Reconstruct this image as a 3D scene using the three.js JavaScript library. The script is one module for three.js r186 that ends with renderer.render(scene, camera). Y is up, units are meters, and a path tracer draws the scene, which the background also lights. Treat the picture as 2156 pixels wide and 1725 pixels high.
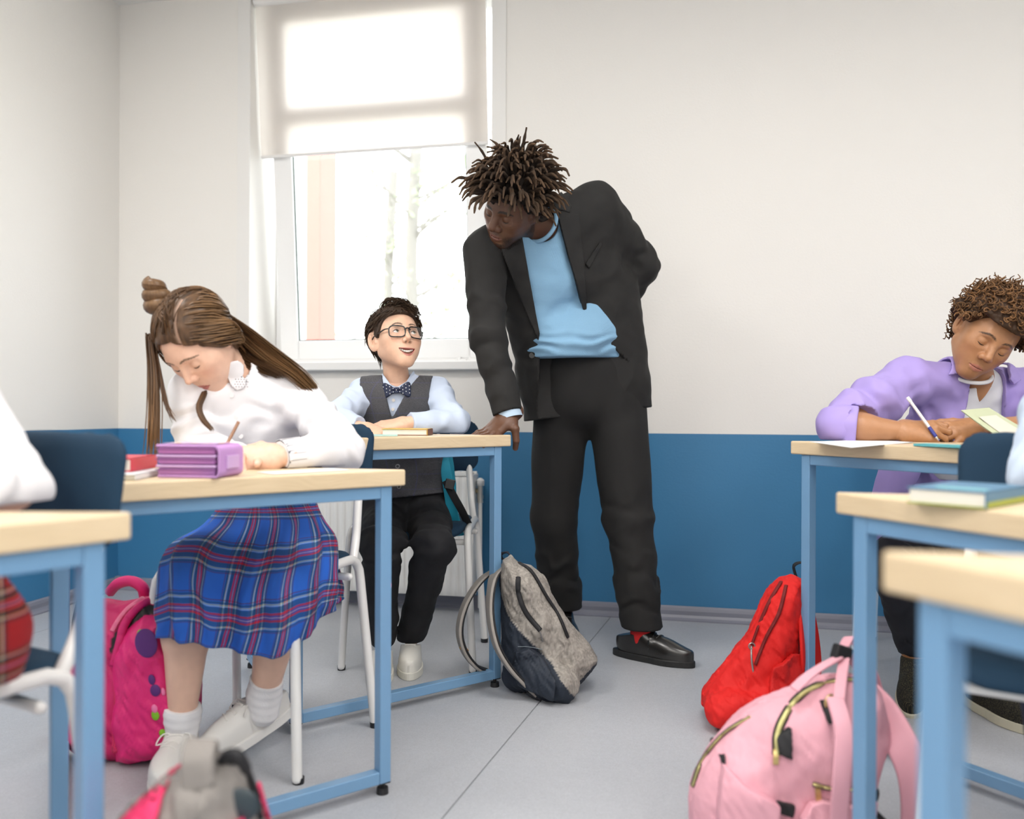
import * as THREE from 'three';
import { RoundedBoxGeometry } from 'three/addons/geometries/RoundedBoxGeometry.js';
import { mergeGeometries, mergeVertices, toCreasedNormals } from 'three/addons/utils/BufferGeometryUtils.js';
import { RectAreaLightUniformsLib } from 'three/addons/lights/RectAreaLightUniformsLib.js';
import { createNoise3D, createNoise2D } from 'simplex-noise';

// ---------------------------------------------------------------- camera, sky, lights, exposure
RectAreaLightUniformsLib.init();
const scene = new THREE.Scene();
const renderer = new THREE.WebGLRenderer({ antialias: true });
renderer.toneMapping = THREE.LinearToneMapping;
renderer.toneMappingExposure = 1.0;
renderer.shadowMap.enabled = true;
const camera = new THREE.PerspectiveCamera(2 * Math.atan(862.5 / 1826.3) * 180 / Math.PI, 2156 / 1725, 0.05, 60);
camera.position.set(2.6593, 0.8395, 3.5355);
camera.rotation.set(-0.0001, 0.219, 0.0038, 'YXZ');
camera.focus = 2.62; camera.userData.fStop = 2.0;
scene.background = new THREE.Color(0.92, 0.97, 1.0);      // bright overcast daylight
scene.backgroundIntensity = 6.0;
const sun = new THREE.DirectionalLight(0xfff2e0, 3.0);
sun.position.set(-3, 6, -1.2); sun.target.position.set(0, 0, -4);
sun.castShadow = true; sun.shadow.camera.left = sun.shadow.camera.bottom = -9; sun.shadow.camera.right = sun.shadow.camera.top = 9; sun.shadow.camera.far = 30;
sun.shadow.mapSize.set(2048, 2048); scene.add(sun, sun.target);
const LAMP_POWER = 17.2, LAMP_GLOW = 5.0, LAMP_COLOR = new THREE.Color(1.0, 0.968, 0.93);
const ROOM = { x1: 5.6, z1: 6.4, h: 2.708 };

// ---------------------------------------------------------------- helpers
const PI = Math.PI, sin = Math.sin, cos = Math.cos, sqrt = Math.sqrt, abs = Math.abs, min = Math.min, max = Math.max;
const V3 = (a) => new THREE.Vector3(a[0], a[1], a[2]);
const add = (a, b, s = 1) => [a[0] + b[0] * s, a[1] + b[1] * s, a[2] + b[2] * s];
const sub = (a, b) => [a[0] - b[0], a[1] - b[1], a[2] - b[2]];
const mul = (a, s) => [a[0] * s, a[1] * s, a[2] * s];
const dot = (a, b) => a[0] * b[0] + a[1] * b[1] + a[2] * b[2];
const cross = (a, b) => [a[1] * b[2] - a[2] * b[1], a[2] * b[0] - a[0] * b[2], a[0] * b[1] - a[1] * b[0]];
const len = (a) => Math.hypot(a[0], a[1], a[2]);
const nrm = (a) => { const l = len(a) || 1; return [a[0] / l, a[1] / l, a[2] / l]; };
const mix = (a, b, t) => a.map((v, i) => v + (b[i] - v) * t);
const lerp = (a, b, t) => a + (b - a) * t;
const clamp = (x, a = 0, b = 1) => x < a ? a : x > b ? b : x;
const sstep = (a, b, x) => { const t = clamp((x - a) / (b - a)); return t * t * (3 - 2 * t); };
function rng(seed) { let s = seed | 0; return () => { s = (s + 0x6d2b79f5) | 0; let t = Math.imul(s ^ (s >>> 15), 1 | s); t = (t + Math.imul(t ^ (t >>> 7), 61 | t)) ^ t; return ((t ^ (t >>> 14)) >>> 0) / 4294967296; }; }
const N3 = createNoise3D(rng(11)), N2 = createNoise2D(rng(12));
const used = new Map();
function numbered(name) { const n = used.get(name) ?? 0; used.set(name, n + 1); return n ? name + '_' + String(n).padStart(3, '0') : name; }
function shadowed(o) { o.castShadow = true; o.receiveShadow = true; return o; }
function thing(name, label, category, pos = [0, 0, 0], turn = 0, group) {
  const o = new THREE.Group(); o.name = numbered(name); o.position.set(...pos); o.rotation.y = turn;
  o.userData = { label, category }; if (group) o.userData.group = group; scene.add(o); return o;
}
// a part in its thing's own axes
function part(parent, name, geo, mat, label) {
  const m = shadowed(new THREE.Mesh(geo, mat)); m.name = name; if (label) m.userData.label = label; parent.add(m); return m;
}
// a part whose geometry is given in world coordinates
function wpart(parent, name, geo, mat, label) {
  let top = parent; while (top.parent && top.parent !== scene) top = top.parent;
  top.updateMatrixWorld(true); parent.updateMatrixWorld(true);
  geo.applyMatrix4(parent.matrixWorld.clone().invert());
  return part(parent, name, geo, mat, label);
}
function structure(name, geo, mat, label) {
  const m = geo ? shadowed(new THREE.Mesh(geo, mat)) : new THREE.Group(); m.name = name; m.userData = { kind: 'structure' }; if (label) m.userData.label = label; scene.add(m); return m;
}
const lin = (hex) => { const c = new THREE.Color(hex); return [c.r, c.g, c.b]; };
function M(color, rough = 0.6, extra = {}) { return new THREE.MeshPhysicalMaterial({ color: Array.isArray(color) ? new THREE.Color(...color) : color, roughness: rough, side: THREE.DoubleSide, ...extra }); }
function canvasTex(w, h, draw, srgb = true, rx = 1, ry = 1) {
  const c = document.createElement('canvas'); c.width = w; c.height = h; draw(c.getContext('2d'), w, h);
  const t = new THREE.CanvasTexture(c); if (srgb) t.colorSpace = THREE.SRGBColorSpace; t.wrapS = t.wrapT = THREE.RepeatWrapping; t.repeat.set(rx, ry); return t;
}
function noiseTex(n, fn, srgb = false, rx = 1, ry = 1) {       // fn(u,v) -> 0..1 grey or [r,g,b]
  const d = new Uint8Array(n * n * 4);
  for (let y = 0; y < n; y++) for (let x = 0; x < n; x++) { const v = fn(x / n, y / n), o = (y * n + x) * 4, q = Array.isArray(v) ? v : [v, v, v]; for (let k = 0; k < 3; k++) d[o + k] = clamp(q[k]) * 255; d[o + 3] = 255; }
  const t = new THREE.DataTexture(d, n, n); t.magFilter = THREE.LinearFilter; t.minFilter = THREE.LinearFilter; t.wrapS = t.wrapT = THREE.RepeatWrapping; if (srgb) t.colorSpace = THREE.SRGBColorSpace; t.repeat.set(rx, ry); t.needsUpdate = true; return t;
}
// seamless noise on a torus
function tn(u, v, f, seed = 0) { const a = u * 2 * PI, b = v * 2 * PI, r = f / (2 * PI); return (N3(cos(a) * r + seed, sin(a) * r + cos(b) * r * 0.71, sin(b) * r + cos(a) * 0.3 * r - seed) + N3(cos(b) * r - seed, sin(b) * r + 5, sin(a) * r + cos(a) * r)) * 0.5; }
const wr = rng(5);
const WEAVE = noiseTex(128, (u, v) => { const a = sin(u * 2 * PI * 32), b = sin(v * 2 * PI * 32); return 0.5 + 0.25 * a * (b > 0 ? 1 : -0.4) + 0.22 * b + 0.12 * (wr() - 0.5); });
const GRAIN = noiseTex(256, () => wr());
function tex(t, rx, ry = rx) { const c = t.clone(); c.repeat.set(rx, ry); c.needsUpdate = true; return c; }
const weave = (perMetre, depth) => ({ bumpMap: tex(WEAVE, perMetre / 32), bumpScale: depth });
// uv in metres by the dominant axis of each face
function boxUV(g, s = 1, swap = false) {
  const q = g.index ? g.toNonIndexed() : g, p = q.attributes.position, uv = new Float32Array(p.count * 2);
  for (let i = 0; i < p.count; i += 3) {
    const a = [p.getX(i), p.getY(i), p.getZ(i)], b = [p.getX(i + 1), p.getY(i + 1), p.getZ(i + 1)], c = [p.getX(i + 2), p.getY(i + 2), p.getZ(i + 2)];
    const n = cross(sub(b, a), sub(c, a)).map(abs), k = n[0] > n[1] && n[0] > n[2] ? 0 : n[1] > n[2] ? 1 : 2;
    [a, b, c].forEach((v, j) => { const w = k === 0 ? [v[2], v[1]] : k === 1 ? [v[0], v[2]] : [v[0], v[1]]; uv[(i + j) * 2] = w[swap ? 1 : 0] * s; uv[(i + j) * 2 + 1] = w[swap ? 0 : 1] * s; });
  }
  q.setAttribute('uv', new THREE.BufferAttribute(uv, 2)); return q;
}
const moved = (g, x, y, z) => { g.translate(x, y, z); return g; };
function box(w, h, d, r = 0.002, x = 0, y = 0, z = 0, seg = 2) { return boxUV(moved(r > 0 ? new RoundedBoxGeometry(w, h, d, seg, min(r, w / 2.01, h / 2.01, d / 2.01)) : new THREE.BoxGeometry(w, h, d), x, y, z)); }
const clean = (g) => { let q = g.index ? g.toNonIndexed() : g; for (const k of Object.keys(q.attributes)) if (!['position', 'normal', 'uv', 'color'].includes(k)) q.deleteAttribute(k); if (!q.attributes.uv) q.setAttribute('uv', new THREE.BufferAttribute(new Float32Array(q.attributes.position.count * 2), 2)); return q; };
function merge(list) { list = list.map(clean); if (list.some((g) => g.attributes.color)) for (const g of list) if (!g.attributes.color) g.setAttribute('color', new THREE.BufferAttribute(new Float32Array(g.attributes.position.count * 3).fill(1), 3)); return mergeGeometries(list); }
const curveOf = (pts, closed = false, tension = 0.5) => new THREE.CatmullRomCurve3(pts.map(V3), closed, 'centripetal', tension);
function tube(pts, r, seg = 24, rad = 10, closed = false) { return new THREE.TubeGeometry(curveOf(pts, closed), seg, r, rad, closed); }
// straight pipe run with rounded bends
function pipe(pts, r, bend = 0.04, rad = 12, caps = true) {
  const path = new THREE.CurvePath(), v = pts.map(V3); let prev = v[0];
  for (let i = 1; i < v.length - 1; i++) {
    const a = v[i].clone().sub(v[i - 1]), b = v[i + 1].clone().sub(v[i]), k = min(bend, a.length() * 0.48, b.length() * 0.48);
    const p0 = v[i].clone().addScaledVector(a.normalize(), -k), p1 = v[i].clone().addScaledVector(b.normalize(), k);
    path.add(new THREE.LineCurve3(prev, p0)); path.add(new THREE.QuadraticBezierCurve3(p0, v[i], p1)); prev = p1;
  }
  path.add(new THREE.LineCurve3(prev, v[v.length - 1]));
  const g = [new THREE.TubeGeometry(path, max(8, (v.length - 1) * 14), r, rad, false)];
  if (caps) for (const e of [0, v.length - 1]) { const s = new THREE.SphereGeometry(r, rad, 6); s.scale(1, 1, 1); s.translate(v[e].x, v[e].y, v[e].z); g.push(s); }
  return merge(g);
}
// tapered strand along a curve: r(t), optional flatten; cross-section of n sides
function strand(pts, r, seg = 12, n = 5, flat = 1, up = [0, 1, 0.01]) {
  const c = curveOf(pts), pos = [], idx = [], uv = [];
  let u0 = V3(up);
  for (let i = 0; i <= seg; i++) {
    const t = i / seg, p = c.getPoint(t), T = c.getTangent(t), a = new THREE.Vector3().crossVectors(T, u0).normalize(), b = new THREE.Vector3().crossVectors(a, T).normalize(), rr = typeof r === 'function' ? r(t) : r;
    u0 = b;
    for (let k = 0; k <= n; k++) { const th = k / n * 2 * PI; const q = p.clone().addScaledVector(a, cos(th) * rr).addScaledVector(b, sin(th) * rr * flat); pos.push(q.x, q.y, q.z); uv.push(k / n, t); }
  }
  const w = n + 1;
  for (let i = 0; i < seg; i++) for (let k = 0; k < n; k++) { const a = i * w + k; idx.push(a, a + w, a + 1, a + 1, a + w, a + w + 1); }
  // end caps
  for (const [row, flip] of [[0, 1], [seg, 0]]) { const c0 = pos.length / 3, p = c.getPoint(row / seg); pos.push(p.x, p.y, p.z); uv.push(0.5, row / seg); for (let k = 0; k < n; k++) { const a = row * w + k; flip ? idx.push(c0, a, a + 1) : idx.push(c0, a + 1, a); } }
  const g = new THREE.BufferGeometry(); g.setAttribute('position', new THREE.Float32BufferAttribute(pos, 3)); g.setAttribute('uv', new THREE.Float32BufferAttribute(uv, 2)); g.setIndex(idx); g.computeVertexNormals(); return g;
}
// flat strap along points; width direction given per strap (or function), thickness
function strap(pts, width, thick, side, seg = 28) {
  const c = curveOf(pts), pos = [], idx = [], uv = []; const L = c.getLength();
  for (let i = 0; i <= seg; i++) {
    const t = i / seg, p = c.getPoint(t), T = c.getTangent(t); const sd = V3(typeof side === 'function' ? side(t) : side); sd.addScaledVector(T, -sd.dot(T)).normalize();
    const nn = new THREE.Vector3().crossVectors(T, sd).normalize(), w = (typeof width === 'function' ? width(t) : width) / 2, h = thick / 2;
    for (const [a, b] of [[-1, -1], [-.85, -1], [.85, -1], [1, -.6], [1, .6], [.85, 1], [-.85, 1], [-1, .6], [-1, -.6]]) { const q = p.clone().addScaledVector(sd, a * w).addScaledVector(nn, b * h); pos.push(q.x, q.y, q.z); uv.push(a * w, t * L); }
  }
  const n = 9;
  for (let i = 0; i < seg; i++) for (let k = 0; k < n; k++) { const a = i * n + k, b = i * n + (k + 1) % n; idx.push(a, a + n, b, b, a + n, b + n); }
  for (const [row, f] of [[0, 1], [seg, 0]]) for (let k = 1; k < n - 1; k++) { const a = row * n; f ? idx.push(a, a + k, a + k + 1) : idx.push(a, a + k + 1, a + k); }
  const g = new THREE.BufferGeometry(); g.setAttribute('position', new THREE.Float32BufferAttribute(pos, 3)); g.setAttribute('uv', new THREE.Float32BufferAttribute(uv, 2)); g.setIndex(idx); g.computeVertexNormals(); return g;
}
// grid surface from fn(u,v) -> point
function sheet(fn, nu, nv, closeU = false) {
  const pos = [], uv = [], idx = [];
  for (let j = 0; j <= nv; j++) for (let i = 0; i <= nu; i++) { const p = fn(i / nu, j / nv); pos.push(p[0], p[1], p[2]); uv.push(p[3] ?? i / nu, p[4] ?? j / nv); }
  for (let j = 0; j < nv; j++) for (let i = 0; i < nu; i++) { const a = j * (nu + 1) + i; idx.push(a, a + 1, a + nu + 1, a + 1, a + nu + 2, a + nu + 1); }
  const g = new THREE.BufferGeometry(); g.setAttribute('position', new THREE.Float32BufferAttribute(pos, 3)); g.setAttribute('uv', new THREE.Float32BufferAttribute(uv, 2)); g.setIndex(idx); g.computeVertexNormals(); return g;
}

// ---------------------------------------------------------------- signed-distance modelling
const smin = (a, b, k) => { if (k <= 0) return a < b ? a : b; const h = max(k - abs(a - b), 0) / k; return (a < b ? a : b) - h * h * k * 0.25; };
const smax = (a, b, k) => -smin(-a, -b, k);
function capd(p, a, b, ra, rb) {
  const bx = b[0] - a[0], by = b[1] - a[1], bz = b[2] - a[2], px = p[0] - a[0], py = p[1] - a[1], pz = p[2] - a[2];
  const l2 = bx * bx + by * by + bz * bz || 1e-9; let t = (px * bx + py * by + pz * bz) / l2; t = t < 0 ? 0 : t > 1 ? 1 : t;
  const x = px - bx * t, y = py - by * t, z = pz - bz * t; return sqrt(x * x + y * y + z * z) - (ra + (rb - ra) * t);
}
// frame: {o, x, y, z}
function frame(o, y, z) { const Y = nrm(y), X = nrm(cross(Y, z)), Z = cross(X, Y); return { o, x: X, y: Y, z: Z }; }
const toL = (f, p) => { const d = [p[0] - f.o[0], p[1] - f.o[1], p[2] - f.o[2]]; return [dot(d, f.x), dot(d, f.y), dot(d, f.z)]; };
const toW = (f, q) => [f.o[0] + f.x[0] * q[0] + f.y[0] * q[1] + f.z[0] * q[2], f.o[1] + f.x[1] * q[0] + f.y[1] * q[1] + f.z[1] * q[2], f.o[2] + f.x[2] * q[0] + f.y[2] * q[1] + f.z[2] * q[2]];
const dirW = (f, q) => sub(toW(f, q), f.o);
function elld(q, r) { const a = q[0] / r[0], b = q[1] / r[1], c = q[2] / r[2], k0 = sqrt(a * a + b * b + c * c), a2 = a / r[0], b2 = b / r[1], c2 = c / r[2], k1 = sqrt(a2 * a2 + b2 * b2 + c2 * c2); return k1 < 1e-9 ? -min(r[0], r[1], r[2]) : k0 * (k0 - 1) / k1; }
function rboxd(q, h, r) { const a = abs(q[0]) - h[0] + r, b = abs(q[1]) - h[1] + r, c = abs(q[2]) - h[2] + r; return Math.hypot(max(a, 0), max(b, 0), max(c, 0)) + min(max(a, b, c), 0) - r; }
// a blend of primitives: ['c',a,b,ra,rb,k] capsule, ['e',frame or centre,radii,k] ellipsoid, ['b',frame,half,round,k] box
function blend(list) {
  const P = list.map((q) => q[0] === 'c' ? { t: 0, a: q[1], b: q[2], ra: q[3], rb: q[4], k: q[5] ?? 0.03 } : q[0] === 'e' ? { t: 1, f: Array.isArray(q[1]) ? { o: q[1], x: [1, 0, 0], y: [0, 1, 0], z: [0, 0, 1] } : q[1], r: q[2], k: q[3] ?? 0.03 } : { t: 2, f: q[1], h: q[2], r: q[3], k: q[4] ?? 0.03 });
  return (p) => { let d = 1e3; for (let i = 0; i < P.length; i++) { const q = P[i]; const e = q.t === 0 ? capd(p, q.a, q.b, q.ra, q.rb) : q.t === 1 ? elld(toL(q.f, p), q.r) : rboxd(toL(q.f, p), q.h, q.r); d = i ? smin(d, e, q.k) : e; } return d; };
}
function bounds(list, pad = 0.05) {
  const lo = [1e9, 1e9, 1e9], hi = [-1e9, -1e9, -1e9];
  const put = (p, r) => { for (let i = 0; i < 3; i++) { lo[i] = min(lo[i], p[i] - r); hi[i] = max(hi[i], p[i] + r); } };
  for (const q of list) { if (q[0] === 'c') { put(q[1], q[3]); put(q[2], q[4]); } else put(Array.isArray(q[1]) ? q[1] : q[1].o, Math.hypot(...q[2])); }
  return [lo.map((v) => v - pad), hi.map((v) => v + pad)];
}
// surface nets
function net(f, lo, hi, h, colour, uvFn) {
  const n = [0, 1, 2].map((i) => Math.ceil((hi[i] - lo[i]) / h) + 2), [nx, ny, nz] = n, G = new Float32Array(nx * ny * nz).fill(1), B = 5, at = (i, j, k) => (k * ny + j) * nx + i;
  for (let K = 0; K < nz; K += B) for (let J = 0; J < ny; J += B) for (let I = 0; I < nx; I += B) {
    const c = f([lo[0] + (I + B / 2 - 0.5) * h, lo[1] + (J + B / 2 - 0.5) * h, lo[2] + (K + B / 2 - 0.5) * h]), far = abs(c) > h * B * 1.5;
    for (let k = K; k < min(K + B, nz); k++) for (let j = J; j < min(J + B, ny); j++) for (let i = I; i < min(I + B, nx); i++) G[at(i, j, k)] = far ? c : f([lo[0] + i * h, lo[1] + j * h, lo[2] + k * h]);
  }
  const id = new Int32Array(nx * ny * nz).fill(-1), pos = [], idx = [], E = [[0, 1], [2, 3], [4, 5], [6, 7], [0, 2], [1, 3], [4, 6], [5, 7], [0, 4], [1, 5], [2, 6], [3, 7]], g = new Float32Array(8);
  for (let k = 0; k < nz - 1; k++) for (let j = 0; j < ny - 1; j++) for (let i = 0; i < nx - 1; i++) {
    let m = 0; for (let c = 0; c < 8; c++) { g[c] = G[at(i + (c & 1), j + ((c >> 1) & 1), k + (c >> 2))]; if (g[c] < 0) m |= 1 << c; }
    if (m === 0 || m === 255) continue;
    let x = 0, y = 0, z = 0, w = 0;
    for (const [a, b] of E) { if ((g[a] < 0) === (g[b] < 0)) continue; const t = g[a] / (g[a] - g[b]); x += (a & 1) + ((b & 1) - (a & 1)) * t; y += ((a >> 1) & 1) + (((b >> 1) & 1) - ((a >> 1) & 1)) * t; z += (a >> 2) + ((b >> 2) - (a >> 2)) * t; w++; }
    id[at(i, j, k)] = pos.length / 3; pos.push(lo[0] + (i + x / w) * h, lo[1] + (j + y / w) * h, lo[2] + (k + z / w) * h);
  }
  for (let k = 1; k < nz - 1; k++) for (let j = 1; j < ny - 1; j++) for (let i = 1; i < nx - 1; i++) {
    const s = G[at(i, j, k)] < 0;
    const q = (a, b, c, d, fl) => { if (a < 0 || b < 0 || c < 0 || d < 0) return; fl ? idx.push(a, b, c, a, c, d) : idx.push(a, c, b, a, d, c); };
    if (s !== G[at(i + 1, j, k)] < 0) q(id[at(i, j - 1, k - 1)], id[at(i, j, k - 1)], id[at(i, j, k)], id[at(i, j - 1, k)], s);
    if (s !== G[at(i, j + 1, k)] < 0) q(id[at(i - 1, j, k - 1)], id[at(i - 1, j, k)], id[at(i, j, k)], id[at(i, j, k - 1)], s);
    if (s !== G[at(i, j, k + 1)] < 0) q(id[at(i - 1, j - 1, k)], id[at(i, j - 1, k)], id[at(i, j, k)], id[at(i - 1, j, k)], s);
  }
  const nv = pos.length / 3, N = new Float32Array(nv * 3), C = colour ? new Float32Array(nv * 3) : null, U = new Float32Array(nv * 2), e = h * 0.35;
  const grad = (p) => [f([p[0] + e, p[1], p[2]]) - f([p[0] - e, p[1], p[2]]), f([p[0], p[1] + e, p[2]]) - f([p[0], p[1] - e, p[2]]), f([p[0], p[1], p[2] + e]) - f([p[0], p[1], p[2] - e])];
  for (let v = 0; v < nv; v++) {
    let p = [pos[v * 3], pos[v * 3 + 1], pos[v * 3 + 2]]; let gr = grad(p); const gl = len(gr) / (2 * e);
    if (gl > 0.2) { const d = clamp(f(p) / gl, -0.5 * h, 0.5 * h); p = add(p, nrm(gr), -d); gr = grad(p); }
    const nn = nrm(gr); pos[v * 3] = p[0]; pos[v * 3 + 1] = p[1]; pos[v * 3 + 2] = p[2]; N.set(nn, v * 3);
    if (C) C.set(colour(p, nn), v * 3); const t = uvFn ? uvFn(p, nn) : [p[0] * 0.8 + p[2] * 0.6, p[1]]; U[v * 2] = t[0]; U[v * 2 + 1] = t[1];
  }
  const geo = new THREE.BufferGeometry(); geo.setAttribute('position', new THREE.Float32BufferAttribute(pos, 3)); geo.setAttribute('normal', new THREE.BufferAttribute(N, 3)); geo.setAttribute('uv', new THREE.BufferAttribute(U, 2));
  if (C) geo.setAttribute('color', new THREE.BufferAttribute(C, 3)); geo.setIndex(idx); return geo;
}
// a solid patch lying on a field: outline polygon [[u,v]...] in frame fr (x,y = plane, z = outward), raised by lift, of a thickness
function inPoly(poly, x, y) { let c = false; for (let i = 0, j = poly.length - 1; i < poly.length; j = i++) { const [xi, yi] = poly[i], [xj, yj] = poly[j]; if ((yi > y) !== (yj > y) && x < (xj - xi) * (y - yi) / (yj - yi) + xi) c = !c; } return c; }
function polyD(poly, x, y) { let d = 1e9; for (let i = 0, j = poly.length - 1; i < poly.length; j = i++) { const a = poly[j], b = poly[i], ex = b[0] - a[0], ey = b[1] - a[1], wx = x - a[0], wy = y - a[1], t = clamp((wx * ex + wy * ey) / (ex * ex + ey * ey + 1e-12)), dx = wx - ex * t, dy = wy - ey * t; d = min(d, dx * dx + dy * dy); } d = sqrt(d); return inPoly(poly, x, y) ? -d : d; }
// thickness field round another field, cut by an outline: used with net()
function layer(f, fr, poly, lift, thick, depth = 0.3, back = -0.05, round = 0.002) {
  return (p) => { const q = toL(fr, p); const o = max(polyD(poly, q[0], q[1]), q[2] - depth, back - q[2]); const d = f(p), s = abs(d - lift) - thick; return smax(o, s, round); };
}
function layerNet(f, fr, poly, lift, thick, h, depth = 0.3, back = -0.05, colour) {
  const us = poly.map((q) => q[0]), vs = poly.map((q) => q[1]), lo = [1e9, 1e9, 1e9], hi = [-1e9, -1e9, -1e9];
  for (const u of [min(...us), max(...us)]) for (const v of [min(...vs), max(...vs)]) for (const w of [back, depth]) { const p = toW(fr, [u, v, w]); for (let i = 0; i < 3; i++) { lo[i] = min(lo[i], p[i] - 0.01); hi[i] = max(hi[i], p[i] + 0.01); } }
  return net(layer(f, fr, poly, lift, thick, depth, back), lo, hi, h, colour);
}
// first point where the ray from o along d meets field f
function hit(f, o, d, far = 1.2) { let t = 0; for (let i = 0; i < 90 && t < far; i++) { const e = f(add(o, d, t)); if (e < 0.0006) break; t += max(e * 0.7, 0.0006); } return add(o, d, t); }

// ---------------------------------------------------------------- the room
const plasterBump = noiseTex(256, (u, v) => 0.5 + 0.28 * tn(u, v, 60, 3) + 0.3 * (wr() - 0.5));
const wallWhite = M([0.82, 0.80, 0.765], 0.75, { bumpMap: tex(plasterBump, 1.6), bumpScale: 0.0005 });
const dadoBlue = M(0x3a7aa6, 0.5, { bumpMap: tex(plasterBump, 1.6), bumpScale: 0.0005 });
const DADO = 0.745, WIN = { x0: 0.668, x1: 1.781, y0: 1.02, y1: 2.70 };
{
  const back = structure('wall_back', null);
  const s = new THREE.Shape([[-0.3, DADO], [ROOM.x1 + 0.3, DADO], [ROOM.x1 + 0.3, ROOM.h], [-0.3, ROOM.h]].map((q) => new THREE.Vector2(...q)));
  s.holes.push(new THREE.Path([[WIN.x0, WIN.y0], [WIN.x0, WIN.y1], [WIN.x1, WIN.y1], [WIN.x1, WIN.y0]].map((q) => new THREE.Vector2(...q))));
  part(back, 'upper_wall', boxUV(moved(new THREE.ExtrudeGeometry(s, { depth: 0.34, bevelEnabled: false }), 0, 0, -0.34)), wallWhite);
  part(back, 'dado', box(ROOM.x1 + 0.6, DADO, 0.34, 0, ROOM.x1 / 2, DADO / 2, -0.17), dadoBlue, 'blue painted dado of the window wall');
  const left = structure('wall_left', null);
  part(left, 'upper_wall', box(0.3, ROOM.h - DADO, ROOM.z1 + 0.3, 0, -0.15, (ROOM.h + DADO) / 2, ROOM.z1 / 2 + 0.15), wallWhite);
  part(left, 'dado', box(0.3, DADO, ROOM.z1 + 0.3, 0, -0.15, DADO / 2, ROOM.z1 / 2 + 0.15), dadoBlue, 'blue painted dado of the left wall');
  const right = structure('wall_right', null);
  part(right, 'upper_wall', box(0.3, ROOM.h - DADO, ROOM.z1 + 0.3, 0, ROOM.x1 + 0.15, (ROOM.h + DADO) / 2, ROOM.z1 / 2 + 0.15), wallWhite);
  part(right, 'dado', box(0.3, DADO, ROOM.z1 + 0.3, 0, ROOM.x1 + 0.15, DADO / 2, ROOM.z1 / 2 + 0.15), dadoBlue);
  structure('wall_front', box(ROOM.x1 + 0.6, ROOM.h, 0.3, 0, ROOM.x1 / 2, ROOM.h / 2, ROOM.z1 + 0.15), wallWhite);
  structure('ceiling', box(ROOM.x1 + 0.6, 0.2, ROOM.z1 + 0.6, 0, ROOM.x1 / 2, ROOM.h + 0.1, ROOM.z1 / 2), M([0.85, 0.85, 0.83], 0.9));
}
// sheet vinyl floor in welded lengths
{
  const speck = noiseTex(512, (u, v) => { const a = 0.74 + 0.006 * tn(u, v, 14, 7) + 0.012 * tn(u, v, 60, 9) + 0.06 * (wr() - 0.5); return [a, a * 1.005, a * 1.02]; }, true);
    const m = M([0.86, 0.88, 0.91], 0.5, { map: tex(speck, 1.1), roughness: 0.4, specularIntensity: 0.7 });
  const fl = structure('floor', null);
  const seam = (z) => 2.291 - 0.0845 * z;                // the welded seam runs from the window wall towards the viewer
  const xs = [-2.0, 0, 2.0, 4.0];
  const e0 = -0.3, e1 = ROOM.z1 + 0.3, gap = 0.0022;
  const edges = [null, -2, 0, 2, null];
  for (let i = 0; i < 4; i++) {
    const l = (z) => i === 0 ? -0.4 : seam(z) + (i - 2) * 2 + gap, r = (z) => i === 3 ? ROOM.x1 + 0.4 : seam(z) + (i - 1) * 2 - gap;
    const s = new THREE.Shape([[l(e0), -e0], [r(e0), -e0], [r(e1), -e1], [l(e1), -e1]].map((q) => new THREE.Vector2(...q)));
    const g = new THREE.ExtrudeGeometry(s, { depth: 0.004, bevelEnabled: false }); g.rotateX(-PI / 2); g.translate(0, -0.004, 0);
    part(fl, 'vinyl_sheet', boxUV(g), m);
  }
  part(fl, 'screed', box(ROOM.x1 + 0.8, 0.15, ROOM.z1 + 0.8, 0, ROOM.x1 / 2, -0.0785, ROOM.z1 / 2), M([0.3, 0.31, 0.33], 0.8));
}
// coved grey plastic skirting
{
  const prof = [[0, 0], [0.026, 0], [0.026, 0.005], [0.016, 0.012], [0.011, 0.022], [0.012, 0.038], [0.009, 0.05], [0.004, 0.056], [0, 0.056]];
  const pm = M([0.235, 0.24, 0.29], 0.38);
  function skirting(name, L) { const s = new THREE.Shape(prof.map((q) => new THREE.Vector2(...q))); const g = new THREE.ExtrudeGeometry(s, { depth: L, bevelEnabled: false, steps: 1 }); return structure(name, boxUV(g), pm); }
  const b = skirting('baseboard_back', ROOM.x1); b.rotation.y = -PI / 2; b.position.set(ROOM.x1, 0, 0); b.rotation.y = PI / 2; b.scale.x = -1; b.position.set(0, 0, 0);
  const l = skirting('baseboard_left', ROOM.z1);
  const c = structure('trim_1', box(0.03, 0.062, 0.03, 0.008, 0.013, 0.031, 0.013), pm, 'skirting corner piece');
}
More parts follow.
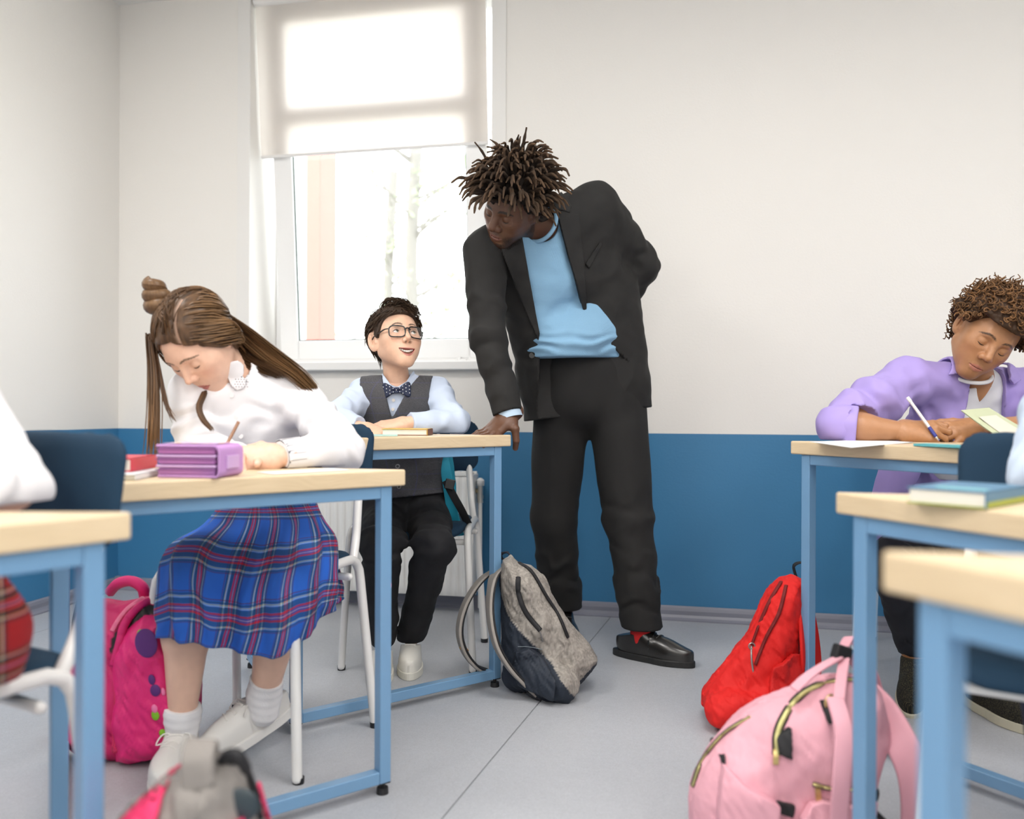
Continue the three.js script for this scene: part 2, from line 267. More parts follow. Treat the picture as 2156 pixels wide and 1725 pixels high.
// window: reveal, fixed frame, tilted sash, blind
const pvc = M([0.86, 0.86, 0.86], 0.3, { clearcoat: 0.2 });
{
  const cw = 0.062;
  const trim = structure('trim_2', null, null, 'flat white casing round the window');
  const tm = M([0.80, 0.79, 0.77], 0.6);
  part(trim, 'casing', box(cw, WIN.y1 - WIN.y0 + 0.04, 0.006, 0.001, WIN.x0 - cw / 2, (WIN.y0 + WIN.y1) / 2 - 0.01, 0.003), tm);
  part(trim, 'casing', box(cw, WIN.y1 - WIN.y0 + 0.04, 0.006, 0.001, WIN.x1 + cw / 2, (WIN.y0 + WIN.y1) / 2 - 0.01, 0.003), tm);
  const win = structure('window_1', null, null, 'white plastic window, tilted inwards at the top');
  const zf = -0.275, fw = 0.06, W = WIN.x1 - WIN.x0, H = WIN.y1 - WIN.y0, cx = (WIN.x0 + WIN.x1) / 2;
  const fr = merge([box(fw, H, 0.07, 0.006, WIN.x0 + fw / 2, WIN.y0 + H / 2, zf), box(fw, H, 0.07, 0.006, WIN.x1 - fw / 2, WIN.y0 + H / 2, zf), box(W - 2 * fw, fw, 0.07, 0.006, cx, WIN.y0 + fw / 2, zf), box(W - 2 * fw, fw, 0.07, 0.006, cx, WIN.y1 - fw / 2, zf)]);
  part(win, 'window_frame', fr, pvc); part(win, 'frame_rail', box(W - 2 * fw, 0.052, 0.07, 0.006, cx, WIN.y0 + 0.034, -0.222), pvc);
  const sash = new THREE.Group(); sash.name = 'sash'; win.add(sash); sash.position.set(0, 1.068, -0.245); sash.rotation.x = 0.085;
  const sx0 = 0.722, sx1 = 1.728, sh = 1.60, bw = 0.092, bars = [];
  for (const x of [sx0 + bw / 2, sx1 - bw / 2]) bars.push(box(bw, sh, 0.06, 0.008, x, sh / 2, 0.03));
  for (const y of [bw / 2, sh - bw / 2]) bars.push(box(sx1 - sx0 - 2 * bw, bw, 0.06, 0.008, (sx0 + sx1) / 2, y, 0.03));
  bars.push(box(sx1 - sx0 - 2 * bw, 0.085, 0.06, 0.008, (sx0 + sx1) / 2, 1.10, 0.03));
  part(sash, 'sash_frame', merge(bars), pvc);
  const gl = M([1, 1, 1], 0, { transmission: 1, thickness: 0, ior: 1.5 });
  part(sash, 'pane', box(sx1 - sx0 - 2 * bw, 0.966, 0.004, 0, (sx0 + sx1) / 2, bw + 0.483, 0.03), gl);
  part(sash, 'pane', box(sx1 - sx0 - 2 * bw, 0.365, 0.004, 0, (sx0 + sx1) / 2, 1.325, 0.03), gl);
  const gk = M([0.03, 0.07, 0.05], 0.5), a0 = sx0 + bw, a1 = sx1 - bw;
  part(sash, 'gasket', merge([box(0.004, 0.966, 0.006, 0, a0 + 0.002, bw + 0.483, 0.045), box(0.004, 0.966, 0.006, 0, a1 - 0.002, bw + 0.483, 0.045), box(a1 - a0, 0.004, 0.006, 0, (a0 + a1) / 2, bw + 0.002, 0.045)]), gk);
  const hc = part(sash, 'hinge_cover', merge([box(0.05, 0.012, 0.014, 0.004, 1.60, -0.004, 0.066), box(0.018, 0.02, 0.016, 0.005, 1.592, 0.002, 0.067)]), pvc);
  const sill = structure('trim_3', box(W + 0.10, 0.038, 0.32, 0.006, cx, WIN.y0 + 0.004, -0.118), M([0.84, 0.84, 0.83], 0.32), 'white window sill');
  // roller blind clipped to the sash
  const bl = thing('roller_blind', 'cream roller blind drawn half way down over the window', 'blind', [0, 1.068, -0.245]); bl.rotation.x = 0.085;
  const fabric = M([0.93, 0.90, 0.87], 0.95, { transmission: 0.62, thickness: 0, ...weave(900, 0.0002) });
  part(bl, 'fabric', boxUV(moved(new THREE.BoxGeometry(1.068, 0.69, 0.0008, 8, 8, 1), 1.208, 1.275, 0.080)), fabric);
  part(bl, 'bottom_bar', box(1.07, 0.014, 0.010, 0.004, 1.208, 0.93, 0.080), M([0.78, 0.77, 0.76], 0.4));
  const tb = new THREE.CylinderGeometry(0.022, 0.022, 1.07, 20); tb.rotateZ(PI / 2); part(bl, 'roller', moved(tb, 1.208, 1.615, 0.083), M([0.85, 0.84, 0.82], 0.5));
}
// outside: tiled wing of the building with a red pier, a pale court and trees
{
  const wing = thing('building_wing', 'white tiled building wing with a salmon red corner pier outside the window', 'building', [-0.765, 0, -2.75]);
  part(wing, 'pier', box(0.12, 5, 0.3, 0.01, 0.505, 2.5, 0.02), M([0.50, 0.15, 0.12], 0.8, weave(200, 0.001)));
  const tm = M([0.8, 0.8, 0.8], 0.35), gm = M([0.55, 0.55, 0.53], 0.9);
  part(wing, 'wall', box(2.4, 5, 0.3, 0, -0.76, 2.5, -0.08), gm);
  for (let i = 0; i < 5; i++) for (let j = 0; j < 13; j++) part(wing, 'tile', box(0.142, 0.142, 0.012, 0.002, 0.355 - i * 0.145, 1.10 + j * 0.145, 0.076, 1), tm);
  structure('trim_4', box(26, 0.2, 22, 0, 0, -0.55, -11.5), M([0.55, 0.55, 0.5], 0.9), 'pale paving outside');
  const bark = M([0.20, 0.19, 0.17], 0.9), leafM = M([0.30, 0.38, 0.22], 0.7, { transmission: 0.35, thickness: 0 });
  const R = rng(31);
  [[-0.95, -7, 0.085, 'slim grey tree trunk seen in the middle of the window', 1], [-0.05, -8.6, 0.06, 'young leafy tree at the right of the window pane', 1.2], [-2.4, -10, 0.09, 'far pale tree left in the window pane behind the boy', 1]].forEach(([x, z, r, label, lf]) => {
    const t = thing('tree', label, 'tree', [x, -0.45, z], 0, null);
    const br = [tube([[0, 0, 0], [0.05, 1.5, 0.02], [-0.06, 3, 0], [0.03, 5.2, 0]], r, 20, 8)], lv = [];
    for (let i = 0; i < 26; i++) {
      const h = 1.3 + R() * 3.4, a = R() * 2 * PI, L = 0.35 + R() * 0.7, p0 = [0, h, 0], p1 = [cos(a) * L * 0.6, h + L * 0.35, sin(a) * L * 0.6], p2 = [cos(a + 0.3) * L, h + L * (0.3 + R() * 0.6), sin(a + 0.3) * L];
      br.push(strand([p0, p1, p2], (q) => r * 0.28 * (1 - q * 0.8), 6, 5));
      for (let k = 0; k < 16 * lf; k++) { const q = add(mix(p1, p2, R() * 1.2), [(R() - .5) * .35, (R() - .5) * .35, (R() - .5) * .35]); const g = new THREE.CircleGeometry(0.03 + R() * 0.03, 6); g.scale(1, 0.55, 1); g.rotateX(R() * 6); g.rotateY(R() * 6); g.rotateZ(R() * 6); g.translate(...q); lv.push(g); }
    }
    part(t, 'trunk', merge(br), bark); const f = part(t, 'foliage', merge(lv), leafM); f.userData.kind = 'stuff';
  });
}
// ceiling panels
{
  const gm = new THREE.MeshStandardMaterial({ color: 0xffffff, emissive: LAMP_COLOR, emissiveIntensity: LAMP_GLOW, roughness: 0.6 }), fm = M([0.8, 0.8, 0.8], 0.4);
  let n = 0;
  for (const x of [0.95, 2.8, 4.65]) for (const z of [2.1, 3.9, 5.7]) {
    const t = thing('ceiling_light', ['front', 'middle', 'rear'][(z - 2.1) / 1.75 | 0] + ' ' + ['left', 'centre', 'right'][n / 3 | 0] + ' square white ceiling light panel above the picture', 'lamp', [x, ROOM.h, z]); n++;
    part(t, 'frame', merge([box(0.64, 0.03, 0.02, 0.003, 0, -0.015, 0.31), box(0.64, 0.03, 0.02, 0.003, 0, -0.015, -0.31), box(0.02, 0.03, 0.64, 0.003, 0.31, -0.015, 0), box(0.02, 0.03, 0.64, 0.003, -0.31, -0.015, 0)]), fm);
    part(t, 'lamp_panel', box(0.6, 0.012, 0.6, 0, 0, -0.018, 0), gm);
    const L = new THREE.RectAreaLight(LAMP_COLOR, LAMP_POWER, 0.6, 0.6); L.position.set(0, -0.034, 0); L.rotation.x = -PI / 2; t.add(L);
  }
}

// ---------------------------------------------------------------- desks and chairs
const wood = noiseTex(512, (u, v) => {
  const g = tn(u, v, 3, 4) * 0.5 + N2(v * 90 + tn(u, v, 4, 1) * 3, u * 5) * 0.30 + N2(v * 240, u * 9) * 0.28, s = clamp(0.5 + g * 0.42);
  return [lerp(0.79, 0.90, s), lerp(0.70, 0.82, s), lerp(0.56, 0.69, s)];
}, true);
const woodM = M([1, 1, 1], 0.42, { map: tex(wood, 1.6, 1.6), clearcoat: 0.12, clearcoatRoughness: 0.4 });
const steelBlue = M(0x6f98bc, 0.35, { clearcoat: 0.35, clearcoatRoughness: 0.3 });
const blackPlastic = M([0.012, 0.012, 0.014], 0.5), whiteTube = M([0.82, 0.81, 0.79], 0.28, { clearcoat: 0.5, clearcoatRoughness: 0.2 });
const DL = 0.7260, DB = 0.8976, LW = 0.027;              // three-cornered desks: edge length, base angle, leg width
function makeDesk(label, s, tx, tz, yaw, h) {             // s = 1: long tip to the right, -1: to the left; (tx, tz) the tip
  const g = PI - 2 * DB, t2 = [s * DL * cos(g), -DL * sin(g)], tip = [s * DL, 0], th = 0.035, lh = h - th;
  const t = thing('school_desk', label, 'desk', [tx - cos(yaw) * s * DL, 0, tz + sin(yaw) * s * DL], yaw);
  const poly = s > 0 ? [[0, 0], tip, t2] : [[0, 0], t2, tip], R = 0.010, sh = new THREE.Shape();
  poly.forEach((q, i) => { const p = poly[(i + 2) % 3], n = poly[(i + 1) % 3], tw = (a, b, r) => { const l = Math.hypot(b[0] - a[0], b[1] - a[1]); return [a[0] + (b[0] - a[0]) * r / l, a[1] + (b[1] - a[1]) * r / l]; }, e = tw(q, p, R), f = tw(q, n, R); i ? sh.lineTo(e[0], -e[1]) : sh.moveTo(e[0], -e[1]); sh.quadraticCurveTo(q[0], -q[1], f[0], -f[1]); });
  sh.closePath();
  const tg = new THREE.ExtrudeGeometry(sh, { depth: th - 0.008, bevelEnabled: true, bevelSize: 0.004, bevelThickness: 0.004, bevelSegments: 3, bevelOffset: -0.004 }); tg.rotateX(-PI / 2); tg.translate(0, h - th + 0.004, 0);
  part(t, 'tabletop', boxUV(tg), woodM);
  const inset = (i, d) => { const q = poly[i], u = nrm([poly[(i + 1) % 3][0] - q[0], 0, poly[(i + 1) % 3][1] - q[1]]), v = nrm([poly[(i + 2) % 3][0] - q[0], 0, poly[(i + 2) % 3][1] - q[1]]), b = nrm(add(u, v)); return [q[0] + b[0] * d, q[1] + b[2] * d]; };
  const f0 = 0.026, L = [inset(0, 0.055), inset(s > 0 ? 1 : 2, 0.0393 + 0.012), inset(s > 0 ? 2 : 1, 0.0393 + 0.012)];
  L.forEach((q, i) => {
    const rot = i === 2 ? Math.atan2(-(t2[1]), t2[0]) : 0, b = box(LW, lh - f0, LW, 0.0025); b.rotateY(rot); b.translate(q[0], f0 + (lh - f0) / 2, q[1]);
    const leg = part(t, 'leg', b, steelBlue);
    const ft = new THREE.CylinderGeometry(0.0125, 0.0135, 0.014, 14), st = new THREE.CylinderGeometry(0.005, 0.005, 0.014, 8);
    part(leg, 'levelling_foot', merge([moved(ft, q[0], 0.007, q[1]), moved(st, q[0], 0.019, q[1]), box(0.026, 0.004, 0.026, 0.001, q[0], f0, q[1])]), blackPlastic);
  });
  const rail = (n, a, b, y) => { const dx = b[0] - a[0], dz = b[1] - a[1], l = Math.hypot(dx, dz), r = box(l - LW, LW, LW, 0.0025); r.rotateY(Math.atan2(-dz, dx)); r.translate((a[0] + b[0]) / 2, y, (a[1] + b[1]) / 2); part(t, n, r, steelBlue); };
  for (const [i, j] of [[0, 1], [0, 2], [1, 2]]) rail('top_rail', L[i], L[j], lh - LW / 2);
  for (const [i, j] of [[0, 1], [0, 2]]) rail('floor_rail', L[i], L[j], f0 + LW / 2);
  return t;
}
makeDesk('pale wood desk with blue steel frame where the girl with the topknot writes', 1, 2.021, 1.7252, 0.8902, 0.7066);
makeDesk('pale wood desk with blue steel frame gripped by the teacher, boy in glasses behind', 1, 2.087, 0.9592, 0.8886, 0.7622);
makeDesk('pale wood desk with blue steel frame where the curly haired boy writes', -1, 2.8797, 1.1066, -0.8081, 0.7582);
makeDesk('pale wood desk with blue steel frame carrying the thick blue book', -1, 2.8689, 2.0092, -0.9123, 0.704);
makeDesk('empty blurred pale wood desk nearest the camera at bottom right', -1, 2.805, 2.7366, -0.8793, 0.7195);
makeDesk('blurred pale wood desk at the left edge with a white sleeve on it', 1, 1.9468, 2.5566, 1.122, 0.7066);

const velvet = M(0x0b3048, 0.85, { sheen: 0.5, sheenRoughness: 0.5, sheenColor: new THREE.Color(0.05, 0.16, 0.24), ...weave(500, 0.0004) });
function padGeo(w, d, th, r, curve, seg = 16) {          // cushion: rounded outline w x d, bulging thickness, curved across
  const s = new THREE.Shape(), a = w / 2, b = d / 2; s.moveTo(-a + r, -b); s.lineTo(a - r, -b); s.quadraticCurveTo(a, -b, a, -b + r); s.lineTo(a, b - r); s.quadraticCurveTo(a, b, a - r, b); s.lineTo(-a + r, b); s.quadraticCurveTo(-a, b, -a, b - r); s.lineTo(-a, -b + r); s.quadraticCurveTo(-a, -b, -a + r, -b);
  const f = (p) => { const x = max(abs(p[0]) - a + r, 0), y = max(abs(p[1]) - b + r, 0), o = Math.hypot(x, y) - r, zz = p[2] - curve(p[0], p[1]), e = abs(zz) - th / 2 + 0.004 * sstep(-0.03, 0, o); return smax(o, e, 0.016); };
  return net(f, [-a - 0.02, -b - 0.02, -0.06], [a + 0.02, b + 0.02, 0.06], 0.007);
}
const seatGeo = padGeo(0.355, 0.36, 0.036, 0.07, (x, y) => 0.10 * x * x - 0.9 * max(0, -y - 0.10) ** 2 * 3); seatGeo.rotateX(-PI / 2);
const backGeo = padGeo(0.375, 0.19, 0.024, 0.045, (x) => -0.6 * x * x + 0.02);
function makeChair(label, x, z, yaw) {
  const t = thing('school_chair', label, 'chair', [x, 0, z], yaw, 'navy and white school chairs');
  part(t, 'seat', moved(seatGeo.clone(), 0, 0.449, 0.01), velvet);
  const bk = backGeo.clone(); bk.rotateX(-0.14); part(t, 'backrest', moved(bk, 0, 0.706, -0.222), velvet);
  for (const s of [-1, 1]) {
    part(t, 'side_frame', pipe([[s * 0.212, 0.012, 0.185], [s * 0.190, 0.448, 0.165], [s * 0.187, 0.455, -0.14], [s * 0.214, 0.012, -0.185]], 0.012, 0.05), whiteTube);
    part(t, 'upright', pipe([[s * 0.181, 0.446, -0.125], [s * 0.168, 0.50, -0.165], [s * 0.140, 0.765, -0.246]], 0.0115, 0.08), whiteTube);
    for (const q of [[s * 0.2125, 0.18], [s * 0.2145, -0.185]]) { const c = new THREE.CylinderGeometry(0.0135, 0.0125, 0.014, 14); part(t, 'foot_cap', moved(c, q[0], 0.007, q[1]), blackPlastic); }
  }
  part(t, 'cross_bar', pipe([[-0.191, 0.408, 0.13], [0.191, 0.408, 0.13]], 0.0095, 0.01), whiteTube);
  part(t, 'cross_bar', pipe([[-0.190, 0.412, -0.09], [0.190, 0.412, -0.09]], 0.0095, 0.01), whiteTube);
  return t;
}
makeChair('navy chair with white tube legs under the girl with the topknot', 1.58, 1.542, -0.10);
makeChair('navy chair with white tube legs under the boy in glasses, turquoise bag on it', 1.703, 0.72, 0.156);
makeChair('navy chair with white tube legs under the curly haired boy', 3.403, 0.395, -0.33);
makeChair('navy chair with white tube legs behind the desk with the blue book', 3.241, 1.98, -0.33);
makeChair('blurred navy chair with white tube legs at the left edge of the picture', 1.528, 2.504, -0.31);

// radiator under the window
{
  const t = thing('radiator', 'white panel radiator with brass valve under the window', 'radiator', [1.3, 0, 0.05]);
  const rm = M([0.84, 0.835, 0.81], 0.35, { clearcoat: 0.3 }), W = 0.86, H = 0.50, y0 = 0.075, cx = 0.01;
  const ridged = (z, flip) => sheet((u, v) => { const x = cx - W / 2 + u * W, y = y0 + v * H, e = min(u, 1 - u) * W, ev = min(v, 1 - v) * H, k = sstep(0.006, 0.03, min(e, ev)); const w = 0.5 + 0.5 * cos(u * 2 * PI * 26); return [x, y, z + flip * (0.004 * k * sstep(0.25, 0.75, w) + 0.008 * sstep(0, 0.012, min(e, ev)))]; }, 312, 24);
  part(t, 'front_panel', ridged(0.075, 1), rm);
  part(t, 'back_panel', ridged(0.022, -1), rm);
  part(t, 'top_grille', merge([...Array(34)].map((_, i) => box(0.006, 0.006, 0.07, 0.001, cx - W / 2 + 0.02 + i * (W - 0.04) / 33, y0 + H + 0.004, 0.048)).concat([box(W, 0.016, 0.006, 0.002, cx, y0 + H, 0.083), box(W, 0.016, 0.006, 0.002, cx, y0 + H, 0.014)])), rm);
  for (const s of [-1, 1]) part(t, 'side_cover', box(0.012, H - 0.01, 0.082, 0.005, cx + s * (W / 2 - 0.002), y0 + H / 2 + 0.005, 0.048), rm);
  const brass = M([0.62, 0.52, 0.33], 0.3, { metalness: 0.85 }), chrome = M([0.65, 0.62, 0.56], 0.28, { metalness: 0.9 });
  const vx = 0.462, vy = 0.505, vz = 0.045, cyl = (r0, r1, h, x, y, z, n = 16) => moved(new THREE.CylinderGeometry(r0, r1, h, n), x, y, z);
  const v = part(t, 'valve', merge([cyl(0.012, 0.012, 0.045, vx, vy, vz), cyl(0.014, 0.014, 0.014, vx, vy - 0.025, vz, 6), cyl(0.011, 0.013, 0.016, vx, vy - 0.04, vz)]), chrome);
  const nut = new THREE.CylinderGeometry(0.015, 0.015, 0.02, 6); nut.rotateZ(PI / 2); const stem = new THREE.CylinderGeometry(0.009, 0.009, 0.045, 12); stem.rotateZ(PI / 2);
  part(v, 'union_nut', merge([moved(nut, vx - 0.028, vy, vz), moved(stem, vx - 0.025, vy, vz)]), brass);
  part(v, 'thermostat_cap', moved(new THREE.LatheGeometry([[0, 0.02], [0.006, 0.019], [0.016, 0.011], [0.017, 0.008], [0.0165, -0.012], [0.0, -0.012]].map((q) => new THREE.Vector2(...q)), 18), vx, vy + 0.034, vz), M([0.85, 0.85, 0.84], 0.35));
  part(t, 'pipe', pipe([[vx, vy - 0.045, vz], [vx, 0.06, vz], [vx, 0.03, vz]], 0.0085, 0.02), rm);
}

// ---------------------------------------------------------------- school bags
const TV = [sin(0.219), 0, cos(0.219)], RV = [cos(0.219), 0, -sin(0.219)];           // towards the viewer, to the right
const dirV = (r, u, t) => nrm(add(add(mul(RV, r), [0, u, 0]), TV, t));
// soft bag body in its own axes: origin at the bottom centre, y up, z front
function bagField(W, H, D, o = {}) {
  const tw = o.tw ?? 0.25, td = o.td ?? 0.5, r = o.r ?? 0.05, sd = o.seed ?? 1, sl = o.slump ?? 0;
  return (p) => { const t = clamp(p[1] / H), w = W / 2 * (1 - tw * t * t) * (1 + 0.05 * sin(t * PI)), d = D / 2 * (1 - td * t ** 1.4) * (1 + 0.10 * sin(t * PI)), z = p[2] + D / 2 * td * 0.5 * t - sl * sin(t * PI); return rboxd([p[0], p[1] - H / 2, z], [w, H / 2, d], min(r, w * 0.9, d * 0.9)) - 0.005 * N3(p[0] * 7 + sd, p[1] * 7, p[2] * 7) - 0.0022 * N3(p[0] * 19, p[1] * 11 + sd, p[2] * 19); };
}
// soft stuffed body from an outline in the frame's plane: swells by tf to the front and tb to the back over a rim of width R; extra blobs rest it on the floor
function pillow(fr, poly, tf, tb, R, blobs = [], seed = 1, crease = 0.004) {
  const b = blobs.length ? blend(blobs) : null;
  return (p) => { const q = toL(fr, p), pd = polyD(poly, q[0], q[1]); let d; if (pd > 0) d = Math.hypot(pd, q[2] * 0.8); else { const k = sqrt(1 - (1 - min(1, -pd / R)) ** 2); d = max(pd, (abs(q[2]) - (q[2] > 0 ? tf : tb) * k) * 0.6); } if (b) d = smin(d, b(p), 0.03); return d - crease * N3(p[0] * 9 + seed, p[1] * 7, p[2] * 9) - crease * 0.5 * N3(p[0] * 22, p[1] * 13 + seed, p[2] * 22) - crease * 0.35 * N3(p[0] * 50 + p[1] * 30, p[1] * 22 + seed, p[2] * 40); };
}
function pillowNet(f, fr, poly, tf, tb, h, colour) { const us = poly.map((q) => q[0]), vs = poly.map((q) => q[1]), lo = [1e9, 1e9, 1e9], hi = [-1e9, -1e9, -1e9]; for (const u of [min(...us), max(...us)]) for (const v of [min(...vs), max(...vs)]) for (const w of [-tb, tf]) { const p = toW(fr, [u, v, w]); for (let i = 0; i < 3; i++) { lo[i] = min(lo[i], p[i] - 0.075); hi[i] = max(hi[i], p[i] + 0.075); } } return net(f, lo, hi, h, colour); }
const inWorld = (f, fr) => (p) => f(toL(fr, p));
function bagNet(f, W, H, D, h, colour) { return net(f, [-W * 0.75, -0.03, -D], [W * 0.75, H + 0.05, D], h, colour); }
const placeIn = (g, fr) => { const m = new THREE.Matrix4().makeBasis(V3(fr.x), V3(fr.y), V3(fr.z)); m.setPosition(V3(fr.o)); g.applyMatrix4(m); return g; };
const EYE = [2.6593, 0.8395, 3.5355];                      // a seam is drawn on a bag by sighting along it from where the bag is seen
function trace(f, pts, lift = 0) { const out = []; const c = pts.length > 1 ? curveOf(pts).getPoints(pts.length * 6) : [V3(pts[0])]; for (const v of c) { const q = [v.x, v.y, v.z], d = nrm(sub(q, EYE)), h = hit(f, add(q, d, -0.35), d, 0.8); if (f(h) < 0.004) out.push(add(h, d, -lift)); } if (!out.length) { console.log('trace missed', pts[0]); return pts; } return out; }
const vFrame = (o) => ({ o, x: RV, y: [0, 1, 0], z: TV });
const rel = (...pts) => pts;
function frameOf(o, fwd, up) { const z = nrm(fwd), y = nrm(add(up, z, -dot(up, z))); return { o, x: cross(y, z), y, z }; }
function frameUp(o, up, fwd) { const y = nrm(up), z = nrm(add(fwd, y, -dot(fwd, y))); return { o, x: cross(y, z), y, z }; }
const nylon = (c, r = 0.7) => M(c, r, weave(420, 0.0003));
const vnyl = (r = 0.75) => new THREE.MeshPhysicalMaterial({ color: 0xffffff, vertexColors: true, roughness: r, side: THREE.DoubleSide, ...weave(420, 0.0004) });
const blackWeb = M([0.010, 0.010, 0.012], 0.7), goldM = M([0.68, 0.52, 0.22], 0.3, { metalness: 0.9 });
const ring = (at, n, r, w) => { const g = new THREE.TorusGeometry(r, w, 8, 24); return placeIn(g, frameOf(at, n, [0, 1, 0.1])); };
{ // grey and navy rucksack against the teacher's desk leg
  const base = [2.178, 0, 0.865], T = thing('backpack', 'grey and navy backpack leaning on the desk leg beside the teacher', 'bag', base);
  const fr = vFrame([2.197, 0.188, 0.975]), ol = [[-0.131, 0.1993], [-0.1053, 0.2107], [-0.08257, 0.1908], [-0.04271, 0.1851], [-0.01139, 0.1538], [0.03701, 0.06406], [0.09254, -0.007118], [0.1324, -0.0541], [0.1552, -0.09396], [0.1509, -0.111], [0.1281, -0.1424], [0.08827, -0.1851], [0.07118, -0.1893], [-0.002847, -0.1737], [-0.08542, -0.1495], [-0.121, -0.1139], [-0.1338, -0.05695], [-0.1367, 0.04271], [-0.1395, 0.1566]], gp = [[-0.1424, 0.242], [-0.1167, 0.2278], [-0.02847, 0.242], [0.2135, -0.01424], [0.1851, -0.09396], [0.1381, -0.1039], [0.07688, -0.168], [0.01708, -0.08684], [-0.0299, -0.04129], [-0.08115, 0.005695], [-0.1182, 0.05267], [-0.1352, 0.09966], [-0.1367, 0.168]];
  const f = pillow(fr, ol, 0.085, 0.10, 0.085, [['c', [2.256, 0.05, 1.067], [2.124, 0.05, 1.006], 0.05, 0.05]], 4, 0.006), grey = [0.345, 0.315, 0.28], navy = [0.013, 0.020, 0.034];
  wpart(T, 'bag_body', pillowNet(f, fr, ol, 0.09, 0.15, 0.0055, (p) => { const q = toL(fr, p), n = 0.85 + 0.3 * N3(p[0] * 260, p[1] * 40, p[2] * 260) + 0.10 * N3(p[0] * 30, p[1] * 12, 1); return q[2] > -0.05 && inPoly(gp, q[0], q[1]) ? grey.map((v) => v * n) : navy; }), vnyl());
  const zip = (pts, w, n) => { const t = trace(f, pts, 0.002), g = strand(t, w, 40, 6, 0.6); return g; };
  const z1 = wpart(T, 'zip', zip([[2.114, 0.337, 0.993], [2.116, 0.288, 0.993], [2.137, 0.231, 0.988], [2.18, 0.177, 0.979]], 0.0075), blackWeb); wpart(T, 'zip', zip([[2.116, 0.379, 0.993], [2.149, 0.359, 0.985], [2.197, 0.281, 0.975], [2.236, 0.217, 0.966], [2.261, 0.157, 0.961]], 0.008), blackWeb);
  wpart(z1, 'zip_pull', merge([tube(trace(f, [[2.179, 0.174, 0.979], [2.183, 0.16, 0.978], [2.187, 0.145, 0.977], [2.183, 0.148, 0.978]], 0.006), 0.0018, 14, 6)]), M([0.3, 0.3, 0.3], 0.35, { metalness: 0.8 }));
  wpart(T, 'side_pocket', layerNet(f, vFrame([2.142, 0.103, 0.987]), [[-0.03559, 0.03417], [0.002847, 0.0484], [0.04271, 0.01993], [0.0783, -0.02847], [0.07118, -0.08542], [-0.02847, -0.06406], [-0.04556, -0.02135]], 0.008, 0.0085, 0.006, 0.4, -0.03), nylon([0.015, 0.022, 0.036]));
  wpart(T, 'stitching', strand(trace(f, [[2.114, 0.128, 0.993], [2.144, 0.128, 0.987], [2.186, 0.12, 0.977]], 0.009), 0.0008, 20, 4), M([0.25, 0.3, 0.33], 0.8));
  const s1 = [[2.055, 0.362, 0.945], [2.043, 0.327, 1.03], [2.047, 0.247, 1.08], [2.073, 0.158, 1.105], [2.108, 0.096, 1.097], [2.147, 0.046, 1.078], [2.177, 0.012, 1.061]], s2 = [[2.037, 0.346, 0.908], [1.99, 0.315, 0.96], [1.952, 0.247, 1.009], [1.941, 0.173, 1.032], [1.955, 0.113, 1.029], [1.984, 0.062, 1.002], [2.016, 0.03, 0.954]];
  const sg = M([0.30, 0.275, 0.25], 0.85, weave(420, 0.0003));
  for (const s of [s1, s2]) { wpart(T, 'shoulder_strap', strap(s, 0.052, 0.010, dirV(0.25, 0.1, 0.97), 40), sg, 'grey padded shoulder strap'); wpart(T, 'strap_lining', strap(s.map((q, i) => add(q, dirV(0.9, 0.35, -0.2), 0.008)), 0.050, 0.006, dirV(0.25, 0.1, 0.97), 40), blackWeb); }
  wpart(T, 'webbing', merge([strap([[2.17, 0.014, 1.053], [2.186, 0.016, 1.018], [2.191, 0.038, 0.997], [2.178, 0.049, 0.979], [2.156, 0.04, 0.984]], 0.03, 0.002, dirV(0.3, 0.3, 0.9), 24), strap([[2.167, 0.017, 1.053], [2.132, 0.023, 1.01], [2.103, 0.032, 0.975], [2.07, 0.026, 0.962]], 0.03, 0.002, dirV(0, 1, 0.3), 16)]), M([0.02, 0.022, 0.04], 0.7));
  wpart(T, 'buckle', place2(box(0.032, 0.012, 0.05, 0.004), frameOf([2.182, 0.009, 1.06], dirV(0.8, -0.3, 0.4), [0, 1, 0])), M([0.012, 0.012, 0.016], 0.35));
  wpart(T, 'grab_handle', strap([[2.053, 0.367, 0.904], [2.047, 0.388, 0.926], [2.069, 0.4, 0.942], [2.089, 0.377, 0.937]], 0.026, 0.005, dirV(0, 0.2, 1), 16), M([0.015, 0.017, 0.03], 0.7));
  wpart(T, 'leather_tag', strap([[1.954, 0.134, 1.044], [1.968, 0.115, 1.041]], 0.018, 0.003, dirV(0.9, 0.3, 0.2), 6), M([0.42, 0.22, 0.06], 0.6));
}
function place2(g, fr) { return placeIn(g, fr); }
